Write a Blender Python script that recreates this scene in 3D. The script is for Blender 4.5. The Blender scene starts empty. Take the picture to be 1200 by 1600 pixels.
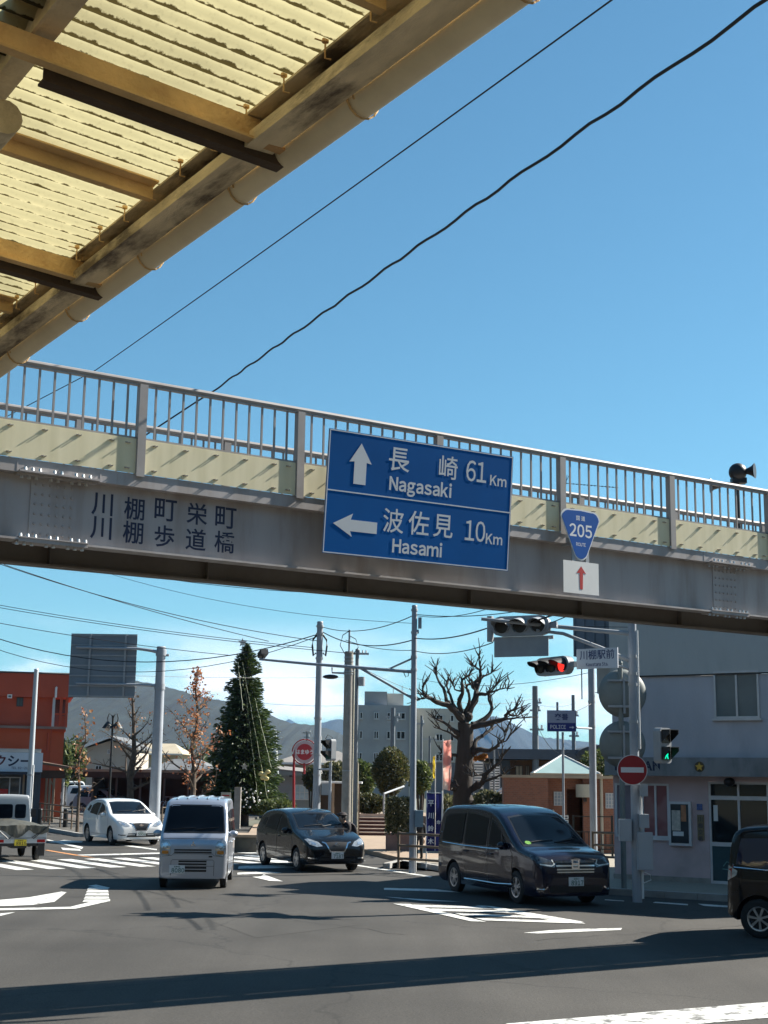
import bpy, bmesh, math, random
from mathutils import Vector, Matrix
from mathutils.bvhtree import BVHTree
import mathutils.geometry as mgeo
R = math.radians
SC = bpy.context.scene
COL = SC.collection
random.seed(7)

# ---------------------------------------------------------------- camera
FPX = 2190.0; EYE = 2.4; PITCH = math.atan(415/2190); ROLL = R(.77)
_u0 = Vector((0, -math.sin(PITCH), math.cos(PITCH))); _X = Vector((1, 0, 0))
CF = Vector((0, math.cos(PITCH), math.sin(PITCH)))
CR = _X*math.cos(ROLL) + _u0*math.sin(ROLL)
CU = _u0*math.cos(ROLL) - _X*math.sin(ROLL)
CP = Vector((0, 0, EYE))
cd = bpy.data.cameras.new('camera'); cam = bpy.data.objects.new('camera', cd); COL.objects.link(cam)
cd.sensor_fit = 'VERTICAL'; cd.sensor_height = 36; cd.sensor_width = 27; cd.lens = FPX/1600*36
cd.clip_start = .1; cd.clip_end = 20000
cam.matrix_world = Matrix(((CR.x, CU.x, -CF.x, CP.x), (CR.y, CU.y, -CF.y, CP.y), (CR.z, CU.z, -CF.z, CP.z), (0, 0, 0, 1)))
SC.camera = cam

# ---------------------------------------------------------------- sky, sun, exposure
SUNV = Vector((1.15, .55, 1.0)).normalized()          # towards the sun
SUN_EL = math.asin(SUNV.z); SUN_AZ = math.atan2(SUNV.x, SUNV.y)
w = bpy.data.worlds.new('World'); SC.world = w; w.use_nodes = True
nt = w.node_tree; nt.nodes.clear()
wo = nt.nodes.new('ShaderNodeOutputWorld'); bg = nt.nodes.new('ShaderNodeBackground')
sky = nt.nodes.new('ShaderNodeTexSky'); sky.sky_type = 'NISHITA'; sky.sun_disc = False
sky.sun_elevation = SUN_EL; sky.sun_rotation = SUN_AZ; sky.altitude = 0; sky.air_density = 1.0; sky.dust_density = .2; sky.ozone_density = 2.4
# low bank of soft cloud near the horizon
tc = nt.nodes.new('ShaderNodeTexCoord'); mp = nt.nodes.new('ShaderNodeMapping'); mp.inputs['Scale'].default_value = (6, 6, 16)
mp.inputs['Location'].default_value = (.3, 1.7, .9)
nz = nt.nodes.new('ShaderNodeTexNoise'); nz.inputs['Scale'].default_value = 1.0; nz.inputs['Detail'].default_value = 7; nz.inputs['Roughness'].default_value = .55
sx = nt.nodes.new('ShaderNodeSeparateXYZ')
zr = nt.nodes.new('ShaderNodeMapRange'); zr.interpolation_type = 'SMOOTHSTEP'
zr.inputs[1].default_value = .055; zr.inputs[2].default_value = .115; zr.inputs[3].default_value = 1; zr.inputs[4].default_value = 0
nr = nt.nodes.new('ShaderNodeMapRange'); nr.interpolation_type = 'SMOOTHSTEP'
nr.inputs[1].default_value = .40; nr.inputs[2].default_value = .60; nr.inputs[3].default_value = 0; nr.inputs[4].default_value = .85
mm = nt.nodes.new('ShaderNodeMath'); mm.operation = 'MULTIPLY'
mx = nt.nodes.new('ShaderNodeMixRGB'); mx.inputs[2].default_value = (12.0, 12.0, 12.4, 1)
L = nt.links.new
L(tc.outputs['Generated'], mp.inputs['Vector']); L(mp.outputs[0], nz.inputs['Vector']); L(tc.outputs['Generated'], sx.inputs[0])
L(sx.outputs['Z'], zr.inputs[0]); L(nz.outputs['Fac'], nr.inputs[0]); L(zr.outputs[0], mm.inputs[0]); L(nr.outputs[0], mm.inputs[1])
L(mm.outputs[0], mx.inputs[0]); tn = nt.nodes.new('ShaderNodeMixRGB'); tn.blend_type = 'MULTIPLY'; tn.inputs[0].default_value = 1; tn.inputs[2].default_value = (.625, .97, .96, 1); L(sky.outputs[0], tn.inputs[1]); L(tn.outputs[0], mx.inputs[1]); L(mx.outputs[0], bg.inputs['Color']); L(bg.outputs[0], wo.inputs['Surface'])
bg.inputs['Strength'].default_value = .053
sd = bpy.data.lights.new('sun', 'SUN'); sd.energy = 5.0; sd.angle = R(.53); sd.color = (1, .94, .84)
so = bpy.data.objects.new('sun', sd); COL.objects.link(so); so.location = (40, 20, 60)
so.rotation_euler = (-SUNV).to_track_quat('-Z', 'Y').to_euler()
SC.view_settings.view_transform = 'Standard'; SC.view_settings.look = 'None'; SC.view_settings.gamma = 1
SC.view_settings.exposure = 1.38
SC.render.engine = 'CYCLES'
SC.cycles.max_bounces = 6; SC.cycles.volume_bounces = 0; SC.cycles.transparent_max_bounces = 12

# ---------------------------------------------------------------- photo pixel -> world
def RAY(x, y): return CR*((x-600)/FPX) + CU*((800-y)/FPX) + CF
def G(x, y, z=0):                       # ground (or height z) under a photo pixel
    d = RAY(x, y); return CP + d*((z-EYE)/d.z)
def AT(x, y, Y):                        # point at depth Y
    d = RAY(x, y); return CP + d*(Y/d.y)
def ZT(x, y, Y): return AT(x, y, Y).z
def PPM(Y): return FPX/Y

# ---------------------------------------------------------------- materials
MATS = {}
def mat(name, col, rough=.6, metal=0, var=.12, scale=6, bump=0, bscale=40, coat=0, spec=None, dirt=None, dscale=2, damt=.5, emit=0, trans=0, stretch=(1, 1, 1), dlo=.48, dhi=.72):
    if name in MATS: return MATS[name]
    m = bpy.data.materials.new(name); m.use_nodes = True; t = m.node_tree; b = t.nodes['Principled BSDF']
    b.inputs['Roughness'].default_value = rough; b.inputs['Metallic'].default_value = metal
    if coat: b.inputs['Coat Weight'].default_value = coat; b.inputs['Coat Roughness'].default_value = .04
    if spec is not None: b.inputs['Specular IOR Level'].default_value = spec
    if trans: b.inputs['Transmission Weight'].default_value = trans
    c = (col[0], col[1], col[2], 1)
    tcn = t.nodes.new('ShaderNodeTexCoord'); mpn = t.nodes.new('ShaderNodeMapping'); mpn.inputs['Scale'].default_value = stretch
    t.links.new(tcn.outputs['Object'], mpn.inputs['Vector'])
    if var or dirt:
        n = t.nodes.new('ShaderNodeTexNoise'); n.inputs['Scale'].default_value = scale; n.inputs['Detail'].default_value = 5
        t.links.new(mpn.outputs[0], n.inputs['Vector'])
        r = t.nodes.new('ShaderNodeValToRGB'); r.color_ramp.elements[0].position = .3; r.color_ramp.elements[1].position = .7
        r.color_ramp.elements[0].color = tuple(max(0, v*(1-var)) for v in col)+(1,); r.color_ramp.elements[1].color = tuple(min(1, v*(1+var)) for v in col)+(1,)
        t.links.new(n.outputs['Fac'], r.inputs[0]); out = r.outputs[0]
        if dirt:
            n2 = t.nodes.new('ShaderNodeTexNoise'); n2.inputs['Scale'].default_value = dscale; n2.inputs['Detail'].default_value = 8; n2.inputs['Roughness'].default_value = .65
            t.links.new(mpn.outputs[0], n2.inputs['Vector'])
            r2 = t.nodes.new('ShaderNodeMapRange'); r2.inputs[1].default_value = dlo; r2.inputs[2].default_value = dhi; r2.inputs[4].default_value = damt
            t.links.new(n2.outputs['Fac'], r2.inputs[0])
            x = t.nodes.new('ShaderNodeMixRGB'); x.inputs[2].default_value = tuple(dirt)+(1,)
            t.links.new(r2.outputs[0], x.inputs[0]); t.links.new(out, x.inputs[1]); out = x.outputs[0]
        t.links.new(out, b.inputs['Base Color'])
    else: b.inputs['Base Color'].default_value = c
    if bump:
        n3 = t.nodes.new('ShaderNodeTexNoise'); n3.inputs['Scale'].default_value = bscale; n3.inputs['Detail'].default_value = 4
        t.links.new(mpn.outputs[0], n3.inputs['Vector'])
        bp = t.nodes.new('ShaderNodeBump'); bp.inputs['Strength'].default_value = bump; bp.inputs['Distance'].default_value = .02
        t.links.new(n3.outputs['Fac'], bp.inputs['Height']); t.links.new(bp.outputs[0], b.inputs['Normal'])
    if emit:
        b.inputs['Emission Color'].default_value = c; b.inputs['Emission Strength'].default_value = emit
    MATS[name] = m; return m

# ---------------------------------------------------------------- mesh builder
class MB:
    def __init__(s): s.v = []; s.f = []; s.mi = []; s.m = 0
    def add(s, vs, fs):
        o = len(s.v); s.v += [Vector(p) for p in vs]
        for f in fs: s.f.append([o+i for i in f]); s.mi.append(s.m)
        return s
    def box(s, x0, x1, y0, y1, z0, z1, M=None):
        vs = [Vector(p) for p in ((x0,y0,z0),(x1,y0,z0),(x1,y1,z0),(x0,y1,z0),(x0,y0,z1),(x1,y0,z1),(x1,y1,z1),(x0,y1,z1))]
        if M is not None: vs = [M @ p for p in vs]
        return s.add(vs, [(0,3,2,1),(4,5,6,7),(0,1,5,4),(1,2,6,5),(2,3,7,6),(3,0,4,7)])
    def tube(s, pts, r, n=8, caps=True):
        pts = [Vector(p) for p in pts]; k = len(pts)
        rs = r if isinstance(r, (list, tuple)) else [r]*k
        rings = []; ref = None
        for i, p in enumerate(pts):
            d = (pts[min(i+1, k-1)]-pts[max(i-1, 0)])
            if d.length < 1e-9: d = Vector((0, 0, 1))
            d.normalize()
            if ref is None: ref = Vector((0, 0, 1)) if abs(d.z) < .9 else Vector((1, 0, 0))
            a = d.cross(ref); 
            if a.length < 1e-6: a = d.cross(Vector((0, 1, 0)))
            a.normalize(); b2 = d.cross(a); ref = -b2 if False else ref
            rings.append([p + (a*math.cos(2*math.pi*j/n) + b2*math.sin(2*math.pi*j/n))*rs[i] for j in range(n)])
        vs = [q for g in rings for q in g]; fs = []
        for i in range(k-1):
            for j in range(n):
                j2 = (j+1) % n; fs.append((i*n+j, (i+1)*n+j, (i+1)*n+j2, i*n+j2))
        if caps: fs.append(tuple(range(n))); fs.append(tuple((k-1)*n+j for j in reversed(range(n))))
        return s.add(vs, fs)
    def cyl(s, p0, p1, r0, r1=None, n=16): return s.tube([p0, p1], [r0, r0 if r1 is None else r1], n)
    def prism(s, poly, M, depth):        # 2-D outline in the xy plane of M, extruded along M's z
        n = len(poly); vs = [M @ Vector((p[0], p[1], 0)) for p in poly] + [M @ Vector((p[0], p[1], depth)) for p in poly]
        fs = [tuple(reversed(range(n))), tuple(range(n, 2*n))] + [(i, (i+1) % n, n+(i+1) % n, n+i) for i in range(n)]
        return s.add(vs, fs)
    def quad(s, *p): return s.add(p, [tuple(range(len(p)))])
    def sphere(s, c, r, nu=12, nv=8, sc=(1, 1, 1)):
        c = Vector(c); vs = []; fs = []
        for i in range(nv+1):
            th = math.pi*i/nv
            for j in range(nu):
                ph = 2*math.pi*j/nu
                vs.append(c + Vector((r*sc[0]*math.sin(th)*math.cos(ph), r*sc[1]*math.sin(th)*math.sin(ph), r*sc[2]*math.cos(th))))
        for i in range(nv):
            for j in range(nu):
                j2 = (j+1) % nu; fs.append((i*nu+j, (i+1)*nu+j, (i+1)*nu+j2, i*nu+j2))
        return s.add(vs, fs)
    def mesh(s, name, mats, smooth=False, ang=35):
        me = bpy.data.meshes.new(name); me.from_pydata([tuple(p) for p in s.v], [], s.f)
        for m in (mats if isinstance(mats, (list, tuple)) else [mats]): me.materials.append(m)
        if any(s.mi): me.polygons.foreach_set('material_index', s.mi)
        if smooth:
            me.polygons.foreach_set('use_smooth', [True]*len(me.polygons)); me.set_sharp_from_angle(angle=R(ang))
        me.update(); return me

def tag(o, label=None, cat=None, group=None, kind=None):
    if label: o['label'] = label
    if cat: o['category'] = cat
    if group: o['group'] = group
    if kind: o['kind'] = kind
    return o
def thing(name, label, cat, loc=(0, 0, 0), rz=0, group=None):
    o = bpy.data.objects.new(name, None); o.empty_display_size = .3; COL.objects.link(o)
    o.location = loc; o.rotation_euler = (0, 0, rz); return tag(o, label, cat, group)
def part(name, mb, mats, parent=None, label=None, smooth=False, ang=35, kind=None):
    me = mb if isinstance(mb, bpy.types.Mesh) else mb.mesh(name, mats, smooth, ang)
    o = bpy.data.objects.new(name, me); COL.objects.link(o); o.parent = parent
    if label: o['label'] = label
    if kind: o['kind'] = kind
    return o
def solo(name, mb, mats, label, cat, group=None, smooth=False, ang=35, kind=None):   # one-mesh thing built in world space; origin moved to its base
    xs = [p.x for p in mb.v]; ys = [p.y for p in mb.v]; z0 = min(p.z for p in mb.v)
    c = Vector(((min(xs)+max(xs))/2, (min(ys)+max(ys))/2, z0))
    mb.v = [p-c for p in mb.v]
    o = part(name, mb, mats, None, smooth=smooth, ang=ang); o.location = c
    return tag(o, label, cat, group, kind)
def kids(o): return [c for c in bpy.data.objects if c.parent == o]
def copy_tree(o, parent=None):
    c = o.copy(); COL.objects.link(c); c.parent = parent
    for k in kids(o): copy_tree(k, c)
    return c

# lettering: built-in font turned into mesh; lies in the xz plane facing -y, centred, height h of the glyph box
def letters(txt, h, bold=0, sx=1.0):
    cu = bpy.data.curves.new('t', 'FONT'); cu.body = txt; cu.size = 1; cu.offset = bold; cu.extrude = 0; cu.resolution_u = 3
    cu.align_x = 'CENTER'; o = bpy.data.objects.new('t', cu); COL.objects.link(o)
    dg = bpy.context.evaluated_depsgraph_get(); me = bpy.data.meshes.new_from_object(o.evaluated_get(dg))
    bpy.data.objects.remove(o); bpy.data.curves.remove(cu)
    xs = [v.co.x for v in me.vertices]; ys = [v.co.y for v in me.vertices]
    k = h/max(1e-6, (max(ys)-min(ys))); cx = (min(xs)+max(xs))/2; cy = (min(ys)+max(ys))/2
    mb = MB(); n = len(me.vertices)
    vs = [Vector(((v.co.x-cx)*k*sx, 0, (v.co.y-cy)*k)) for v in me.vertices]
    mb.add(vs, [tuple(p.vertices) for p in me.polygons])
    bpy.data.meshes.remove(me); return mb
def latin(txt, h, bold=0, sx=1.0, gap=.07):      # plain grotesque capitals and small letters, set one by one; h = cap height
    r = MB(); x = 0
    for ch in txt:
        if ch == ' ': x += .28; continue
        full = chr(ord(ch)+0xFEE0)
        cu = bpy.data.curves.new('t', 'FONT'); cu.body = full; cu.size = 1; cu.offset = bold; cu.resolution_u = 3
        o = bpy.data.objects.new('t', cu); COL.objects.link(o)
        dg = bpy.context.evaluated_depsgraph_get(); me = bpy.data.meshes.new_from_object(o.evaluated_get(dg))
        bpy.data.objects.remove(o); bpy.data.curves.remove(cu)
        xs = [v.co.x for v in me.vertices]; x0, x1 = min(xs), max(xs)
        r.add([(x+v.co.x-x0, 0, v.co.y) for v in me.vertices], [tuple(p.vertices) for p in me.polygons])
        x += x1-x0+gap; bpy.data.meshes.remove(me)
    k = h/.73; w_ = x-gap
    r.v = [Vector(((p.x-w_/2)*k*sx, 0, (p.z-.36)*k)) for p in r.v]
    return r
def moved(mb, M):
    mb.v = [M @ p for p in mb.v]; return mb
def join(*mbs):
    r = MB()
    for m in mbs:
        o = len(r.v); r.v += m.v; r.f += [[i+o for i in f] for f in m.f]; r.mi += m.mi
    return r
T = Matrix.Translation
def RZ(a): return Matrix.Rotation(a, 4, 'Z')
def RX(a): return Matrix.Rotation(a, 4, 'X')
def RY(a): return Matrix.Rotation(a, 4, 'Y')

# shared materials
galv = mat('galvanised_steel', (.36, .38, .40), .5, .3, .15, 3, dirt=(.22, .22, .22), damt=.4)
polegrey = mat('pole_grey_paint', (.30, .33, .37), .5, 0, .1, 2, dirt=(.18, .19, .2), dscale=1.5, damt=.35)
white = mat('white_paint', (.72, .72, .70), .5, 0, .06, 4, dirt=(.45, .44, .4), damt=.3)
black = mat('black_plastic', (.015, .015, .017), .45, 0, .2, 5)
wirem = mat('cable_rubber', (.012, .012, .015), .6, 0, .2, 5)
steel = mat('bright_steel', (.6, .6, .6), .25, 1, .05, 5)
concrete = mat('concrete', (.30, .28, .25), .85, 0, .15, 5, bump=.3, dirt=(.16, .15, .13), damt=.5)
# ================================================================= ground, road, pavements, markings, hills
def asphalt_mat(name, col, grain=.55, stains=True):
    m = bpy.data.materials.new(name); m.use_nodes = True; t = m.node_tree; b = t.nodes['Principled BSDF']; l = t.links.new
    b.inputs['Roughness'].default_value = .85; b.inputs['Specular IOR Level'].default_value = .3
    tcn = t.nodes.new('ShaderNodeTexCoord'); P = tcn.outputs['Object']
    n1 = t.nodes.new('ShaderNodeTexNoise'); n1.inputs['Scale'].default_value = 38; n1.inputs['Detail'].default_value = 6; n1.inputs['Roughness'].default_value = .7; l(P, n1.inputs['Vector'])
    n2 = t.nodes.new('ShaderNodeTexNoise'); n2.inputs['Scale'].default_value = .35; n2.inputs['Detail'].default_value = 6; l(P, n2.inputs['Vector'])
    mp2 = t.nodes.new('ShaderNodeMapping'); mp2.inputs['Rotation'].default_value = (0, 0, R(33)); mp2.inputs['Scale'].default_value = (1.1, .06, 1); l(P, mp2.inputs['Vector'])
    n3 = t.nodes.new('ShaderNodeTexNoise'); n3.inputs['Scale'].default_value = 1.0; n3.inputs['Detail'].default_value = 4; l(mp2.outputs[0], n3.inputs['Vector'])
    vo = t.nodes.new('ShaderNodeTexVoronoi'); vo.feature = 'DISTANCE_TO_EDGE'; vo.inputs['Scale'].default_value = .16
    wn = t.nodes.new('ShaderNodeTexNoise'); wn.inputs['Scale'].default_value = 1.2; wn.inputs['Detail'].default_value = 6; l(P, wn.inputs['Vector'])
    ad = t.nodes.new('ShaderNodeMixRGB'); ad.blend_type = 'ADD'; ad.inputs[0].default_value = .9; l(P, ad.inputs[1]); l(wn.outputs['Color'], ad.inputs[2]); l(ad.outputs[0], vo.inputs['Vector'])
    cr = t.nodes.new('ShaderNodeMapRange'); cr.inputs[1].default_value = .0; cr.inputs[2].default_value = .006; cr.inputs[3].default_value = .45; cr.inputs[4].default_value = 0; l(vo.outputs['Distance'], cr.inputs[0])
    r1 = t.nodes.new('ShaderNodeMapRange'); r1.inputs[1].default_value = .25; r1.inputs[2].default_value = .75; r1.inputs[3].default_value = 1-grain; r1.inputs[4].default_value = 1+grain; l(n1.outputs['Fac'], r1.inputs[0])
    r2 = t.nodes.new('ShaderNodeMapRange'); r2.inputs[1].default_value = .3; r2.inputs[2].default_value = .7; r2.inputs[3].default_value = .78; r2.inputs[4].default_value = 1.18; l(n2.outputs['Fac'], r2.inputs[0])
    r3 = t.nodes.new('ShaderNodeMapRange'); r3.inputs[1].default_value = .35; r3.inputs[2].default_value = .7; r3.inputs[3].default_value = 1.1; r3.inputs[4].default_value = .82; l(n3.outputs['Fac'], r3.inputs[0])
    m1 = t.nodes.new('ShaderNodeMath'); m1.operation = 'MULTIPLY'; l(r1.outputs[0], m1.inputs[0]); l(r2.outputs[0], m1.inputs[1])
    m2 = t.nodes.new('ShaderNodeMath'); m2.operation = 'MULTIPLY'; l(m1.outputs[0], m2.inputs[0]); l(r3.outputs[0], m2.inputs[1])
    vm = t.nodes.new('ShaderNodeVectorMath'); vm.operation = 'SCALE'; vm.inputs[0].default_value = col; l(m2.outputs[0], vm.inputs['Scale'])
    mxx = t.nodes.new('ShaderNodeMixRGB'); mxx.inputs[2].default_value = (.012, .012, .012, 1); l(cr.outputs[0], mxx.inputs[0]); l(vm.outputs[0], mxx.inputs[1]); l(mxx.outputs[0], b.inputs['Base Color'])
    bp = t.nodes.new('ShaderNodeBump'); bp.inputs['Strength'].default_value = .6; bp.inputs['Distance'].default_value = .01; l(n1.outputs['Fac'], bp.inputs['Height']); l(bp.outputs[0], b.inputs['Normal'])
    return m
road_m = asphalt_mat('road_asphalt', (.051, .048, .0435))
lot_m = asphalt_mat('car_park_asphalt', (.10, .095, .085))
earth_m = mat('distant_ground', (.10, .10, .07), .9, 0, .3, .02)
def sheet(name, pts, z, m, h=None):
    mb = MB(); n = len(pts)
    if h is None: mb.quad(*[(p[0], p[1], z) for p in pts])
    else: mb.prism([(p[0], p[1]) for p in pts], T((0, 0, z)), h)
    o = part(name, mb, m); o['kind'] = 'structure'; return o
def px(l, z=0): return [G(x, y, z) for x, y in l]
gm = MB(); S = 9000; gm.quad((-S, -900, 0), (S, -900, 0), (S, S, 0), (-S, S, 0))
tag(part('ground', gm, earth_m), kind='structure')
sheet('road', [(-60, -12), (40, -12), (40, 70), (-60, 70)], .004, road_m)
# station forecourt: car park on the left, tan plaza, kerbed island and pavement on the right
tan_m = mat('tan_paving', (.30, .225, .16), .85, 0, .12, 3, bump=.2, dirt=(.2, .15, .11), damt=.4)
pave_m = mat('pavement_concrete', (.28, .25, .20), .85, 0, .15, 2, bump=.25, dirt=(.17, .15, .12), damt=.5)
kerb_m = mat('kerb_concrete', (.33, .32, .30), .8, 0, .12, 3, dirt=(.15, .15, .14), damt=.5)
sheet('forecourt', [tuple(p)[:2] for p in px([(-260, 1287), (20, 1287), (130, 1307), (262, 1306), (300, 1306)])] + [(-6.2, 110), (-60, 110)], .004, lot_m, .11)
sheet('plaza', [tuple(p)[:2] for p in px([(372, 1331), (560, 1331), (640, 1350), (680, 1356), (960, 1352)])] + [(9, 70), (-6.1, 70)], .004, tan_m, .115)
sheet('pavement', [tuple(p)[:2] for p in px([(598, 1356), (624, 1349.5), (676, 1357), (760, 1374), (945, 1396), (1200, 1411), (1500, 1424)])] + [(24, 40), (24, 60), (6, 60), (2.3, 43)], .006, pave_m, .12)
kb = MB()
def kerb_run(pts):
    for a, b in zip(pts, pts[1:]):
        a = Vector((a.x, a.y, 0)); b = Vector((b.x, b.y, 0)); d = (b-a); Ln = d.length; d.normalize(); ang = math.atan2(d.y, d.x)
        n = max(1, int(Ln/.6)); M = T(a) @ RZ(ang)
        for i in range(n): kb.box(Ln*i/n+.006, Ln*(i+1)/n-.006, -.16, -.003, .0, .14, M)
kerb_run(px([(598, 1357.5), (624, 1351), (676, 1358), (760, 1375), (945, 1397), (1200, 1412), (1500, 1425)]))
kerb_run(px([(-260, 1288), (20, 1288), (130, 1308), (262, 1307), (300, 1307)]))
tag(part('kerb', kb, kerb_m), kind='structure')

# painted markings: worn white thermoplastic
def paint_mat(name, col, wear, dlo=.55):
    m = mat(name, col, .7, 0, .08, 6, dirt=(.07, .07, .065), dscale=5, damt=wear, dlo=dlo, dhi=dlo+.10); return m
paint = paint_mat('road_paint_white', (.56, .56, .53), .85); paint_new = paint_mat('road_paint_fresh', (.80, .80, .78), .35); paint_o = paint_mat('road_paint_orange', (.55, .24, .08), .8)
mk = MB()
MKZ = [0]
def mz(): MKZ[0] += 1; return .009 + .0016*(MKZ[0] % 4)
def mark(l):
    z = mz(); mk.quad(*[(p.x, p.y, z) for p in px(l)])
def shrink_line(a, b, w): 
    d = (b-a).normalized(); n = Vector((-d.y, d.x, 0))*w/2; mk.quad(*[(q.x, q.y, .010) for q in (a-n, b-n, b+n, a+n)])
# zebra crossing: parallel bars, left run
A0, A1 = G(55, 1344), G(138, 1357); bar = A1-A0
across = (G(143, 1342)-G(55, 1344))/2
for i in range(-4, 11):
    o = A0 + across*i; n = across*.27
    if i in (-4, -3): continue
    mk.quad(*[(q.x, q.y, .010) for q in (o-n, o+bar-n, o+bar+n, o+n)])
# second crossing far left and beyond the van on the right
for a, b, c, d in (((371, 1330), (440, 1334), (440, 1337), (371, 1333)), ((371, 1338), (450, 1346), (450, 1350), (371, 1342)), ((373, 1354), (436, 1352), (470, 1357), (372, 1358)), ((371, 1364), (418, 1362), (440, 1364.5), (371, 1367))):
    mark([a, b, c, d])
mark([(72, 1313), (75, 1312), (130, 1324), (128, 1327)]); mark([(95, 1325), (124, 1327), (127, 1330), (98, 1328.5)])
mark([(75, 1317), (100, 1313), (130, 1315), (128, 1317)])
mark([(120, 1336), (250, 1332.5), (250, 1334.5), (122, 1338)])
mark([(180, 1318), (245, 1327), (245, 1329), (170, 1319)])
# stop lines / lane arrows in front
mark([(0, 1417), (50, 1415), (85, 1410), (104, 1395), (96, 1394), (45, 1403), (0, 1407)])
mark([(-20, 1421), (110, 1418), (150, 1408), (172, 1406), (172, 1409), (118, 1421), (-20, 1424)])
mark([(0, 1428), (24, 1426), (0, 1432)])
for k in range(5):
    y0 = 1387 + k*4.8; mark([(139-k*1.8, y0), (168+k*.6, y0), (169+k*.6, y0+3.6), (136-k*1.8, y0+3.6)])
mark([(137, 1385), (150, 1383), (172, 1388), (168, 1390)])
mark([(394, 1371), (408, 1370), (412, 1367), (442, 1378), (420, 1377), (412, 1375)])
mark([(556, 1353), (560, 1352), (676, 1370), (672, 1371.5)])
mark([(600, 1388), (680, 1390), (720, 1395), (600, 1391)])
mark([(600, 1402), (660, 1406), (722, 1410), (660, 1408.5)])
# hatched box
mark([(614, 1413), (640, 1413.5), (760, 1441.5), (735, 1440.5)])
for k, (xa, ya, xb, yb) in enumerate(((640, 1414, 762, 1417.5), (672, 1420.3, 816, 1424.5), (708, 1427.5, 868, 1433.5), (742, 1435.5, 905, 1441))):
    mark([(xa, ya), (xb, yb), (xb+10, yb+3.4), (xa+16, ya+3.8)])
mark([(742, 1415), (768, 1416.5), (912, 1441), (880, 1443)])
mark([(818, 1458.5), (860, 1454.5), (900, 1452.5), (972, 1451), (970, 1454), (890, 1457.5), (842, 1459.5)])
mark([(1024, 1410), (1075, 1413.5), (1075, 1415.5), (1020, 1411.5)]); mark([(1090, 1413), (1140, 1416.5), (1140, 1419), (1100, 1416.5)])
mark([(945, 1406), (975, 1408), (975, 1409), (945, 1407)])
a, b = G(790, 1601), G(1260, 1562); d = (b-a).normalized(); n = Vector((d.y, -d.x, 0))*.8
tag(part('lane_marking', mk, paint), kind='structure')
m2 = MB(); m2.quad(*[(q.x, q.y, .010) for q in (a, b, b+n, a+n)])
tag(part('stop_line', m2, paint_mat('road_paint_worn', (.56, .56, .54), .9, .50)), kind='structure')
m3 = MB(); m3.quad(*[(q.x, q.y, .010) for q in px([(70, 1329), (75, 1328.5), (150, 1341), (120, 1337.5)])])
tag(part('orange_line', m3, paint_o), kind='structure')

# repairs, cracks, covers
pt = MB()
def patch_px(l, z): pt.quad(*[(p.x, p.y, z) for p in px(l)])
patch_px([(330, 1440), (470, 1424), (560, 1446), (400, 1466)], .0062); patch_px([(760, 1496), (990, 1480), (1100, 1504), (860, 1524)], .0064)
tag(part('asphalt_repair', pt, asphalt_mat('repair_asphalt', (.058, .055, .050), .3)), kind='structure')
ck = MB(); rc_ = random.Random(5)
for a, c in (((350, 1424), (640, 1462)), ((840, 1470), (1180, 1446))):
    p, q = G(*a), G(*c); n = 24; L_ = [p+(q-p)*i/n+Vector((rc_.uniform(-.07, .07), rc_.uniform(-.12, .12), 0)) for i in range(n+1)]
    for u, v in zip(L_, L_[1:]):
        d_ = (v-u).normalized(); m_ = Vector((-d_.y, d_.x, 0))*rc_.uniform(.004, .009); ck.quad(*[(w2.x, w2.y, .0078) for w2 in (u-m_, v-m_, v+m_, u+m_)])
tag(part('road_crack', ck, mat('crack_tar', (.018, .017, .016), .8, 0, .2, 9)), kind='structure')
# mountains: real ridges far off
def hill(name, pts, Y, depth, m, base=1240, rough=.03, seed=1):
    rnd = random.Random(seed); mb = MB(); prof = []
    for (x0, y0), (x1, y1) in zip(pts, pts[1:]):
        n = max(2, int(abs(x1-x0)/5))
        for i in range(n):
            t = i/n; prof.append((x0+(x1-x0)*t, y0+(y1-y0)*t + rnd.uniform(-1, 1)*rough*30))
    prof.append(pts[-1]); rows = []
    for k, (dy, hz) in enumerate(((-depth, 0), (-depth*.75, .22), (-depth*.5, .47), (-depth*.25, .74), (0, 1), (depth*.5, .5), (depth, 0))):
        row = []
        for x, y in prof:
            p = AT(x, y, Y); hh = max(2, p.z); z = -1 if hz == 0 else hh*hz*(1 if hz == 1 else 1+rnd.uniform(-.04, .04))
            row.append(Vector((p.x + (rnd.uniform(-.1, .1)*depth*.06 if hz not in (0, 1) else 0), p.y+dy, z)))
        rows.append(row)
    n = len(prof); vs = [p for r in rows for p in r]
    mb.add(vs, [(i*n+j, i*n+j+1, (i+1)*n+j+1, (i+1)*n+j) for i in range(len(rows)-1) for j in range(n-1)])
    return tag(part(name, mb, m, smooth=True, ang=180), kind='structure')
forest = mat('forest_hillside', (.006, .011, .009), .95, 0, .55, .05, bump=.0, dirt=(.014, .019, .012), dscale=.012, damt=.7)
hill('hill', [(-260, 1075), (-60, 1062), (60, 1060), (112, 1064), (160, 1068), (210, 1063), (250, 1070), (285, 1080), (330, 1092), (372, 1098), (405, 1108), (432, 1122), (455, 1130), (490, 1133), (520, 1141), (545, 1152), (580, 1172), (640, 1212)], 1500, 620, forest, seed=3)
hill('far_hill', [(430, 1180), (452, 1136), (470, 1150), (500, 1130), (532, 1123), (560, 1130), (600, 1150), (650, 1164), (690, 1160), (720, 1140), (745, 1128), (768, 1119), (790, 1124), (822, 1141), (850, 1152), (890, 1156), (940, 1163), (1100, 1180), (1400, 1215)], 4600, 1500, forest, seed=5)
hill('farthest_hill', [(420, 1190), (438, 1134), (451, 1123), (466, 1131), (500, 1160), (520, 1195)], 6800, 800, forest, seed=6)

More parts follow.
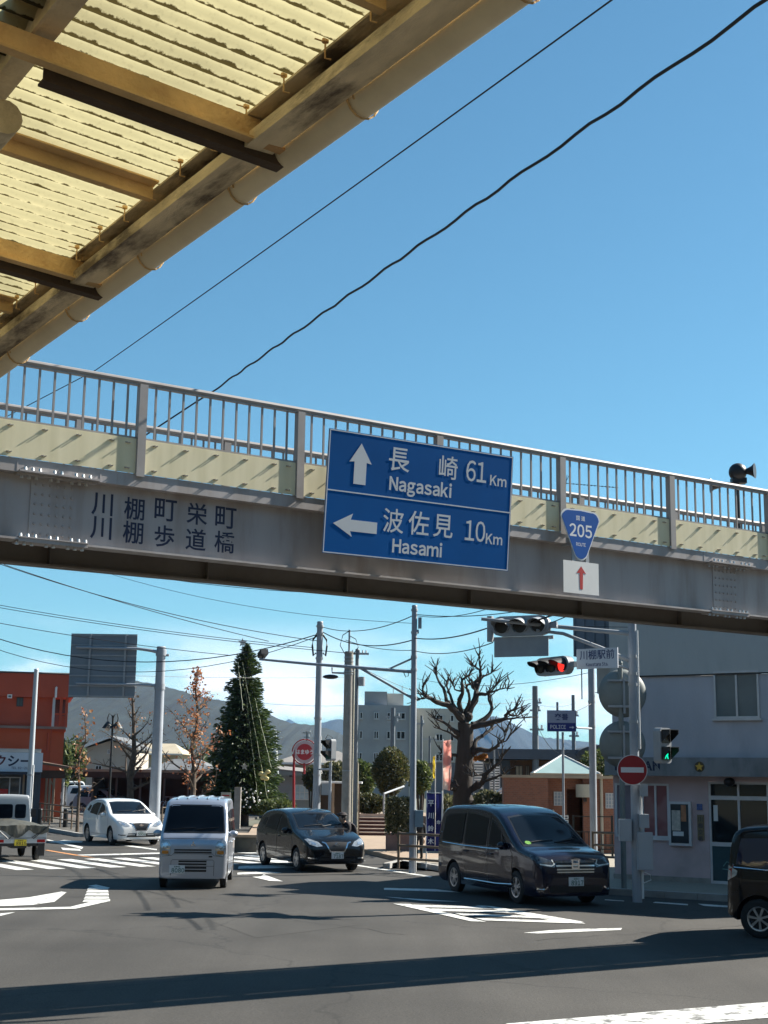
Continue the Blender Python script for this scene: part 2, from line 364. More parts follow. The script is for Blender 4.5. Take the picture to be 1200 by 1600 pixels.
# wooded hills added out of view, to give the cars something dark to reflect
rv = MB(); rnd_ = random.Random(9); rows = []
for r_, hz_ in ((150, -1), (190, 30), (240, 62), (300, 84), (420, 90)):
    row = []
    for i in range(61):
        a = R(113 + 257*i/60); k = 1+.08*math.sin(i*.9)+rnd_.uniform(-.02, .02); hh = hz_ if hz_ < 0 else hz_*(1+.22*math.sin(i*.55+1)+rnd_.uniform(-.05, .05)); row.append(Vector((r_*k*math.cos(a), r_*k*math.sin(a), hh)))
    rows.append(row)
rv.add([p for r_ in rows for p in r_], [(i*61+j, i*61+j+1, (i+1)*61+j+1, (i+1)*61+j) for i in range(4) for j in range(60)])
tag(part('hill', rv, forest, smooth=True, ang=180), kind='structure')
# ================================================================= footbridge
BETA = math.atan(.65); BD = 15.9; BO = Vector((0, BD, 0)); E1 = Vector((math.cos(BETA), math.sin(BETA), 0)); E2 = Vector((-math.sin(BETA), math.cos(BETA), 0))
def BR(x, y, off=0):           # photo pixel -> (along, height) on the vertical plane 'off' behind the bridge's near face
    d = RAY(x, y); o = BO + E2*off; t = (o-CP).dot(E2)/d.dot(E2); p = CP + d*t; return ((p-BO).dot(E1), p.z)
Z_BOT, Z_WT, Z_FT, Z_SK, Z_RAIL = 4.657, 5.325, 5.462, 5.835, 6.483
steelgrey = mat('girder_grey_paint', (.37, .345, .34), .5, 0, .08, 1.2, dirt=(.19, .14, .10), dscale=1.3, damt=.55, stretch=(2.2, 1, .35))
railgrey = mat('railing_grey_paint', (.30, .28, .27), .45, .1, .1, 3, dirt=(.2, .15, .11), damt=.3)
dark_under = mat('shaded_girder_paint', (.20, .175, .15), .6, 0, .12, 1, dirt=(.10, .07, .05), damt=.5)  # girder grey darkened, with the shade under the deck put into the colour
boltm = mat('galvanised_bolt', (.62, .62, .60), .35, .7, .1, 30)
ink = mat('lettering_navy', (.012, .016, .05), .5, 0, .1, 8)
# translucent skirt board
skirt_m = bpy.data.materials.new('translucent_skirt_board'); skirt_m.use_nodes = True; t_ = skirt_m.node_tree; b_ = t_.nodes['Principled BSDF']
b_.inputs['Base Color'].default_value = (.90, .82, .60, 1); b_.inputs['Roughness'].default_value = .5
tr_ = t_.nodes.new('ShaderNodeBsdfTranslucent'); tr_.inputs[0].default_value = (.88, .80, .54, 1); ms_ = t_.nodes.new('ShaderNodeMixShader'); ms_.inputs[0].default_value = .22
_tc = t_.nodes.new('ShaderNodeTexCoord'); _mp = t_.nodes.new('ShaderNodeMapping'); _mp.inputs['Scale'].default_value = (3, 3, .4); _n = t_.nodes.new('ShaderNodeTexNoise'); _n.inputs['Scale'].default_value = 2.2; _n.inputs['Detail'].default_value = 6
_r = t_.nodes.new('ShaderNodeValToRGB'); _r.color_ramp.elements[0].position = .3; _r.color_ramp.elements[0].color = (.72, .66, .44, 1); _r.color_ramp.elements[1].position = .65; _r.color_ramp.elements[1].color = (.88, .81, .58, 1)
t_.links.new(_tc.outputs['Object'], _mp.inputs[0]); t_.links.new(_mp.outputs[0], _n.inputs['Vector']); t_.links.new(_n.outputs['Fac'], _r.inputs[0]); t_.links.new(_r.outputs[0], b_.inputs['Base Color'])
t_.links.new(b_.outputs[0], ms_.inputs[1]); t_.links.new(tr_.outputs[0], ms_.inputs[2]); t_.links.new(ms_.outputs[0], t_.nodes['Material Output'].inputs[0])

bridge = thing('footbridge', 'grey steel footbridge with pale yellow skirt boards and barred railings crossing over the road', 'footbridge', BO, BETA)
S0, S1 = -14.0, 17.0; WID = 1.55; Y2 = .14+WID
def girder(y0, face):           # I-girder: web at y0; 'face' -1 near, +1 far
    g = MB()
    g.box(S0, S1, y0-.008, y0+.008, Z_BOT+.02, Z_WT)                       # web
    g.box(S0, S1, y0-.10, y0+.10, Z_BOT, Z_BOT+.022)                       # bottom flange
    for i in range(-7, 9):                                                  # inner stiffeners
        s = i*1.94+.5; g.box(s, s+.012, min(y0-face*.009, y0-face*.095), max(y0-face*.009, y0-face*.095), Z_BOT+.022, Z_WT)
    return g
part('near_girder', girder(.14, -1), [steelgrey], bridge)
part('far_girder', girder(Y2, 1), [dark_under], bridge)
fa = MB()                                                                    # edge channel carrying the posts
fa.box(S0, S1, .0, .012, Z_WT+.0, Z_FT); fa.box(S0, S1, .012, .30, Z_WT+.002, Z_WT+.014); fa.box(S0, S1, .012, .1, Z_FT-.012, Z_FT-.001)
for x, y in ((27, 730), (157, 745), (185, 748), (745, 812), (1100, 868)):
    s, z = BR(x, y); fa.box(s-.006, s+.006, -.003, .0, Z_WT+.002, Z_FT)
part('edge_channel', fa, steelgrey, bridge)
fb = MB(); fb.box(S0, S1, Y2+.128, Y2+.14, Z_WT, Z_FT); fb.box(S0, S1, Y2-.14, Y2+.128, Z_WT+.002, Z_WT+.014); part('edge_channel', fb, dark_under, bridge)
dk = MB(); dk.box(S0, S1, .31, Y2-.15, Z_WT+.004, Z_WT+.07)
for i in range(-13, 16): dk.box(i*1.1, i*1.1+.05, .16, Y2-.02, Z_WT-.14, Z_WT-.001)
part('deck', dk, dark_under, bridge)
b0_ = MB(); b0_.box(-.010, .010, -.010, .010, Z_SK+.02, Z_RAIL-.075); BAL = b0_.mesh('baluster', railgrey)
rest = MB()
cb_ = MB(); cb_.box(-.028, .028, -.009, -.001, -.005, .006); cb_.cyl((-.014, -.034, 0), (-.014, -.006, 0), .006, n=6); cb_.cyl((.020, -.026, 0), (.020, -.006, 0), .006, n=6)
CLIP = cb_.mesh('clip_bolt', mat('dull_bolt', (.30, .28, .25), .5, .4, .2, 20))
PS = [-3.043+1.904*k for k in range(-5, 11)]
for side, yy in ((0, .015), (1, Y2+.125)):
    tr = MB(); tr.tube([(S0, yy, Z_RAIL-.03), (S1, yy, Z_RAIL-.03)], .032, 10); tr.box(S0, S1, yy-.02, yy+.02, Z_RAIL-.075, Z_RAIL-.055)
    part('top_rail', tr, railgrey, bridge, smooth=True)
    br_ = MB(); br_.box(S0, S1, yy-.014, yy+.014, Z_SK+.0, Z_SK+.02); part('bottom_rail', br_, railgrey, bridge)
    for k, s in enumerate(PS):
        if s < S0+.3 or s > S1-.3: continue
        p = MB(); a = -.02 if side == 0 else 0; p.box(s-.045, s+.045, yy-.035+a, yy-.026+a, Z_FT-.03, Z_RAIL-.062); p.box(s-.045, s-.037, yy-.026+a, yy+.03, Z_FT-.0, Z_RAIL-.062); p.box(s+.037, s+.045, yy-.026+a, yy+.03, Z_FT-.0, Z_RAIL-.062)
        part('post', p, railgrey, bridge)
        for j in range(1, 12):
            q = s + 1.904*j/12
            if q > S1: continue
            if side == 0 and -5.2 < s < 7.0:
                o = part('baluster', BAL, None, bridge); o.location = (q, yy, 0)
            else: rest.box(q-.010, q+.010, yy-.010, yy+.010, Z_SK+.02, Z_RAIL-.075)
        sb = MB(); y0 = yy-.0265 if side == 0 else yy-.03
        sb.box(s+.05, s+1.904-.05, y0, y0+.006, Z_FT+.003, Z_SK-.002); sk = part('skirt_board', sb, skirt_m, bridge)
        if side == 0:
            for j in range(6):
                q = s + (.16 + j*.355 if j < 5 else 1.76)
                if not -5.0 < q < 7.2: continue
                for z in (Z_SK-.055, Z_FT+.05):
                    o = part('clip_bolt', CLIP, None, sk); o.location = (q, y0, z)
o = part('baluster', rest, railgrey, bridge, kind='stuff')
WB = MB().cyl((0, -.012, 0), (0, 0, 0), .012, .017, n=6).mesh('web_bolt', steelgrey)
FB = MB().cyl((0, 0, 0), (0, 0, .032), .02, .015, n=6).mesh('flange_bolt', boltm)
# splice plates with high-strength bolts
for cx, cy in ((83, 785), (1133, 920)):
    s, _ = BR(cx, cy, .13); sp = MB(); sp.m = 0
    sp.box(s-.24, s+.24, .121, .131, Z_BOT+.03, Z_WT-.01); sp.box(s-.42, s+.42, .02, .25, Z_WT-.016, Z_WT-.001); sp.box(s-.42, s+.42, -.055, -.001, Z_WT+.0, Z_WT+.018); sp.box(s-.36, s+.36, .03, .25, Z_BOT+.023, Z_BOT+.036); sp.box(s-.36, s+.36, .04, .24, Z_BOT-.014, Z_BOT-.001)
    plate = part('splice_plate', sp, steelgrey, bridge)
    for i in range(6):
        for j in range(6):
            o = part('web_bolt', WB, None, plate); o.location = (s-.19+i*.076, .121, Z_BOT+.09+j*.1)
    for i in range(10):
        if i in (3, 6): continue
        q = s-.36+i*.075
        for p in ((q, -.03, Z_WT+.018), (q+.02, .06, Z_BOT+.036)): o = part('flange_bolt', FB, None, plate); o.location = p
        for p in ((q, .07, Z_WT-.046), (q, .09, Z_BOT-.044)): o = part('flange_nut', FB, None, plate); o.location = p
# bridge name painted on the web
for row, ys in (('川棚町栄町', (788, 795, 797, 803, 809)), ('川棚歩道橋', (825, 832, 838, 843, 847))):
    for ch, x0, y in zip(row, (160, 210, 259, 308, 353), ys):
        s, z = BR(x0 if row[2] == '町' else x0-2, y, .13)
        part('lettering', moved(letters(ch, .235, bold=.012), T((s, .1305, z))), ink, bridge)
# end piers (beyond the frame, but they carry the span)
for s in (-11.5, 14.5):
    pr = MB(); pr.cyl((s, .9, .0), (s, .9, Z_BOT-.3), .32, n=20); pr.box(s-.3, s+.3, .0, Y2+.2, Z_BOT-.3, Z_BOT-.03); part('pier', pr, steelgrey, bridge, smooth=True)

# ---------------------------------------------------------------- blue direction sign on the bridge
signblue = mat('sign_blue_reflective', (.0, .092, .32), .5, 0, .12, .9, spec=.12)
signwhite = mat('sign_white_reflective', (.66, .68, .70), .4, 0, .04, 3)
signback = mat('sign_back_aluminium', (.42, .43, .44), .45, .5, .1, 3)
SOFF = -.32
(s0, z0), (s1, z1), (s2, z2), (s3, z3) = BR(515, 670, SOFF-.08), BR(802, 711, SOFF-.08), BR(793, 892, SOFF+.08), BR(503, 866, SOFF+.08)
SW = ((s1-s0)+(s2-s3))/2; SH = ((z0-z3)+(z1-z2))/2; sc_ = (s0+s1+s2+s3)/4; szc = (z0+z1+z2+z3)/4
M0 = T(BO) @ RZ(BETA) @ T((sc_, SOFF, szc)) @ RX(R(5.5)) @ RY(R(-.6))
gs = bpy.data.objects.new('direction_sign', None); COL.objects.link(gs); gs.matrix_world = M0; gs.empty_display_size = .3
tag(gs, 'large blue direction sign reading Nagasaki 61 km and Hasami 10 km on the footbridge', 'road sign')
def uv(u, v): return ((u-.5)*SW, (.5-v)*SH)
pn = MB(); pn.box(-SW/2, SW/2, -.004, .0, -SH/2, SH/2); part('panel', pn, signblue, gs)
bk = MB(); bk.box(-SW/2, SW/2, .001, .012, -SH/2, SH/2)
for q in (-.3, .3): bk.box(-SW/2+.1, SW/2-.1, .013, .05, q-.04, q+.04)
for q in (-.55, .55): bk.box(q-.03, q+.03, .051, .09, -SH/2+.1, SH/2-.1)
part('backing', bk, signback, gs)
arm = MB()
for q in (-.55, .55): arm.box(q-.025, q+.025, .091, .30, -.15, -.09); arm.box(q-.025, q+.025, .091, .34, -.64, -.58)
part('bracket', arm, galv, gs)
bd = MB(); e = .012
for a in ((-SW/2+.006, SW/2-.006, SH/2-.006-e, SH/2-.006), (-SW/2+.006, SW/2-.006, -SH/2+.006, -SH/2+.006+e), (-SW/2+.006, -SW/2+.006+e, -SH/2+.02, SH/2-.02), (SW/2-.006-e, SW/2-.006, -SH/2+.02, SH/2-.02), (-SW/2+.02, SW/2-.02, SH*(.5-.497), SH*(.5-.497)+.014)):
    bd.box(a[0], a[1], -.0062, -.0042, a[2], a[3])
part('border', bd, signwhite, gs)
def put(txt, u, v, h, bold=.0, sx=1, name='lettering', m=None, par=None):
    x, z = uv(u, v); part(name, moved((latin if ord(txt[0]) < 128 else letters)(txt, h, bold=bold, sx=sx), T((x, -.0065, z))), m or signwhite, par or gs)
put('長', .365, .172, .27, .008); put('崎', .632, .178, .27, .008)
put('61', .79, .178, .235, .008, .80); put('Km', .918, .232, .115, .024, .95)
put('Nagasaki', .488, .375, .145, .028, .92)
put('波', .352, .68, .275, .008); put('佐', .487, .676, .275, .008); put('見', .62, .676, .265, .008)
put('10', .80, .687, .23, .008, .80); put('Km', .91, .738, .115, .024, .95)
put('Hasami', .487, .884, .145, .028, .92)
def flat(poly, m, par, name, y=-.0065, d=.002):
    f = MB(); f.prism([(p[0], p[1]) for p in poly], T((0, y+d, 0)) @ RX(R(90)), d); part(name, f, m, par)
def uvp(l): return [uv(*p) for p in l]
flat(list(reversed(uvp([(.165, .085), (.222, .245), (.196, .238), (.196, .42), (.134, .42), (.134, .238), (.108, .245)]))), signwhite, gs, 'up_arrow')
flat(list(reversed(uvp([(.045, .755), (.142, .662), (.132, .712), (.268, .712), (.268, .805), (.132, .805), (.142, .85)]))), signwhite, gs, 'left_arrow')

# ---------------------------------------------------------------- route shield and arrow plate
SO2 = -.22
sa, za = BR(907, 836, SO2)
rs = thing('route_sign', 'blue triangular route 205 shield above a white plate with red arrow on the footbridge', 'road sign', BO + E1*sa + E2*SO2 + Vector((0, 0, za)), BETA)
sw = abs(BR(938, 836, SO2)[0]-BR(877, 836, SO2)[0]); sh = BR(907, 797, SO2)[1]-BR(907, 876, SO2)[1]
def shield(k):
    pts = []
    cs = ((-.5*sw+.115, .5*sh-.12, .115), (.5*sw-.115, .5*sh-.12, .115), (0, -.5*sh+.115, .115))
    for (cx, cz, r), a0, a1 in zip(cs, (175, 100, 330), (92, 5, 210)):
        for i in range(9):
            a = R(a0+(a1-a0)*i/8); pts.append(((cx+r*math.cos(a))*k, (cz+r*math.sin(a))*k))
        if a0 == 175: pts.append((0, (.5*sh+.004)*k))
    return pts
flat(list(reversed(shield(1))), signwhite, rs, 'shield_rim', -.004, .004)
flat(list(reversed(shield(.94))), mat('shield_blue', (.0, .075, .32), .5, 0, .05, 2, spec=.15), rs, 'shield', -.007, .0025)
part('lettering', moved(letters('国 道', .062, bold=.01), T((0, -.0073, sh*.33))), signwhite, rs)
part('lettering', moved(latin('205', .15, bold=.02, sx=.95), T((0, -.0073, sh*.08))), signwhite, rs)
part('lettering', moved(latin('ROUTE', .042, bold=.01, sx=.8), T((0, -.0073, -sh*.19))), signwhite, rs)
z4 = BR(909, 903, SO2)[1]-za; pw = abs(BR(937, 903, SO2)[0]-BR(882, 903, SO2)[0]); ph = BR(909, 878, SO2)[1]-BR(909, 928, SO2)[1]
pp = MB(); pp.box(-pw/2, pw/2, -.004, 0, z4-ph/2, z4+ph/2); part('arrow_plate', pp, white, rs)
red = mat('sign_red', (.45, .02, .018), .45, 0, .06, 4)
flat(list(reversed([(0, z4+ph*.36), (ph*.19, z4+ph*.13), (ph*.07, z4+ph*.15), (ph*.055, z4-ph*.36), (-ph*.055, z4-ph*.36), (-ph*.07, z4+ph*.15), (-ph*.19, z4+ph*.13)])), red, rs, 'red_arrow', -.0065, .002)
bb = MB()
for q in (-.11, .11): bb.box(q-.025, q+.025, .001, .03, z4+ph*.3, sh*.3)
bb.box(-.2, .2, .031, .05, -.1, -.05); bb.box(-.03, .03, .051, .33, -.1, -.05); part('bracket', bb, galv, rs)

# ================================================================= canopy over the camera
ZG = 4.25; TAU = .078
ca = thing('canopy', 'rusty steel canopy overhead with dirty yellow corrugated sheets and a gutter', 'canopy', (0, 0, 0), BETA)
# local axes: x = outward across the pavement, y = along the kerb, away from the camera
sheet_m = bpy.data.materials.new('dirty_yellow_plastic'); sheet_m.use_nodes = True; t_ = sheet_m.node_tree; b_ = t_.nodes['Principled BSDF']; l_ = t_.links.new
b_.inputs['Roughness'].default_value = .7
tr_ = t_.nodes.new('ShaderNodeBsdfTranslucent'); ms_ = t_.nodes.new('ShaderNodeMixShader'); ms_.inputs[0].default_value = .62
_tc = t_.nodes.new('ShaderNodeTexCoord')
_n = t_.nodes.new('ShaderNodeTexNoise'); _n.inputs['Scale'].default_value = 22; _n.inputs['Detail'].default_value = 8; _n.inputs['Roughness'].default_value = .7
_n2 = t_.nodes.new('ShaderNodeTexNoise'); _n2.inputs['Scale'].default_value = 1.6; _n2.inputs['Detail'].default_value = 5
_n3 = t_.nodes.new('ShaderNodeTexNoise'); _n3.inputs['Scale'].default_value = 60; _n3.inputs['Detail'].default_value = 4
_sx = t_.nodes.new('ShaderNodeSeparateXYZ')
for n_ in (_n, _n2, _n3): l_(_tc.outputs['Object'], n_.inputs['Vector'])
l_(_tc.outputs['Object'], _sx.inputs[0])
PITCHC = .078
def math_(op, a, b=None):
    m_ = t_.nodes.new('ShaderNodeMath'); m_.operation = op
    for i, v in enumerate((a, b)):
        if v is None: continue
        if isinstance(v, (int, float)): m_.inputs[i].default_value = v
        else: l_(v, m_.inputs[i])
    return m_.outputs[0]
fr_ = math_('FRACT', math_('DIVIDE', _sx.outputs['Y'], PITCHC))
ds_ = math_('ABSOLUTE', math_('SUBTRACT', fr_, .5))                 # distance from the corrugation valley, 0..0.5
th_ = math_('MULTIPLY', math_('SUBTRACT', math_('ADD', math_('MULTIPLY', _n.outputs['Fac'], .55), math_('MULTIPLY', _n2.outputs['Fac'], .30)), .335), 1.0)
dl_ = t_.nodes.new('ShaderNodeMapRange'); dl_.inputs[1].default_value = -.02; dl_.inputs[2].default_value = .03; dl_.inputs[3].default_value = 0; dl_.inputs[4].default_value = 1
l_(math_('SUBTRACT', th_, ds_), dl_.inputs[0])
sp_ = t_.nodes.new('ShaderNodeMapRange'); sp_.inputs[1].default_value = .55; sp_.inputs[2].default_value = .8; sp_.inputs[4].default_value = .75; l_(_n3.outputs['Fac'], sp_.inputs[0])
bl_ = t_.nodes.new('ShaderNodeMapRange'); bl_.inputs[1].default_value = .42; bl_.inputs[2].default_value = .75; bl_.inputs[4].default_value = .85; l_(_n2.outputs['Fac'], bl_.inputs[0])
c1 = t_.nodes.new('ShaderNodeMixRGB'); c1.inputs[1].default_value = (.56, .50, .28, 1); c1.inputs[2].default_value = (.34, .30, .17, 1); l_(math_('ADD', math_('MULTIPLY', sp_.outputs[0], .6), bl_.outputs[0]), c1.inputs[0])
c2 = t_.nodes.new('ShaderNodeMixRGB'); c2.inputs[2].default_value = (.06, .045, .015, 1); l_(dl_.outputs[0], c2.inputs[0]); l_(c1.outputs[0], c2.inputs[1])
l_(c2.outputs[0], b_.inputs['Base Color']); l_(c2.outputs[0], tr_.inputs[0]); l_(b_.outputs[0], ms_.inputs[1]); l_(tr_.outputs[0], ms_.inputs[2]); l_(ms_.outputs[0], t_.nodes['Material Output'].inputs[0])
rust = mat('rusty_steel', (.66, .44, .20), .85, 0, .25, 5, bump=.4, bscale=60, dirt=(.34, .13, .04), dscale=3, damt=.75)
dark_brown = mat('dark_brown_angle', (.075, .048, .028), .9, 0, .25, 5, bump=.3)  # much darker brown than the rafters
oldpaint = mat('old_cream_paint', (.68, .56, .36), .75, 0, .18, 4, bump=.3, bscale=50, dirt=(.14, .09, .045), dscale=2.5, damt=.75)
gut_m = mat('cream_gutter_plastic', (.80, .68, .45), .5, 0, .08, 2, dirt=(.34, .26, .15), dscale=1.5, damt=.4)
def zsheet(a): return ZG + .15 + TAU*(1.86-a)
sh_ = MB(); A0_, A1_, T0_, T1_ = -1.9, 1.97, -2.0, 15.0
ny = int((T1_-T0_)/PITCHC*8); row = []
vs = []; fs = []
for j in range(ny+1):
    y = T0_+(T1_-T0_)*j/ny; dz = .011*math.cos(2*math.pi*y/PITCHC)
    for a in (A0_, 0, A1_): vs.append((a, y, zsheet(a)+dz+.012))
for j in range(ny):
    for i in range(2): fs.append((j*3+i, j*3+i+1, (j+1)*3+i+1, (j+1)*3+i))
sh_.add(vs, fs); part('roof_sheet', sh_, sheet_m, ca, smooth=True, ang=180)
# edge beam (lipped channel)
eb = MB(); eb.box(1.815, 1.905, T0_, T1_, ZG+.035, ZG+.045); eb.box(1.808, 1.815, T0_, T1_, ZG+.035, ZG+.075); eb.box(1.855, 1.865, T0_, T1_, ZG+.046, ZG+.128); eb.box(1.80, 1.90, T0_, T1_, ZG+.128, ZG+.136)
part('edge_beam', eb, mat('dirty_cream_beam', (.70, .57, .36), .75, 0, .2, 4, bump=.3, bscale=50, dirt=(.12, .085, .05), dscale=1.5, damt=1.6, stretch=(4, 1.2, 4)), ca)
# gutter: half-round, with wire brackets
gt = MB(); n = 12
vs = []; fs = []
for k, y in enumerate((T0_, T1_)):
    for rr in (.052, .048):
        for i in range(n+1):
            a = math.pi + math.pi*i/n; vs.append((1.962+rr*math.cos(a), y, ZG+.062+rr*1.15*math.sin(a)))
w_ = n+1
for i in range(n):
    fs.append((i, i+1, 2*w_+i+1, 2*w_+i)); fs.append((w_+i+1, w_+i, 3*w_+i, 3*w_+i+1))
fs.append((0, 2*w_, 3*w_, w_)); fs.append((n, w_+n, 3*w_+n, 2*w_+n))
gt.add(vs, fs); gut = part('gutter', gt, gut_m, ca, smooth=True)
for k in range(-1, 14):
    y = 3.16+k*.74-.74; wb = MB()
    pts = [(1.905, y, ZG+.12)] + [(1.962+.056*math.cos(math.pi+math.pi*i/8), y, ZG+.06+.064*math.sin(math.pi+math.pi*i/8)) for i in range(9)] + [(2.026, y-.004, ZG+.085)]
    wb.tube(pts, .0035, 6); wb.tube([(1.89, y-.03, ZG+.15), (1.915, y-.028, ZG+.03)], .003, 5); part('gutter_bracket', wb, rust, gut, smooth=True)
_p = G(60, 108, ZG+.12); AD_ = _p.dot(E1)
for k in range(-2, 8):
    y = 3.56+1.47*k; d = 0.012
    L0 = -1.8
    def slab(b, y0, y1, dz0, dz1, a0=L0, a1=1.93):
        b.add([(a0, y0, zsheet(a0)+dz0), (a1, y0, zsheet(a1)+dz0), (a1, y1, zsheet(a1)+dz0), (a0, y1, zsheet(a0)+dz0), (a0, y0, zsheet(a0)+dz1), (a1, y0, zsheet(a1)+dz1), (a1, y1, zsheet(a1)+dz1), (a0, y1, zsheet(a0)+dz1)], [(0,3,2,1),(4,5,6,7),(0,1,5,4),(1,2,6,5),(2,3,7,6),(3,0,4,7)])
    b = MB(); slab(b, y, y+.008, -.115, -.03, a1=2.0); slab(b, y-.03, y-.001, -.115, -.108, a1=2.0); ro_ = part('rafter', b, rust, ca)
    b = MB(); slab(b, y+.03, y+.038, -.138, -.03, a0=AD_, a1=1.965); slab(b, y+.0385, y+.078, -.138, -.131, a0=AD_, a1=1.97); part('dark_angle', b, dark_brown, ro_)
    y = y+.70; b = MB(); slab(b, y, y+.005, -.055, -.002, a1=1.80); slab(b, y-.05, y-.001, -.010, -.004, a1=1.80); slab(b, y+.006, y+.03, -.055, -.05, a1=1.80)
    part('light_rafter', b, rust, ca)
# hook bolts along the edge
for k in range(-14, 60):
    y = 3.1+k*.235
    if y > T1_-.3 or y < T0_+.2 : continue
    if k > 36: continue
    hb = MB(); hb.tube([(1.80, y, zsheet(1.80)+.02), (1.80, y, ZG+.105), (1.815, y-.008, ZG+.102)], .0028, 6); hb.cyl((1.80, y, zsheet(1.80)-.002), (1.80, y, zsheet(1.80)+.008), .010, n=8); hb.box(1.765, 1.80, y-.004, y+.001, zsheet(1.80)-.003, zsheet(1.80)-.001)
    part('hook_bolt', hb, rust, ca)
# inner purlin and its posts
AI = None
def canl(x, y, z): p = G(x, y, z); return p.dot(E1), p.dot(E2)
ai0 = canl(32, 0, ZG+.2)[0]; ai1 = canl(134, 0, ZG+.2)[0]
ip = MB(); ip.box(ai0, ai0+.07, T0_, T1_, ZG+.235, ZG+.242); ip.box(ai0+.07, ai0+.08, T0_, T1_, ZG+.18, ZG+.25); ip.box(ai0+.085, ai1, T0_, T1_, ZG+.19, ZG+.198); part('inner_purlin', ip, oldpaint, ca)
po = MB()
for y in (-1.0, 6.5, 14): po.cyl((-1.7, y, 0), (-1.7, y, zsheet(-1.7)-.17), .055, n=16)
part('post', po, oldpaint, ca, smooth=True)
pc = canl(22, 170, ZG-.02)
pi_ = MB(); pi_.tube([(pc[0], 3.72, ZG-.01), (pc[0], 14, ZG-.01)], .052, 14); part('pipe_purlin', pi_, oldpaint, ca, smooth=True)
# ================================================================= vehicles
glass_m = mat('tinted_car_glass', (.006, .009, .014), .05, 0, 0, coat=0, spec=.15)
glass_l = mat('clear_car_glass', (.05, .07, .08), .04, 0, 0, spec=.8)
tyre_m = mat('tyre_rubber', (.018, .018, .018), .8, 0, .2, 20)
rim_m = mat('alloy_rim', (.55, .55, .56), .3, .85, .05, 10)
rim_dark = mat('dark_rim_recess', (.02, .02, .022), .5, 0, .1, 10)
trim_m = mat('black_trim', (.012, .012, .013), .35, 0, .15, 10)
chrome_m = mat('chrome_trim', (.75, .76, .78), .12, 1, .03, 5)
lamp_m = mat('headlamp_lens', (.45, .48, .50), .08, .5, .3, 18, coat=1)
lamp_in = mat('headlamp_reflector', (.78, .80, .82), .15, .9, .1, 20)
redlamp = mat('tail_lamp_red', (.30, .012, .012), .15, 0, .1, 10, coat=1)
amber = mat('amber_lens', (.55, .20, .03), .2, 0, .1, 10)
plate_w = mat('number_plate_white', (.70, .71, .70), .45, 0, .04, 10)
plate_y = mat('number_plate_yellow', (.62, .48, .03), .45, 0, .06, 10)
pl_green = mat('number_plate_green_ink', (.01, .10, .05), .5, 0, .05, 10)
pl_black = mat('number_plate_black_ink', (.01, .01, .01), .5, 0, .05, 10)

def interp(pts, x):              # smooth monotone interpolation through (x, y) points sorted by descending x
    if x >= pts[0][0]: return pts[0][1]
    if x <= pts[-1][0]: return pts[-1][1]
    for i in range(len(pts)-1):
        (x0, y0), (x1, y1) = pts[i], pts[i+1]
        if x0 >= x >= x1:
            t = (x0-x)/(x0-x1) if x0 != x1 else 0
            def sl(k):
                if k <= 0 or k >= len(pts)-1: return None
                a = (pts[k][1]-pts[k-1][1])/(pts[k-1][0]-pts[k][0]+1e-9); b = (pts[k+1][1]-pts[k][1])/(pts[k][0]-pts[k+1][0]+1e-9)
                return 0 if a*b <= 0 else 2*a*b/(a+b)
            h = x0-x1; d = (y1-y0)/(h+1e-9); m0 = sl(i); m1 = sl(i+1)
            m0 = d if m0 is None else m0; m1 = d if m1 is None else m1
            t2 = t*t; t3 = t2*t
            return (2*t3-3*t2+1)*y0 + (t3-2*t2+t)*h*m0 + (-2*t3+3*t2)*y1 + (t3-t2)*h*m1
    return pts[-1][1]

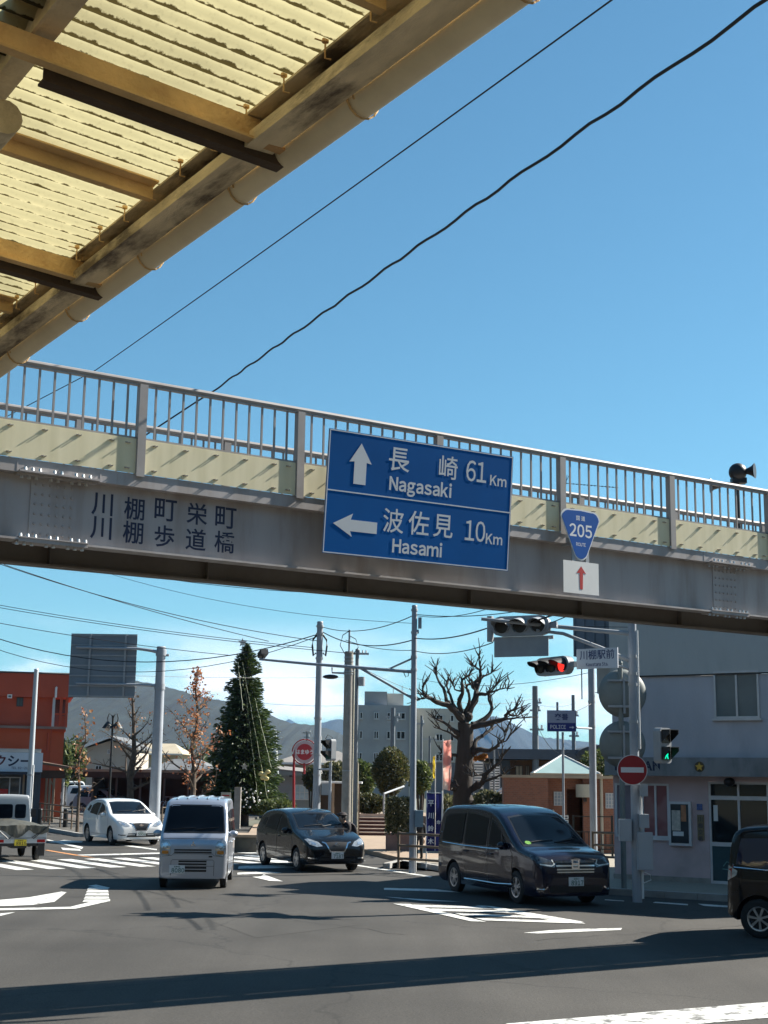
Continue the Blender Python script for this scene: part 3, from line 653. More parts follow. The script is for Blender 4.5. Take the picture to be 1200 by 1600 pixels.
class Shell:
    def __init__(s, prof, plan, zb, belt, tum, crown=.03, rc=.07, tuck=.05, n=90):
        s.prof, s.plan, s.zb, s.belt, s.tum = prof, plan, zb, belt, tum
        s.H = max(p[1] for p in prof); X0, X1 = prof[0][0], prof[-1][0]
        xs = set()
        for i in range(n+1): xs.add(round(X1+(X0-X1)*(.5-.5*math.cos(math.pi*i/n)), 4))
        for p in prof: xs.add(p[0])
        xs = sorted(xs, reverse=True); vs = []; fs = []; K = None
        for x in xs:
            zt = interp(prof, x); W = interp(plan, x); zb_ = interp(zb, x)
            def hw(z):
                f = 1.0
                if z < .45: f -= tuck*((.45-z)/.3)**2*.5
                if z > belt: f -= tum*((z-belt)/(s.H-belt))**1.15
                return W*f
            r = min(rc, (zt-zb_)*.35); zs = zt-r
            sec = [(0, zb_), (hw(zb_)*.85, zb_), (hw(zb_)-.015, zb_+.012)]
            for k in range(1, 9): z = zb_+.03+(zs-zb_-.03)*k/8; sec.append((hw(z), z))
            ht = hw(zs)
            for k in range(1, 6):
                a = math.pi/2*k/5; sec.append((ht-r*(1-math.cos(a))*1.1, zs+r*math.sin(a)))
            yt = sec[-1][0]
            for q in (.8, .55, .28, 0): sec.append((yt*q, zt+crown*(1-q*q)))
            full = [(-y, z) for y, z in reversed(sec[1:-1])]
            ring = sec + full; K = len(ring)
            vs += [Vector((x, y, z)) for y, z in ring]
        for i in range(len(xs)-1):
            for j in range(K):
                j2 = (j+1) % K; fs.append((i*K+j, i*K+j2, (i+1)*K+j2, (i+1)*K+j))
        fs.append(tuple(reversed(range(K)))); o = (len(xs)-1)*K; fs.append(tuple(o+j for j in range(K)))
        s.vs, s.fs = vs, fs; s.bvh = BVHTree.FromPolygons([tuple(v) for v in vs], fs)
        # orientation check: make faces point outwards
        me = bpy.data.meshes.new('tmp'); me.from_pydata([tuple(v) for v in vs], [], fs); bm = bmesh.new(); bm.from_mesh(me); bmesh.ops.recalc_face_normals(bm, faces=bm.faces); bm.to_mesh(me); bm.free(); s.me = me
    def hit(s, a, b, axis):
        o, d = {'L': ((a, 4, b), (0, -1, 0)), 'R': ((a, -4, b), (0, 1, 0)), 'F': ((6, a, b), (-1, 0, 0)), 'B': ((-6, a, b), (1, 0, 0)), 'T': ((a, b, 6), (0, 0, -1))}[axis]
        h = s.bvh.ray_cast(Vector(o), Vector(d))
        if h[0] is None: h = s.bvh.find_nearest(Vector(o)+Vector(d)*3)
        n = h[1]
        if n.dot(Vector(d)) > 0: n = -n
        return h[0], n
    def patch(s, poly, axis, off=.005, res=.08, mb=None):       # outline in the projection of 'axis', laid on the shell
        mb = mb or MB(); bm = bmesh.new()
        flip = axis in ('R', 'F')
        # dense outline
        out = []
        n = len(poly)
        for i in range(n):
            p, q = Vector(poly[i]), Vector(poly[(i+1) % n]); k = max(1, int((q-p).length/res))
            for j in range(k): out.append(p+(q-p)*j/k)
        from mathutils.geometry import delaunay_2d_cdt
        xs = [p.x for p in out]; ys = [p.y for p in out]; pts = list(out); m = len(out)
        x = min(xs)+res*.7
        while x < max(xs):
            y = min(ys)+res*.7
            while y < max(ys):
                p = Vector((x, y))
                if inside(p, out) and min((p-q).length for q in out) > res*.45: pts.append(p)
                y += res
            x += res
        v2, e2, f2, *_ = delaunay_2d_cdt(pts, [(i, (i+1) % m) for i in range(m)], [list(range(m))], 1, 1e-5)
        vs = []
        for p in v2:
            h, nn = s.hit(p.x, p.y, axis); vs.append(h+nn*off)
        want = {'L': Vector((0, 1, 0)), 'R': Vector((0, -1, 0)), 'F': Vector((1, 0, 0)), 'B': Vector((-1, 0, 0)), 'T': Vector((0, 0, 1))}[axis]
        fs = []
        for f in f2:
            a, b, c = vs[f[0]], vs[f[1]], vs[f[2]]
            fs.append(f if (b-a).cross(c-a).dot(want) > 0 else tuple(reversed(f)))
        mb.add(vs, fs); bm.free(); return mb
def inside(p, poly):
    c = False; j = len(poly)-1
    for i in range(len(poly)):
        a, b = poly[i], poly[j]
        if (a.y > p.y) != (b.y > p.y) and p.x < (b.x-a.x)*(p.y-a.y)/(b.y-a.y+1e-12)+a.x: c = not c
        j = i
    return c
def grow(poly, d):
    cx = sum(p[0] for p in poly)/len(poly); cy = sum(p[1] for p in poly)/len(poly); out = []
    n = len(poly)
    A = sum(poly[i][0]*poly[(i+1) % n][1]-poly[(i+1) % n][0]*poly[i][1] for i in range(n)); sg = 1 if A > 0 else -1
    for i in range(n):
        p0, p1, p2 = Vector(poly[i-1]), Vector(poly[i]), Vector(poly[(i+1) % n])
        a = (p1-p0).normalized(); b = (p2-p1).normalized(); n1 = Vector((a.y, -a.x))*sg; n2 = Vector((b.y, -b.x))*sg; m = (n1+n2)
        m = m.normalized() if m.length > 1e-6 else n1
        out.append(tuple(p1+m*d/max(.4, m.dot(n1))))
    return out

def wheel(parent, x, y, r, wd, spokes=5, dark=False, hub=None):
    side = 1 if y > 0 else -1
    w = bpy.data.objects.new('wheel', None); COL.objects.link(w); w.parent = parent; w.location = (x, y, r); w.empty_display_size = .1
    t = MB(); n = 36
    prof = [(r*.60, wd*.42), (r*.66, wd*.5), (r*.90, wd*.5), (r*.985, wd*.40), (r, wd*.2), (r, -wd*.2), (r*.985, -wd*.4), (r*.9, -wd*.5), (r*.6, -wd*.5)]
    vs = []; fs = []; k = len(prof)
    for i in range(n):
        a = 2*math.pi*i/n
        for q, d in prof: vs.append((q*math.cos(a), d*side, q*math.sin(a)))
    for i in range(n):
        i2 = (i+1) % n
        for j in range(k-1): fs.append((i*k+j, i2*k+j, i2*k+j+1, i*k+j+1) if side > 0 else (i*k+j+1, i2*k+j+1, i2*k+j, i*k+j))
    t.add(vs, fs); part('tyre', t, tyre_m, w, smooth=True)
    d_ = MB(); d_.m = 0
    d_.cyl((0, side*wd*.05, 0), (0, side*wd*.10, 0), r*.62, n=28)
    d_.m = 1; ring = []
    for i in range(28):
        a0, a1 = 2*math.pi*i/28, 2*math.pi*(i+1)/28
        for rr0, rr1, y0, y1 in ((r*.56, r*.63, wd*.44, wd*.46), (r*.54, r*.56, wd*.2, wd*.44)):
            q = [(rr0*math.cos(a0), side*y0, rr0*math.sin(a0)), (rr1*math.cos(a0), side*y1, rr1*math.sin(a0)), (rr1*math.cos(a1), side*y1, rr1*math.sin(a1)), (rr0*math.cos(a1), side*y0, rr0*math.sin(a1))]
            d_.quad(*(q if side < 0 else q[::-1]))
    d_.cyl((0, side*wd*.2, 0), (0, side*wd*.43, 0), r*.15, r*.12, n=14)
    for i in range(spokes):
        a = 2*math.pi*i/spokes+.3; M = Matrix.Rotation(-a, 4, 'Y')
        hw0, hw1 = r*.085, r*.13
        if spokes <= 5:
            for o in (-.10, .10):
                d_.add([M @ Vector(p) for p in ((r*.08, side*wd*.42, r*o*.4-.012), (r*.57, side*wd*.42, r*o-.014), (r*.57, side*wd*.42, r*o+.014), (r*.08, side*wd*.42, r*o*.4+.012), (r*.08, side*wd*.3, r*o*.4-.012), (r*.57, side*wd*.3, r*o-.014), (r*.57, side*wd*.3, r*o+.014), (r*.08, side*wd*.3, r*o*.4+.012))], [(0, 1, 2, 3), (7, 6, 5, 4), (0, 4, 5, 1), (1, 5, 6, 2), (2, 6, 7, 3)])
        else:
            d_.add([M @ Vector(p) for p in ((r*.08, side*wd*.42, -.014), (r*.57, side*wd*.42, -.02), (r*.57, side*wd*.42, .02), (r*.08, side*wd*.42, .014), (r*.08, side*wd*.3, -.014), (r*.57, side*wd*.3, -.02), (r*.57, side*wd*.3, .02), (r*.08, side*wd*.3, .014))], [(0, 1, 2, 3), (7, 6, 5, 4), (0, 4, 5, 1), (1, 5, 6, 2), (2, 6, 7, 3)])
    part('rim', d_, [rim_dark, rim_m], w)
    return w

def car(name, label, cat, loc, phi, paint, S, wb_f, wb_r, wr, track, group=None, wheel_w=.17, spokes=5, glass=None, sides=('L', 'R'), doors=(), windows=(), rear_q=(), wshield=None, rear_win=None, front=(), rear=(), plate=None, mirror=None, sill=True, extras=None, top=(), simple=False):
    root = thing(name, label, cat, loc, math.atan2(-math.cos(R(phi)), math.sin(R(phi))), group)
    me = S.me; me.materials.append(paint); me.materials.append(trim_m)
    body = bpy.data.objects.new('body', me); COL.objects.link(body)
    cut = MB()
    for x in (wb_f, wb_r):
        for sg in (-1, 1): cut.cyl((x, sg*.42, wr+.01), (x, sg*1.3, wr+.01), wr+.055, n=28)
    cme = cut.mesh('cut', [paint, trim_m]); 
    for p in cme.polygons: p.material_index = 1
    bmx = bmesh.new(); bmx.from_mesh(cme); bmesh.ops.recalc_face_normals(bmx, faces=bmx.faces); bmx.to_mesh(cme); bmx.free()
    co = bpy.data.objects.new('cut', cme); COL.objects.link(co)
    bm_ = body.modifiers.new('b', 'BOOLEAN'); bm_.operation = 'DIFFERENCE'; bm_.object = co; bm_.solver = 'EXACT'
    try: bm_.material_mode = 'INDEX'
    except Exception: pass
    dg = bpy.context.evaluated_depsgraph_get(); nm = bpy.data.meshes.new_from_object(body.evaluated_get(dg))
    bpy.data.objects.remove(co); body.modifiers.clear(); body.data = nm; nm.name = 'body'
    nm.polygons.foreach_set('use_smooth', [True]*len(nm.polygons)); nm.set_sharp_from_angle(angle=R(38)); body.parent = root
    for x in (wb_f, wb_r):
        for sg in (-1, 1): wheel(root, x, sg*track/2, wr, wheel_w, spokes)
    gm_ = glass or glass_m
    for ax in sides:
        ys = 1 if ax == 'L' else -1
        for dp in doors:
            d = MB(); d.m = 0; S.patch(grow(dp, .011), ax, .002, .12, d); d.m = 1; S.patch(dp, ax, .005, .09, d)
            dob = part('door', d, [trim_m, paint], body if False else root, smooth=True, ang=60)
            xs = [p[0] for p in dp]; zs = [p[1] for p in dp]; hz = S.belt-.10
            hx = min(xs)+.10; hp, hn = S.hit(hx+.07, hz, ax); hb = MB()
            hb.tube([hp+hn*.012+Vector((-.085, 0, 0)), hp+hn*.034+Vector((-.06, 0, 0)), hp+hn*.036+Vector((.06, 0, 0)), hp+hn*.012+Vector((.085, 0, 0))], .013, 8); part('handle', hb, paint, dob, smooth=True)
        wn = MB()
        for wp in windows: part('side_window', S.patch(wp, ax, .009, .09), gm_, root, smooth=True, ang=60)
    if wshield:
        ws = MB(); ws.m = 0; S.patch(grow(wshield, .03), 'F', .003, .1, ws); ws.m = 1; S.patch(wshield, 'F', .007, .09, ws); wso = part('windshield', ws, [trim_m, gm_], root, smooth=True, ang=60)
        zl = min(p[1] for p in wshield)+.035
        for y0, y1, dz in ((-.5, .02, .10), (.02, .52, .13)):
            b = MB(); p0, n0 = S.hit(y0, zl, 'F'); p1, n1 = S.hit(y1, zl+dz*.4, 'F'); b.tube([p0+n0*.02, (p0+p1)/2+n1*.03, p1+n1*.018], .009, 5); part('wiper', b, trim_m, wso)
    if rear_win: part('rear_window', S.patch(rear_win, 'B', .006, .09), gm_, root, smooth=True, ang=60)
    for nm_, poly, m, off in front: part(nm_, S.patch(poly, 'F', off, .06), m, root, smooth=True, ang=60)
    for nm_, poly, m, off in rear: part(nm_, S.patch(poly, 'B', off, .06), m, root, smooth=True, ang=60)
    for nm_, poly, m, off in top: part(nm_, S.patch(poly, 'T', off, .08), m, root, smooth=True, ang=60)
    if plate:
        ax, y, z, small, big, pm = plate
        h, n = S.hit(y, z, ax); x = max(S.hit(y+q, z+zz, ax)[0].x*(1 if ax == 'F' else -1) for q in (-.15, .15) for zz in (-.08, .08))*(1 if ax == 'F' else -1)
        po = bpy.data.objects.new('number_plate', None); COL.objects.link(po); po.parent = root; sg = 1 if ax == 'F' else -1
        po.location = (x+sg*.018, y, z); po.rotation_euler = (0, 0, R(90) if sg > 0 else R(-90)); po.empty_display_size = .05
        b = MB(); b.box(-.165, .165, -.003, .012, -.083, .083); part('plate', b, pm[0], po)
        part('plate_text', moved(latin(big, .085, bold=.02, sx=.9, gap=.10), T((.02, -.0045, -.025))), pm[1], po)
        part('plate_text', moved(letters(small, .04, bold=.01, sx=.9), T((0, -.0045, .052))), pm[1], po)
    if mirror:
        mx_, mz_, my_ = mirror
        for sg in (-1, 1):
            b = MB(); b.sphere((mx_-.02, sg*(my_+.10), mz_), .1, 14, 10, (.65, 1.05, .75)); b.tube([(mx_+.02, sg*(my_-.06), mz_-.06), (mx_, sg*(my_+.06), mz_-.03)], .025, 8)
            mo = part('door_mirror', b, paint, root, smooth=True)
            g = MB(); g.cyl((mx_-.085, sg*(my_+.10), mz_), (mx_-.09, sg*(my_+.10), mz_), .062, n=16); part('mirror_glass', g, glass_l, mo)
    if extras: extras(root, S)
    return root
def strip(l, w):               # thin band along a 2-D polyline -> outline
    pts = [Vector(p) for p in l]; a = []; b = []
    for i, p in enumerate(pts):
        d = (pts[min(i+1, len(pts)-1)]-pts[max(i-1, 0)]).normalized(); n = Vector((-d.y, d.x))*w/2; a.append(tuple(p+n)); b.append(tuple(p-n))
    return a + b[::-1]
def mir(poly): return [(-p[0], p[1]) for p in reversed(poly)]
def rect(y0, y1, z0, z1): return [(y0, z0), (y1, z0), (y1, z1), (y0, z1)]
def rrect(y0, y1, z0, z1, r):
    out = []
    for cx, cy, a in ((y1-r, z1-r, 0), (y0+r, z1-r, 90), (y0+r, z0+r, 180), (y1-r, z0+r, 270)):
        for i in range(4): out.append((cx+r*math.cos(R(a+i*30)), cy+r*math.sin(R(a+i*30))))
    return out
def both(nm, poly, m, off): return [(nm, poly, m, off), (nm, mir(poly), m, off)]

def plan(L2, W, rf=.30, rr=.22, nf=.80, nr=.86):
    return [(L2, W*nf), (L2-rf*.12, W*(nf+.45*(1-nf))), (L2-rf*.4, W*(nf+.8*(1-nf))), (L2-rf, W*.985), (L2-rf*2, W), (0, W), (-L2+rr*2, W*.995), (-L2+rr, W*.985), (-L2+rr*.4, W*(nr+.75*(1-nr))), (-L2+rr*.1, W*(nr+.4*(1-nr))), (-L2, W*nr)]

# ---- hatchback (white and black cars of one shape)
p_white = mat('white_pearl_paint', (.80, .80, .78), .25, 0, .02, 3, coat=1); p_black = mat('black_metallic_paint', (.004, .0045, .006), .25, 0, .1, 3, coat=.7, spec=.2)
p_navy = mat('dark_violet_blue_paint', (.005, .0055, .018), .25, 0, .1, 3, coat=.7, spec=.2); p_silver = mat('silver_paint', (.44, .47, .53), .32, .65, .05, 3, coat=.6)
def hatch_shell():
    prof = [(2.05, .40), (2.045, .55), (2.0, .68), (1.90, .78), (1.72, .86), (1.35, .96), (1.02, 1.05), (.75, 1.17), (.30, 1.37), (0, 1.47), (-.40, 1.52), (-1.0, 1.515), (-1.55, 1.45), (-1.75, 1.33), (-1.90, 1.08), (-1.99, .85), (-2.04, .6), (-2.05, .42)]
    return Shell(prof, plan(2.05, .845, .34, .22, .76, .84), [(2.05, .22), (1.9, .2), (-1.8, .22), (-2.05, .32)], .94, .24, crown=.035, rc=.10)
h_doors = [[(.92, .36), (.98, .75), (.86, 1.0), (.28, 1.36), (-.18, 1.45), (-.20, .34)], [(-.22, .34), (-.22, 1.45), (-.75, 1.46), (-1.16, 1.36), (-1.28, 1.02), (-1.05, .78), (-.92, .36)]]
h_win = [[(.72, 1.0), (.26, 1.29), (-.15, 1.385), (-.15, .97)], [(-.25, .97), (-.25, 1.39), (-.72, 1.40), (-1.08, 1.31), (-1.17, 1.03)], [(-1.27, 1.06), (-1.20, 1.28), (-1.42, 1.30), (-1.56, 1.13)]]
def hatch(name, label, loc, phi, paint_, big, small, black_car):
    S = hatch_shell(); gr = trim_m
    fr = [('windshield_frame', rect(-.01, .01, 2, 2.01), trim_m, 0)][:0]
    fr += both('headlight', [(.40, .66), (.55, .64), (.74, .70), (.80, .82), (.72, .84), (.50, .76)], lamp_m, .007)
    fr += both('headlight_reflector', [(.56, .68), (.68, .71), (.70, .78), (.58, .74)], lamp_in, .010)
    fr += [('grille', [(-.30, .75), (-.17, .53), (.17, .53), (.30, .75), (.0, .765)], gr, .006), ('lower_grille', [(-.52, .30), (.52, .30), (.46, .42), (-.46, .42)], gr, .006)]
    fr += [('grille_chrome', strip([(.40, .755), (.31, .73), (.19, .52), (-.19, .52), (-.31, .73), (-.40, .755)], .035), chrome_m, .009)]
    fr += both('fog_lamp_trim', strip([(.56, .36), (.70, .36), (.78, .38)], .03), chrome_m if black_car else trim_m, .008)
    fr += [('lower_lip', strip([(-.78, .27), (-.4, .24), (.4, .24), (.78, .27)], .03), paint_, .008)] + both('bumper_bar', strip([(.22, .375), (.5, .375)], .022), paint_, .009)
    rr_ = both('tail_light', [(.56, .86), (.78, .92), (.76, 1.14), (.66, 1.08)], redlamp, .006)
    def ex(root, S):
        h, n = S.hit(0, .69, 'F'); b = MB()
        b.cyl(h+Vector((.005, 0, 0)), h+Vector((.018, 0, 0)), .055, .05, n=20); b.box(h.x+.004, h.x+.02, -.075, .075, h.z-.012, h.z+.012); part('emblem', b, chrome_m, root)
    return car(name, label, 'car', loc, phi, paint_, S, 1.23, -1.37, .30, 1.48, doors=h_doors, windows=h_win, wshield=[(-.66, 1.07), (.66, 1.07), (.55, 1.40), (.3, 1.425), (-.3, 1.425), (-.55, 1.40)], rear_win=[(-.55, 1.05), (.55, 1.05), (.48, 1.34), (-.48, 1.34)], front=fr, rear=rr_, plate=('F', 0, .42 if not black_car else .43, small, big, (plate_w, pl_green)), mirror=(.62, 1.0, .80), extras=ex)
def fwd(phi): return Vector((math.sin(R(phi)), -math.cos(R(phi)), 0))
def car_at(wx, wy, phi, lx, ly):   # root location so that local point (lx, ly) stands on the ground under photo pixel (wx, wy)
    p = G(wx, wy); f = fwd(phi); l = Vector((-f.y, f.x, 0)); return p - f*lx - l*ly
hatch('black_hatchback', 'black hatchback crossing in front of the plaza steps', car_at(462, 1361, 24, 1.23, -.82), 24, p_black, '7187', '長崎502', True)
hatch('white_hatchback', 'white hatchback waiting behind the zebra crossing', car_at(171.5, 1320.5, 29, 1.23, -.82), 29, p_white, '5950', '長崎501', False)

# ---- dark blue people carrier
def mpv_shell():
    prof = [(2.345, .40), (2.34, .62), (2.30, .84), (2.20, .95), (2.0, 1.01), (1.70, 1.06), (1.52, 1.11), (1.22, 1.27), (.72, 1.58), (.45, 1.71), (.1, 1.80), (-.6, 1.845), (-1.6, 1.83), (-2.10, 1.77), (-2.24, 1.66), (-2.31, 1.1), (-2.335, .7), (-2.345, .42)]
    return Shell(prof, plan(2.345, .845, .30, .16, .84, .9), [(2.345, .20), (2.1, .18), (-2.0, .2), (-2.345, .3)], 1.0, .17, crown=.03, rc=.11)
S_ = mpv_shell()
m_doors = [[(1.28, .30), (1.30, .95), (1.12, 1.08), (.52, 1.50), (.22, 1.64), (.20, .28)], [(.18, .28), (.18, 1.65), (-.55, 1.74), (-.98, 1.74), (-.98, .75), (-.82, .28)]]
m_win = [[(1.10, 1.08), (.86, 1.10), (.80, 1.30)], [(.80, 1.06), (.72, 1.34), (.46, 1.50), (.26, 1.58), (.26, 1.04)], [(.10, 1.04), (.10, 1.60), (-.55, 1.67), (-.92, 1.67), (-.92, 1.04)], [(-1.04, 1.04), (-1.04, 1.67), (-1.85, 1.64), (-2.02, 1.55), (-2.05, 1.08)]]
fr = both('headlight', [(.42, .82), (.46, .74), (.74, .77), (.83, .88), (.81, .97), (.52, .87)], mat('headlamp_smoked', (.10, .11, .12), .1, .4, .4, 20, coat=1), .007)
fr += both('daytime_lamp', strip([(.50, .88), (.46, .80), (.52, .77), (.76, .80)], .022), mat('daytime_lamp_white', (.75, .80, .78), .2, 0, .02, 5), .011)
fr += [('grille', [(-.40, .64), (.40, .64), (.44, .86), (-.44, .86)], trim_m, .006)]
for z in (.845, .77, .70, .65): fr.append(('grille_bar', strip([(-.43+(.845-z)*.12, z), (.43-(.845-z)*.12, z)], .04 if z > .8 else .026), chrome_m, .011))
fr += [('lower_grille', rrect(-.58, .58, .27, .40, .04), trim_m, .006)] + both('fog_lamp_trim', strip([(.62, .38), (.68, .34), (.80, .35)], .028), chrome_m, .009)
def mpv_ex(root, S):
    h, n = S.hit(0, .80, 'F'); b = MB(); x = h.x+.012
    for a in (rect(-.085, -.055, .74, .87), rect(.055, .085, .74, .87), rect(-.055, .055, .79, .82), rect(-.105, .105, .87, .89), rect(-.085, .085, .715, .74)): b.box(x, x+.012, a[0][0], a[1][0], a[0][1], a[2][1])
    part('emblem', b, chrome_m, root)
    for sg in (-1, 1):
        b = MB(); pts = [S.hit(x_, z_, 'L' if sg > 0 else 'R') for x_, z_ in ((1.30, .36), (.6, .33), (-.9, .33))]
        b.tube([p+n*.012 for p, n in pts], .016, 6); part('side_skirt_trim', b, chrome_m, root, smooth=True)
        pts = [S.hit(x_, z_, 'L' if sg > 0 else 'R') for x_, z_ in ((1.05, 1.015), (.2, 1.005), (-1.0, 1.005), (-2.0, 1.03))]
        b = MB(); b.tube([p+n*.008 for p, n in pts], .014, 6); part('window_trim', b, chrome_m, root, smooth=True)
    st = MB()
    h, n = S.hit(-.56, 1.16, 'F'); st.cyl(h+n*.010, h+n*.013, .065, n=16); part('windshield_sticker', st, mat('green_sticker', (.12, .30, .04), .5, 0, .3, 30), root)
car('dark_minivan', 'dark navy minivan with chrome grille turning in front of the brick building', 'minivan', car_at(805, 1412, 22, 1.42, -.84), 22, p_navy, S_, 1.42, -1.47, .315, 1.50, doors=m_doors, windows=m_win, wshield=[(-.68, 1.13), (.68, 1.13), (.57, 1.62), (.3, 1.66), (-.3, 1.66), (-.57, 1.62)], rear_win=rect(-.6, .6, 1.1, 1.6), front=fr, rear=both('tail_light', rect(.66, .8, .8, 1.3), redlamp, .006), plate=('F', .0, .475, '長崎531', '8917', (plate_w, pl_green)), mirror=(.98, 1.09, .80), extras=mpv_ex)

# ---- silver kei van, head on
prof = [(1.70, .38), (1.695, .70), (1.67, .93), (1.60, 1.06), (1.50, 1.13), (1.44, 1.17), (1.22, 1.52), (1.08, 1.74), (.98, 1.82), (.75, 1.87), (.2, 1.895), (-1.2, 1.885), (-1.52, 1.84), (-1.62, 1.74), (-1.67, 1.2), (-1.69, .7), (-1.70, .4)]
S_ = Shell(prof, plan(1.70, .735, .16, .12, .88, .9), [(1.70, .22), (1.5, .2), (-1.5, .22), (-1.7, .3)], 1.05, .115, crown=.03, rc=.09)
fr = both('headlight', [(.50, .70), (.66, .70), (.70, .74), (.70, 1.0), (.66, 1.03), (.52, 1.0), (.48, .93), (.48, .72)], lamp_m, .007)
fr += both('headlight_reflector', rrect(.53, .65, .85, .96, .04), lamp_in, .011) + both('turn_lamp', rrect(.52, .66, .73, .80, .02), amber, .011)
fr += [('grille_slot', strip([(-.40, .815), (.40, .815)], .034), trim_m, .007), ('grille_slot', strip([(-.40, .765), (.40, .765)], .03), trim_m, .007), ('lower_grille', rect(-.30, .30, .50, .595), trim_m, .006), ('lower_grille', rect(-.16, .30, .36, .47), trim_m, .006), ('grille_bar', strip([(-.30, .548), (.30, .548)], .02), p_silver, .010), ('grille_bar', strip([(-.16, .415), (.30, .415)], .018), p_silver, .010)]
fr += [('bumper_seam', strip([(-.70, .675), (-.45, .70), (-.42, .735), (.42, .735), (.45, .70), (.70, .675)], .008), trim_m, .006), ('bumper_seam', strip([(-.46, .28), (-.46, .58), (-.43, .61), (.43, .61), (.46, .58), (.46, .28)], .008), trim_m, .006), ('bumper_seam', strip([(-.46, .48), (.46, .48)], .007), trim_m, .006), ('hood_seam', strip([(-.64, 1.05), (.64, 1.05)], .008), trim_m, .006)]
fr += [('side_badge', rrect(.34, .42, .665, .695, .01), trim_m, .008)]
def kei_ex(root, S):
    h, n = S.hit(0, .935, 'F'); b = MB()
    for a in (90, 210, 330):
        c = (h.y+.032*math.cos(R(a)), h.z+.032*math.sin(R(a))); pr_ = [(c[0]+.03*math.cos(R(a+q))*(1 if q % 180 == 0 else .55), c[1]+.03*math.sin(R(a+q))*(1 if q % 180 == 0 else .55)) for q in (0, 90, 180, 270)]
        b.prism(pr_, T((h.x+.006, 0, 0)) @ Matrix(((0, 0, 1, 0), (1, 0, 0, 0), (0, 1, 0, 0), (0, 0, 0, 1))), .008)
    part('emblem', b, chrome_m, root)
    for y in (-.45, -.22, 0, .22, .45):
        b = MB(); pts = [S.hit(x_, y, 'T') for x_ in (.88, .4, -.2, -.8, -1.4)]; b.tube([p+n*.004 for p, n in pts], .022, 6); part('roof_rib', b, p_silver, root, smooth=True)
van_phi = 3
car('kei_van', 'silver kei van coming straight on past the zebra crossing', 'van', car_at(354, 1387, van_phi, 1.20, .72), van_phi, p_silver, S_, 1.20, -1.20, .275, 1.30, wheel_w=.145, spokes=8, doors=[[(1.22, .36), (1.34, 1.02), (1.28, 1.16), (1.0, 1.66), (.86, 1.74), (.30, 1.76), (.28, .34)], [(.26, .34), (.26, 1.76), (-.62, 1.76), (-.64, .8), (-.86, .34)]], windows=[[(1.18, 1.12), (.92, 1.60), (.36, 1.63), (.36, 1.08)], [(.20, 1.10), (.20, 1.64), (-.58, 1.64), (-.58, 1.10)], [(-.72, 1.10), (-.72, 1.64), (-1.50, 1.62), (-1.52, 1.10)]], wshield=[(-.63, 1.19), (.63, 1.19), (.565, 1.70), (.5, 1.73), (-.5, 1.73), (-.565, 1.70)], rear_win=rect(-.55, .55, 1.15, 1.65), front=fr, rear=both('tail_light', rect(.6, .69, .6, .9), redlamp, .006), plate=('F', -.325, .415, '長崎480', '8080', (plate_w, pl_green)), mirror=(1.16, 1.14, .72), extras=kei_ex)

# ---- black tall wagon leaving at the right edge
prof = [(1.85, .4), (1.84, .7), (1.78, .9), (1.60, 1.0), (1.30, 1.06), (1.1, 1.12), (.65, 1.50), (.40, 1.64), (0, 1.715), (-.6, 1.735), (-1.40, 1.69), (-1.56, 1.62), (-1.63, 1.45), (-1.69, 1.0), (-1.73, .65), (-1.74, .42)]
S_ = Shell(prof, [(1.85, .7), (1.7, .8), (1.4, .835), (-1.45, .835), (-1.6, .81), (-1.70, .74), (-1.74, .66)], [(1.85, .22), (1.7, .2), (-1.4, .22), (-1.62, .28), (-1.74, .36)], .98, .13, crown=.025, rc=.08)
rr_ = both('tail_light', [(.60, .88), (.80, .90), (.80, 1.12), (.62, 1.06)], redlamp, .006) + [('garnish', strip([(-.55, .98), (.55, .98)], .05), chrome_m, .008), ('reflector', rect(.55, .75, .42, .46), redlamp, .006)]
def tall_ex(root, S):
    for ax in ('L', 'R'):
        pts = [S.hit(x_, z_, ax) for x_, z_ in ((1.0, 1.03), (.2, 1.015), (-.8, 1.03), (-1.58, 1.07))]
        b = MB(); b.tube([p+n*.01 for p, n in pts], .016, 6); part('window_trim', b, chrome_m, root, smooth=True)
        part('tail_light', S.patch([(-1.70, .86), (-1.54, .95), (-1.52, 1.02), (-1.67, 1.10)], ax, .008, .06), lamp_m, root, smooth=True)
        part('bumper_seam', S.patch(strip([(-1.71, .66), (-1.55, .70), (-1.50, .80)], .008), ax, .005, .06), trim_m, root)
car('black_wagon', 'black tall wagon at the right edge of the road below the police box', 'car', car_at(1188, 1467, 62, -1.20, -.82), 62, p_black, S_, 1.28, -1.21, .30, 1.46, spokes=7, glass=mat('blue_reflecting_glass', (.012, .025, .06), .03, .0, 0, spec=1.0), doors=[[(.98, .32), (1.0, 1.0), (.62, 1.44), (.10, 1.62), (.08, .30)], [(.06, .30), (.06, 1.62), (-.78, 1.63), (-.80, .9), (-.70, .32)]], windows=[[(.9, 1.06), (.58, 1.38), (.14, 1.52), (.14, 1.04)], [(.04, 1.04), (.04, 1.53), (-.78, 1.54), (-.78, 1.05)], [(-.84, 1.05), (-.84, 1.54), (-1.46, 1.52), (-1.55, 1.12)]], wshield=[(-.64, 1.14), (.64, 1.14), (.56, 1.55), (-.56, 1.55)], rear_win=rect(-.6, .6, 1.1, 1.55), front=both('headlight', rect(.5, .78, .75, .92), lamp_m, .007), rear=rr_, plate=('B', 0, .75, '長崎500', '1320', (plate_w, pl_green)), mirror=(.86, 1.06, .80), extras=tall_ex)  # glass colour carries the blue of the reflected sky

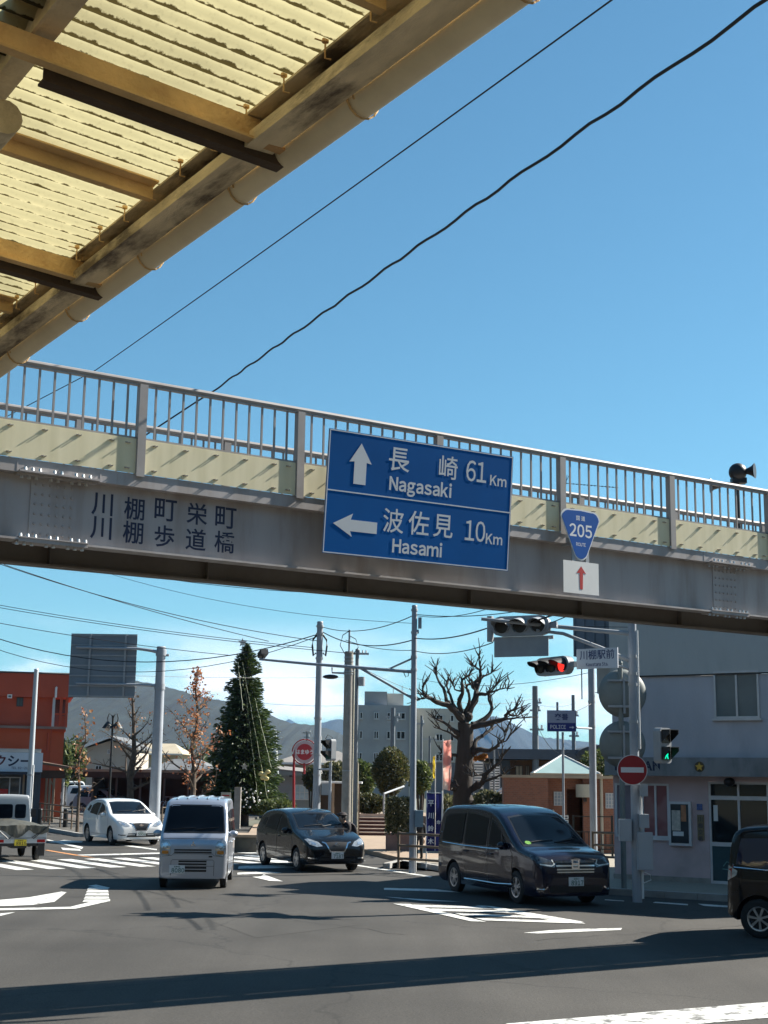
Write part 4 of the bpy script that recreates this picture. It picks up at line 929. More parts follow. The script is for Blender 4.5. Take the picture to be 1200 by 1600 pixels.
# ---- kei truck seen from behind, load under a dark tarpaulin
kt = thing('kei_truck', 'white kei truck with a dark tarpaulin over its bed and a yellow number plate', 'truck')
p_tr = mat('white_truck_paint', (.40, .43, .45), .4, 0, .05, 4, dirt=(.35, .34, .3), damt=.3, coat=.3)
phi = 205; kt.location = car_at(57, 1344, phi, -.95, -.62); f = fwd(phi); kt.rotation_euler = (0, 0, math.atan2(f.y, f.x))
b = MB(); b.box(-1.70, .62, -.70, .70, .62, .66); b.box(-1.70, -1.67, -.70, .70, .50, .92); 
for sg in (-1, 1): b.box(-1.665, .60, sg*.70-.015, sg*.70+.015, .62, .92)
b.box(.58, .61, -.68, .68, .667, 1.0); part('bed', b, p_tr, kt)
b = MB(); b.box(-1.60, 1.5, -.30, -.24, .40, .52); b.box(-1.60, 1.5, .24, .30, .40, .52); b.box(-1.55, -1.0, -.2, .2, .36, .5); b.box(-1.66, -1.60, -.62, .62, .42, .5); part('chassis', b, trim_m, kt)
Sc = Shell([(1.69, .45), (1.68, .9), (1.60, 1.08), (1.45, 1.2), (1.12, 1.64), (1.0, 1.72), (.80, 1.76), (.68, 1.76), (.645, 1.70), (.632, .8), (.63, .5)], plan(1.2, .72, .1, .08, .9, .94), [(1.69, .3), (.63, .42)], 1.05, .12, crown=.02, rc=.07)
Sc = Shell([(1.69, .45), (1.68, .9), (1.60, 1.08), (1.45, 1.2), (1.12, 1.64), (1.0, 1.72), (.80, 1.76), (.68, 1.76), (.645, 1.70), (.632, .8), (.63, .5)], [(1.69, .62), (1.6, .71), (1.2, .72), (.7, .72), (.64, .705), (.63, .69)], [(1.69, .3), (.63, .42)], 1.05, .12, crown=.02, rc=.07)
cb = MB(); cb.add(Sc.vs, Sc.fs); cabme = Sc.me; cabme.name = 'cab'; cabme.materials.append(p_tr); cabme.polygons.foreach_set('use_smooth', [True]*len(cabme.polygons)); cabme.set_sharp_from_angle(angle=R(40))
cabo = part('cab', cabme, None, kt)
for a, c in ((-.58, .18), (.24, .56)): part('rear_window', Sc.patch(rrect(-c, -a, 1.10, 1.50, .06), 'B', .008, .08), glass_m, cabo, smooth=True)
part('window_bar', Sc.patch(strip([(-.21, 1.05), (-.21, 1.56)], .03), 'B', .012, .08), p_tr, cabo)
for ax in 'LR': part('side_window', Sc.patch([(1.35, 1.12), (1.08, 1.55), (.78, 1.58), (.78, 1.1)], ax, .008, .08), glass_m, cabo, smooth=True)
part('windshield', Sc.patch([(-.6, 1.2), (.6, 1.2), (.53, 1.6), (-.53, 1.6)], 'F', .008, .08), glass_m, cabo, smooth=True)
for sg in (-1, 1):
    b = MB(); b.box(1.30, 1.36, sg*.92-.07, sg*.92+.07, 1.12, 1.36); b.tube([(1.33, sg*.68, 1.2), (1.33, sg*.88, 1.24)], .015, 6); part('door_mirror', b, trim_m, cabo)
for x in (1.15, -.95):
    for sg in (-1, 1): wheel(kt, x, sg*.59, .265, .14, 8)
for sg in (-1, 1):
    b = MB(); b.box(-1.705, -1.69, sg*.56-.11, sg*.56+.11, .52, .60); tl = part('tail_light', b, redlamp, kt)
    b = MB(); b.box(-1.68, -1.66, sg*.58-.09, sg*.58+.09, .16, .5); part('mud_flap', b, trim_m, kt)
po = bpy.data.objects.new('number_plate', None); COL.objects.link(po); po.parent = kt; po.location = (-1.715, -.0, .52); po.rotation_euler = (0, 0, R(-90)); po.empty_display_size = .05
b = MB(); b.box(-.165, .165, -.003, .01, -.083, .083); part('plate', b, plate_y, po); part('plate_text', moved(latin('8815', .085, bold=.02, sx=.9, gap=.1), T((.02, -.0045, -.025))), pl_black, po); part('plate_text', moved(letters('長崎480', .04, bold=.01), T((0, -.0045, .052))), pl_black, po)
tarp_m = mat('dark_green_tarpaulin', (.075, .072, .055), .55, 0, .2, 6, bump=.5, bscale=9)
b = MB(); rnd = random.Random(4); n = 26; rows = []
for i in range(13):
    x = -1.73 + 2.28*i/12; row = []
    for j in range(n):
        u = -1+2*j/(n-1); top = .96 + .13*(1-abs(u)**1.6)*min(1, (i+1)/6) + rnd.uniform(-.012, .012)
        row.append(Vector((x, u*.735, top)))
    rows.append(row)
skirtrow = []
for j in range(n):
    u = -1+2*j/(n-1); drop = .06 + .24*abs(math.sin(u*3.1+.9))*(.5+.5*math.cos(u*2)) + rnd.uniform(0, .02); skirtrow.append(Vector((-1.735-.01*math.sin(j*1.7), u*.74, .94-drop)))
rows.insert(0, skirtrow)
vs = [p for r in rows for p in r]; b.add(vs, [(i*n+j, i*n+j+1, (i+1)*n+j+1, (i+1)*n+j) for i in range(len(rows)-1) for j in range(n-1)])
o = len(b.v)
for e in (0, n-1):
    base = len(b.v); b.v += [rows[i][e]+Vector((0, .012*(1 if e else -1), 0)) for i in range(1, len(rows))]+[rows[i][e]+Vector((0, .012*(1 if e else -1), -.14-.04*math.sin(i*2.3))) for i in range(1, len(rows))]; k = len(rows)-1
    for i in range(k-1): b.f.append([base+i, base+i+1, base+k+i+1, base+k+i]); b.mi.append(0)
tp = part('tarpaulin', b, tarp_m, None, smooth=True, ang=80); tp.matrix_world = T(kt.location) @ RZ(kt.rotation_euler.z); tag(tp, 'dark creased tarpaulin tied over the bed of the white kei truck', 'tarpaulin')
rp = MB()
for pts in (((-1.748, .72, .95), (-1.752, .34, .62)), ((-1.752, .34, .62), (-1.75, .22, .72)), ((-1.748, -.72, .95), (-1.752, -.34, .62)), ((-1.748, -.5, .78), (-1.75, -.3, .66))): rp.tube(pts, .012, 5)
part('tie_rope', rp, trim_m, tp)

# ---- cars parked on the station forecourt (small in the picture)
def sm(L2, W, H, hood, kind):
    if kind == 'van': prof = [(L2, .4), (L2-.02, .85), (L2-.12, 1.05), (L2-.3, 1.15), (L2-.6, H-.16), (L2-.85, H-.03), (0, H), (-L2+.2, H-.04), (-L2+.06, H-.2), (-L2+.02, .9), (-L2, .45)]
    elif kind == 'box': prof = [(L2, .45), (L2-.02, .8), (L2-.1, .98), (L2-.9, 1.05), (L2-1.05, 1.1), (L2-1.3, H-.08), (L2-1.5, H), (-L2+.15, H-.01), (-L2+.05, H-.1), (-L2+.01, .9), (-L2, .45)]
    else: prof = [(L2, .4), (L2-.02, .62), (L2-.15, .8), (L2-.9, .98), (L2-1.1, 1.05), (L2-1.75, H-.08), (L2-2.1, H), (-L2+1.0, H-.01), (-L2+.45, H-.12), (-L2+.12, 1.0), (-L2+.02, .75), (-L2, .45)]
    return Shell(prof, plan(L2, W, .24, .16), [(L2, .25), (-L2, .3)], min(1.0, H*.62), .16, n=50, rc=.09)
def parked(label, xy, phi, paint_, L2, W, H, kind, ref):
    S = sm(L2, W, H, 1, kind); a, bz = {'van': (L2-.45, 1.05), 'box': (L2-1.15, 1.08), 'hatch': (L2-1.35, .98)}[kind]
    top_ = H-.14; slope = {'van': .35, 'box': .22, 'hatch': .62}[kind]
    wn = [[(a-.02, bz), (a-slope, top_), (a-slope-.5, top_), (a-slope-.5, bz)], [(a-slope-.58, bz), (a-slope-.58, top_), (-L2*.35-.12, top_), (-L2*.35-.12, bz)], [(-L2*.35-.2, bz), (-L2*.35-.2, top_), (-L2+.42, top_-.02), (-L2+.28, bz+.02)]]
    fr = both('headlight', rrect(W-.32, W-.08, .68, .84, .04), lamp_m, .007) + [('grille', rect(-W+.38, W-.38, .66, .78), trim_m, .006), ('lower_grille', rect(-.5, .5, .34, .46), trim_m, .006)]
    wsz0, wsz1 = {'van': (1.2, H-.16), 'box': (1.12, H-.10), 'hatch': (1.08, H-.10)}[kind]
    return car('parked_car', label, 'car', car_at(*xy, phi, *ref), phi, paint_, S, L2-.72, -L2+.62, .29, W*2-.18, group='cars parked on the station forecourt', windows=wn, doors=[], wshield=[(-W+.16, wsz0), (W-.16, wsz0), (W-.26, wsz1), (-W+.26, wsz1)], rear_win=rect(-W+.2, W-.2, bz+.05, H-.16), front=fr, rear=both('tail_light', rect(W-.2, W-.05, .7, 1.0), redlamp, .006), plate=('F', 0, .52, '長崎', '2041', (plate_w, pl_green)), mirror=(a-.05, bz+.04, W-.06))
p_blue = mat('light_blue_paint', (.22, .30, .40), .3, .05, .05, 3, coat=1); p_dk = mat('dark_grey_paint', (.02, .022, .026), .25, .2, .1, 3, coat=1)
parked('white kei van parked behind the thin red leaved tree, seen side on', (142, 1263), 100, p_white, 1.72, .74, 1.85, 'box', (1.0, -.7))
parked('white low car half hidden behind the white pole beside the taxi office', (72, 1266), 40, p_white, 2.1, .83, 1.48, 'hatch', (2.05, .6))
parked('pale blue hatchback parked behind the white hatchback', (196, 1272), 75, p_blue, 1.9, .83, 1.52, 'hatch', (1.7, -.8))
parked('white car showing only its roof between the kei van and the pale blue hatchback', (176, 1268), 75, p_white, 2.0, .83, 1.62, 'box', (1.4, -.8))
parked('dark people carrier parked in the shade behind the bare trees', (205, 1256), 80, p_dk, 2.2, .84, 1.75, 'van', (1.5, -.8))
parked('black low car parked beside the bicycle shelter behind the thick grey pole', (238, 1257), 80, p_black, 2.2, .86, 1.45, 'hatch', (2.1, -.8))
parked('white car parked under the canopy of the orange building', (97, 1258), 100, p_white, 2.0, .83, 1.5, 'hatch', (1.9, -.8))
# ================================================================= people
skin = mat('skin', (.42, .26, .18), .6, 0, .05, 10); dcoat = mat('dark_coat_cloth', (.022, .016, .017), .85, 0, .2, 8, bump=.2); hairm = mat('dark_hair', (.015, .012, .011), .7, 0, .2, 20)
def person(label, loc, rz, joints, rad, edges, head, hat, cloth, legm, hands):
    t = thing('person', label, 'person', loc, rz, None)
    me = bpy.data.meshes.new('body'); me.from_pydata([tuple(j) for j in joints], edges, []); o = bpy.data.objects.new('body', me); COL.objects.link(o); o.parent = t
    sk = o.modifiers.new('s', 'SKIN'); 
    for i, r in enumerate(rad): me.skin_vertices[0].data[i].radius = (r, r*.85 if i < 3 else r)
    me.skin_vertices[0].data[0].use_root = True
    ss = o.modifiers.new('u', 'SUBSURF'); ss.levels = 2; ss.render_levels = 2
    dg = bpy.context.evaluated_depsgraph_get(); nm = bpy.data.meshes.new_from_object(o.evaluated_get(dg)); o.modifiers.clear(); o.data = nm; nm.name = 'body'
    nm.materials.clear(); nm.materials.append(cloth); nm.materials.append(legm); nm.materials.append(skin)
    for p in nm.polygons:
        c = p.center; p.use_smooth = True; p.material_index = 1 if c.z < legm_z else 0
    h = MB(); c, r = head; h.sphere(c, r, 18, 14, (.82, .95, 1.18)); h.sphere(Vector(c)+Vector((0, -r*.9, -r*.1)), r*.2, 8, 6); 
    for s in (-1, 1): h.sphere(Vector(c)+Vector((s*r*.82, 0, -.01)), r*.22, 8, 6, (.5, .8, 1.2))
    h.tube([Vector(c)+Vector((0, .0, -r*.9)), joints[2]], r*.5, 10); part('head', h, skin, t, smooth=True)
    f = MB()
    for s in (-1, 1): f.sphere(Vector(c)+Vector((s*r*.33, -r*.84, r*.08)), r*.11, 8, 6)
    f.sphere(Vector(c)+Vector((0, -r*.82, -r*.5)), r*.16, 8, 6, (1.3, .5, .35)); part('face', f, hairm, t, smooth=True)
    hr = MB(); hr.sphere(Vector(c)+Vector((0, r*.14, r*.2)), r*1.03, 18, 12, (.88, .95, 1.08)); hat_o = part('hair', hr, hairm, t, smooth=True)
    for hp, d in hands:
        hm = MB(); hp = Vector(hp); d = Vector(d).normalized(); side = d.cross(Vector((0, 1, 0))).normalized(); hm.sphere(hp+d*.04, .042, 10, 8, (.8, .55, 1))
        for k in range(4): hm.tube([hp+d*.06+side*(k-1.5)*.02, hp+d*(.10+.008*(k in (1, 2)))+side*(k-1.5)*.02, hp+d*(.135+.01*(k in (1, 2)))+side*(k-1.5)*.018+Vector((0, -.02, 0))], [.010, .009, .007], 6)
        hm.tube([hp+d*.02+side*.035, hp+d*.06+side*.06, hp+d*.09+side*.062], [.012, .010, .008], 6); part('hand', hm, skin, t, smooth=True)
    return t
legm_z = .52
p = AT(549.5, 1214, 38.4)
J = [Vector(v) for v in ((0, .10, .72), (0, .04, .92), (0, -.16, 1.08), (.10, .08, .62), (.11, .04, .38), (.11, .10, .08), (.11, -.05, .05), (-.10, .08, .62), (-.11, .0, .38), (-.11, .06, .08), (-.11, -.09, .05), (.19, -.12, 1.02), (.23, -.14, .78), (.20, -.30, .62), (-.19, -.12, 1.02), (-.23, -.14, .78), (-.20, -.30, .62))]
EDG = [(0, 1), (1, 2), (0, 3), (3, 4), (4, 5), (5, 6), (0, 7), (7, 8), (8, 9), (9, 10), (2, 11), (11, 12), (12, 13), (2, 14), (14, 15), (15, 16)]
RAD = [.16, .18, .11, .10, .075, .055, .045, .10, .075, .055, .045, .075, .058, .042, .075, .058, .042]
t = person('stooped person in a dark coat standing behind the black hatchback', (p.x, p.y, .12), R(-70), J, RAD, EDG, ((0, -.24, 1.20), .105), True, dcoat, mat('dark_trousers', (.03, .028, .032), .85, 0, .2, 8), [((.20, -.31, .60), (0, -.3, -1)), ((-.20, -.31, .60), (0, -.3, -1))])
hb = MB(); hb.tube([(0, -.25, 1.29), (0, -.25, 1.33)], [.15, .11], 16); hb.sphere((0, -.24, 1.30), .11, 14, 8, (1, 1, .6)); part('hat', hb, dcoat, t, smooth=True)
p = AT(655.5, 1214, 41); s_ = .72
J2 = [Vector(v) for v in ((0, 0, .92), (0, 0, 1.15), (0, 0, 1.40), (.10, 0, .84), (.11, -.02, .48), (.11, .02, .08), (.11, -.12, .05), (-.10, 0, .84), (-.11, -.02, .48), (-.11, .02, .08), (-.11, -.12, .05), (.20, 0, 1.34), (.25, .02, 1.08), (.24, -.08, .84), (-.20, 0, 1.34), (-.25, .02, 1.08), (-.24, -.08, .84))]
legm_z = .6
t = person('small person in black clothes standing between the arm pole and the navy banner', (p.x, p.y, .12), R(200), [v*s_ for v in J2], [r*s_ for r in (.16, .16, .13, .10, .075, .055, .045, .10, .075, .055, .045, .075, .055, .042, .075, .055, .042)], EDG, ((0, -.02*s_, 1.60*s_), .11*s_*1.1), False, mat('black_cloth', (.012, .012, .014), .85, 0, .2, 8), mat('black_cloth', (.012, .012, .014)), [((.24*s_, -.09*s_, .80*s_), (0, -.2, -1)), ((-.24*s_, -.09*s_, .80*s_), (0, -.2, -1))])
# ================================================================= poles, signals, signs, fences
def base(xb, yb=None, Y=None):
    if Y is None: return G(xb, yb)
    p = AT(xb, 1214, Y); return Vector((p.x, p.y, 0))
def pole_thing(name, label, cat, b, h, r0, r1, m, group=None, cap=True, n=16):
    t = thing(name, label, cat, b, 0, group)
    mb = MB(); mb.tube([(0, 0, -.02), (0, 0, h)], [r0, r1], n)
    part('shaft', mb, m, t, smooth=True)
    if cap: part('cap', MB().cyl((0, 0, h+.001), (0, 0, h+.04), r1*1.12, r1*.9, n=n), m, t)
    return t
def rel(t, p): return Vector(p)-t.location
def bands(t, zs, r, m=galv):
    for z in zs: part('pole_band', MB().cyl((0, 0, z), (0, 0, z+.06), r, n=14), m, t, smooth=True)
def conduit(t, x, z0, z1, r=.022, m=white, y=-.02):
    part('conduit', MB().cyl((x, y, z0), (x, y, z1), r, n=10), m, t, smooth=True)
lamp_off = mat('dark_signal_lens', (.03, .025, .02), .25, 0, .1, 10)
sig_grey = mat('signal_housing_grey', (.30, .32, .34), .45, 0, .06, 5, dirt=(.25, .25, .25), damt=.3)
sig_in = mat('signal_hood_inside', (.012, .012, .014), .6, 0, .1, 10)
red_lit = mat('red_signal_lit', (1.0, .03, .02), .4, 0, 0, emit=.6); green_lit = mat('green_walk_lit', (.0, .85, .45), .4, 0, 0, emit=.5)

# thick grey pole with the back of a large guide sign
Y = 53; t = pole_thing('sign_pole', 'thick grey pole carrying the back of a large road sign on two arms', 'sign pole', base(243.5, Y=Y), 0, .2, .17, polegrey) if False else None
b0 = base(243.5, Y=Y); h = ZT(254, 1012, Y)
t = pole_thing('sign_pole', 'thick grey pole carrying a large road sign seen from behind on two arms', 'sign pole', b0, h, .21, .17, polegrey, n=24)
q = lambda x, y, dy=0: rel(t, AT(x, y, Y+dy))
pl = [q(112, 988), q(215, 993), q(214, 1068), q(110, 1066)]
zt, zb_ = (pl[0].z+pl[1].z)/2, (pl[2].z+pl[3].z)/2; xl, xr = pl[0].x, pl[1].x
pn = MB(); pn.box(xl, xr, -.012, .0, zb_-.55, zt); pnl = part('panel', pn, mat('sign_back_grey', (.20, .235, .27), .5, .3, .12, 2, dirt=(.12, .14, .16), damt=.5), t)
rb = MB(); k = 0
for i in range(7):
    z = zb_-.50+(zt-zb_+.45)*i/6; rb.box(xl+.01, xr-.01, -.045, -.013, z-.025, z+.025)
part('rib', rb, sig_grey, pnl)
for xx in (142, 197):
    g = q(xx, 1000).x; part('rail', MB().box(g-.035, g+.035, -.09, -.046, zb_-.5, zt-.02), sig_grey, pnl)
for ya, r_ in ((1012, .055), (1068, .045)):
    z0, z1 = q(125, ya).z, q(250, ya+(8 if ya == 1012 else 5)).z
    part('arm', MB().tube([(q(120, ya).x, -.15, z0), (q(216, ya).x, -.15, z0-.02), (q(236, ya).x, -.1, (z0+z1)/2), (0, 0, z1)], [r_*.8, r_, r_*1.1, r_*1.2], 12), polegrey, t, smooth=True)
    part('clamp', MB().cyl((0, 0, z1-.11), (0, 0, z1+.11), .205, n=20), polegrey, t, smooth=True)
part('bolt_end', MB().cyl((.17, 0, h-.28), (.30, 0, h-.28), .05, n=10), sig_grey, t)

# slim white pole on the left
Y = 53.5; b0 = base(47, Y=Y); t = pole_thing('white_pole', 'slim white pole at the car park kerb in front of the orange building', 'pole', b0, ZT(62, 1047, Y), .12, .085, mat('white_pole_paint', (.50, .53, .55), .4, .2, .08, 2, dirt=(.3, .3, .28), damt=.3))
bands(t, (2.3, ), .125); conduit(t, .11, .0, 2.7, .03)

# grey signal pole with wire clamps, pedestrian head and control box
Y = 46; b0 = base(495, Y=Y); h = ZT(501, 973, Y)
t = pole_thing('signal_pole', 'tall grey pole with cable clamps and a yellow foot band behind the black hatchback', 'pole', b0, h, .125, .10, polegrey)
bands(t, [ZT(501, y, Y) for y in (980, 992, 1030, 1124, 1180, 1212)], .13)
for sx_ in (-1, 1):
    z = [ZT(500, y, Y) for y in (992, 1002, 1025)]; part('cable_loop', MB().tube([(sx_*.1, 0, z[0]), (sx_*.22, 0, z[1]+.05), (sx_*.24, 0, z[1]-.15), (sx_*.2, 0, z[2]), (sx_*.12, 0, z[2]+.1)], .03, 8), wirem, t, smooth=True)
conduit(t, .11, .3, ZT(500, 1150, Y)); part('foot_band', MB().cyl((0, 0, ZT(495, 1283, Y)), (0, 0, ZT(495, 1268, Y)), .135, n=16), mat('yellow_band', (.55, .36, .03), .6, 0, .2, 8), t)
part('control_box', MB().box(.16, .40, -.12, .12, ZT(500, 1242, Y), ZT(500, 1224, Y)), sig_grey, t)

def ped_signal(label, p, ang, lit, green):           # p = centre of housing
    t = thing('pedestrian_signal', label, 'pedestrian signal', p, ang, 'pedestrian signals')
    hb = MB(); r = .05; M = T((0, .09, 0)) @ RX(R(90)); hb.prism(rrect(-.16, .16, -.34, .34, .07), M, .18); part('housing', hb, sig_grey, t)
    for z, on in ((.165, False), (-.165, True)):
        part('lens', MB().box(-.12, .12, -.10, -.095, z-.12, z+.12), lamp_off if not on else mat('green_walk_field', (.0, .05, .04), .3, 0, .1, 10), t)
        hd = MB()
        for a in ((-.135, -.125), (.125, .135)): hd.add([(a[0], -.098, z-.10), (a[1], -.098, z-.10), (a[1], -.098, z+.13), (a[0], -.098, z+.13), (a[0], -.30, z+.06), (a[1], -.30, z+.06), (a[1], -.30, z+.13), (a[0], -.30, z+.13)], [(0, 1, 2, 3), (4, 7, 6, 5), (0, 4, 5, 1), (3, 2, 6, 7), (0, 3, 7, 4), (1, 5, 6, 2)])
        hd.box(-.135, .135, -.31, -.098, z+.131, z+.139); part('hood', hd, sig_in, t)
        if on and green:
            w_ = MB(); w_.sphere((0, -.106, z+.075), .022, 10, 6, (1, .3, 1)); w_.prism([(-.03, .05), (.03, .05), (.045, -.01), (.03, -.02), (.05, -.09), (.025, -.09), (.0, -.03), (-.035, -.09), (-.055, -.085), (-.02, -.02), (-.045, -.01)], T((0, -.103, z)) @ RX(R(90)), .004); part('walking_figure', w_, green_lit, t)
    return t
pc = AT(517, 1172, 45); ped_signal('grey pedestrian signal on a thin post beside the signal pole, lamps out, facing left', (pc.x, pc.y, pc.z), R(-52), False, False)
t = pole_thing('thin_post', 'thin post holding a pedestrian signal between the signal pole and the concrete pole', 'post', base(516, Y=45.12), pc.z-.36, .05, .045, polegrey, cap=False)
part('arm', MB().tube([(0, 0, pc.z-.6), (-.45, .85, pc.z-.6)], .03, 8), polegrey, t); part('orange_lamp', MB().sphere(rel(t, AT(509, 1163, 45.1)), .06, 10, 8), amber, t); part('curved_wire', MB().tube([rel(t, AT(*a, 45.1)) for a in ((520, 1166), (519, 1152), (512, 1148), (509, 1154), (512, 1160))], .012, 6), wirem, t, smooth=True)

# concrete utility pole with street light, drop loops
Y = 43; b0 = base(542, Y=Y); h = ZT(544, 1020, Y)
t = pole_thing('utility_pole', 'stout round concrete utility pole with a mast, loops and a street light', 'utility pole', b0, h, .155, .135, concrete, n=20)
for z in [ZT(543, y, Y) for y in (1028, 1034, 1040, 1050, 1054, 1205)]: part('pole_band', MB().cyl((0, 0, z), (0, 0, z+.03), .152, n=16), galv, t, smooth=True)
part('mast', MB().cyl((.0, .0, h), (.0, 0, ZT(542, 984, Y)), .03, n=8), polegrey, t)
for dx, s in ((-.2, .9), (.2, .7)): part('cable_loop', MB().tube([(0, 0, h+.75*s), (dx, 0, h+.6*s), (dx*1.4, 0, h+.25*s), (dx*.6, 0, h-.05)], .014, 6), wirem, t, smooth=True)
l0, l1 = rel(t, AT(506, 1056, Y-.3)), rel(t, AT(527, 1059, Y-.2))
part('lamp_arm', MB().tube([(-.12, 0, ZT(540, 1052, Y)), rel(t, AT(519, 1051, Y)), rel(t, AT(519, 1043, Y))], .03, 8), sig_grey, t, smooth=True)
lm = MB(); lm.sphere((l0+l1)/2, .24, 14, 8, (1, .5, .3)); part('lamp_head', lm, black, t, smooth=True)
conduit(t, .16, .5, ZT(545, 1040, Y), .03, mat('cream_conduit', (.5, .45, .34), .6, 0, .1, 4))
# slim steel utility pole right of it, with crossarm and small transformer
Y = 46; b0 = base(555, Y=Y); h = ZT(559, 1016, Y)
t = pole_thing('utility_pole', 'slim dark utility pole with a crossarm and small cylinder just right of the concrete pole', 'utility pole', b0, h, .075, .06, mat('dark_pole_steel', (.16, .18, .2), .6, .2, .1, 3))
part('crossarm', MB().box(-.2, .38, -.04, .04, ZT(559, 1023, Y), ZT(559, 1020, Y)), galv, t); part('transformer', MB().cyl((.16, -.1, ZT(559, 1072, Y)), (.16, -.1, ZT(559, 1058, Y)), .11, n=12), sig_grey, t, smooth=True)
conduit(t, .08, .2, ZT(557, 1190, Y), .028, mat('cream_conduit', (.5, .45, .34)))
for k in range(5): part('insulator', MB().cyl((-.15+.11*k, -.02, ZT(559, 1020, Y)), (-.15+.11*k, -.02, ZT(559, 1016, Y)), .025, n=8), white, t)

# grey arm pole in the middle with a camera at the end of a long arm
Y = 37; b0 = base(645.3, Y=Y); h = ZT(648, 948, Y)
t = pole_thing('arm_pole', 'tall grey pole with a long braced arm to the left and a small camera', 'pole', b0, h, .085, .07, polegrey)
E_ = lambda x, y, dy=0: rel(t, AT(x, y, Y+dy))
part('arm', MB().tube([(0, 0, E_(647, 1050).z), E_(560, 1043, .1), E_(480, 1037, .15), E_(405, 1030, .2)], [.045, .045, .04, .032], 10), polegrey, t, smooth=True)
part('brace', MB().tube([E_(563, 1044, .1), E_(646, 1092)], .032, 8), sig_grey, t); part('brace', MB().tube([E_(604, 1047, .1), E_(646, 1028)], .026, 8), sig_grey, t)
cm = MB(); c = E_(411, 1021, .2); cm.box(-.10, .10, -.14, .16, -.07, .07, T(c) @ RZ(R(25)) @ RX(R(-20))); part('camera', cm, black, t); part('camera_bracket', MB().cyl(E_(410, 1031, .2), E_(411, 1024, .2), .02, n=8), black, t)
part('antenna_box', MB().box(.10, .19, -.06, .06, ZT(655, 982, Y), ZT(655, 965, Y)), polegrey, t); part('bracket', MB().box(.05, .12, -.02, .02, ZT(655, 990, Y), ZT(655, 984, Y)), polegrey, t)
bands(t, [ZT(647, y, Y) for y in (955, 990, 1028, 1048, 1092)], .09); conduit(t, .085, .05, ZT(648, 1265, Y), .025)
part('control_box', MB().box(.06, .27, -.16, .02, ZT(655, 1292, Y), ZT(655, 1266, Y)), mat('control_box_blue_grey', (.22, .29, .33), .5, 0, .08, 4), t); part('dangling_loop', MB().tube([E_(630, 1049), E_(634, 1058), E_(638, 1056), E_(638, 1049)], .012, 6), wirem, t, smooth=True)

# lamp pole in front of the brick building
Y = 41.5; b0 = base(926.3, Y=Y)
t = pole_thing('lamp_pole', 'plain blue grey pole standing behind the station name plate', 'pole', b0, ZT(924, 994, Y), .105, .10, polegrey)
bands(t, [ZT(925, y, Y) for y in (1098, 1136)], .112); part('step_bolt', MB().tube([(.1, 0, ZT(925, 1082, Y)), (.24, 0, ZT(925, 1082, Y))], .012, 6), galv, t); part('step_bolt', MB().tube([(-.1, 0, ZT(925, 1010, Y)), (-.24, 0, ZT(925, 1010, Y))], .012, 6), galv, t)

# signal pole at the pavement corner: arms, boxes
Y = 28; b0 = base(992, Y=Y)+Vector((0, 0, .12)); h = ZT(985, 972, Y)-.12
t = pole_thing('corner_pole', 'grey pole at the pavement corner with meter boxes and white conduit', 'pole', b0, h, .095, .085, polegrey)
K = lambda x, y, dy=0: rel(t, AT(x, y, Y+dy))
part('arm', MB().tube([(0, 0, K(985, 990).z), K(920, 984), K(840, 976), K(752, 967, .1)], [.05, .045, .04, .035], 10), sig_grey, t, smooth=True)
part('lower_arm', MB().tube([(0, 0, K(987, 1034).z), K(938, 1012), K(880, 990), K(838, 985)], [.045, .04, .035, .03], 10), sig_grey, t, smooth=True)
part('tie', MB().box(K(853, 975).x, K(857, 975).x, -.03, .03, K(855, 990).z, K(855, 970).z), sig_grey, t)
part('sign_arm', MB().tube([(0, 0, K(987, 1050).z), K(975, 1042), K(955, 1040)], .025, 8), sig_grey, t, smooth=True)
bands(t, [K(987, y).z for y in (1028, 1055, 1072, 1130)], .10)
part('conduit', MB().tube([(.10, -.04, .05), (.095, -.04, K(987, 1240).z)], .028, 8), white, t, smooth=True); part('conduit', MB().tube([(.10, -.03, K(987, 1170).z), (.09, -.03, K(987, 985).z)], .025, 8), white, t, smooth=True)
boxm = mat('meter_box_grey', (.36, .40, .44), .45, 0, .06, 4, dirt=(.25, .26, .27), damt=.3)
for x0, x1, y0, y1, dy in ((998, 1009, 1225, 1244, -.12), (997, 1011, 1272, 1293, -.12), (994, 1016, 1300, 1358, -.16), (967, 985, 1280, 1314, -.05)):
    a, c = K(x0, y1), K(x1, y0); bx = MB(); bx.box(a.x, c.x, dy-.09, dy+.09, a.z, c.z); bo = part('meter_box', bx, boxm, t)
    part('box_lid', MB().box(a.x+.012, c.x-.012, dy-.098, dy-.091, a.z+.012, c.z-.012), boxm, bo)
part('meter_lead', MB().tube([(.03, -.1, K(990, 1358).z), (.24, -.12, K(990, 1366).z), (.25, -.12, K(990, 1374).z), (.1, -.06, K(990, 1380).z)], .012, 6), white, t, smooth=True)

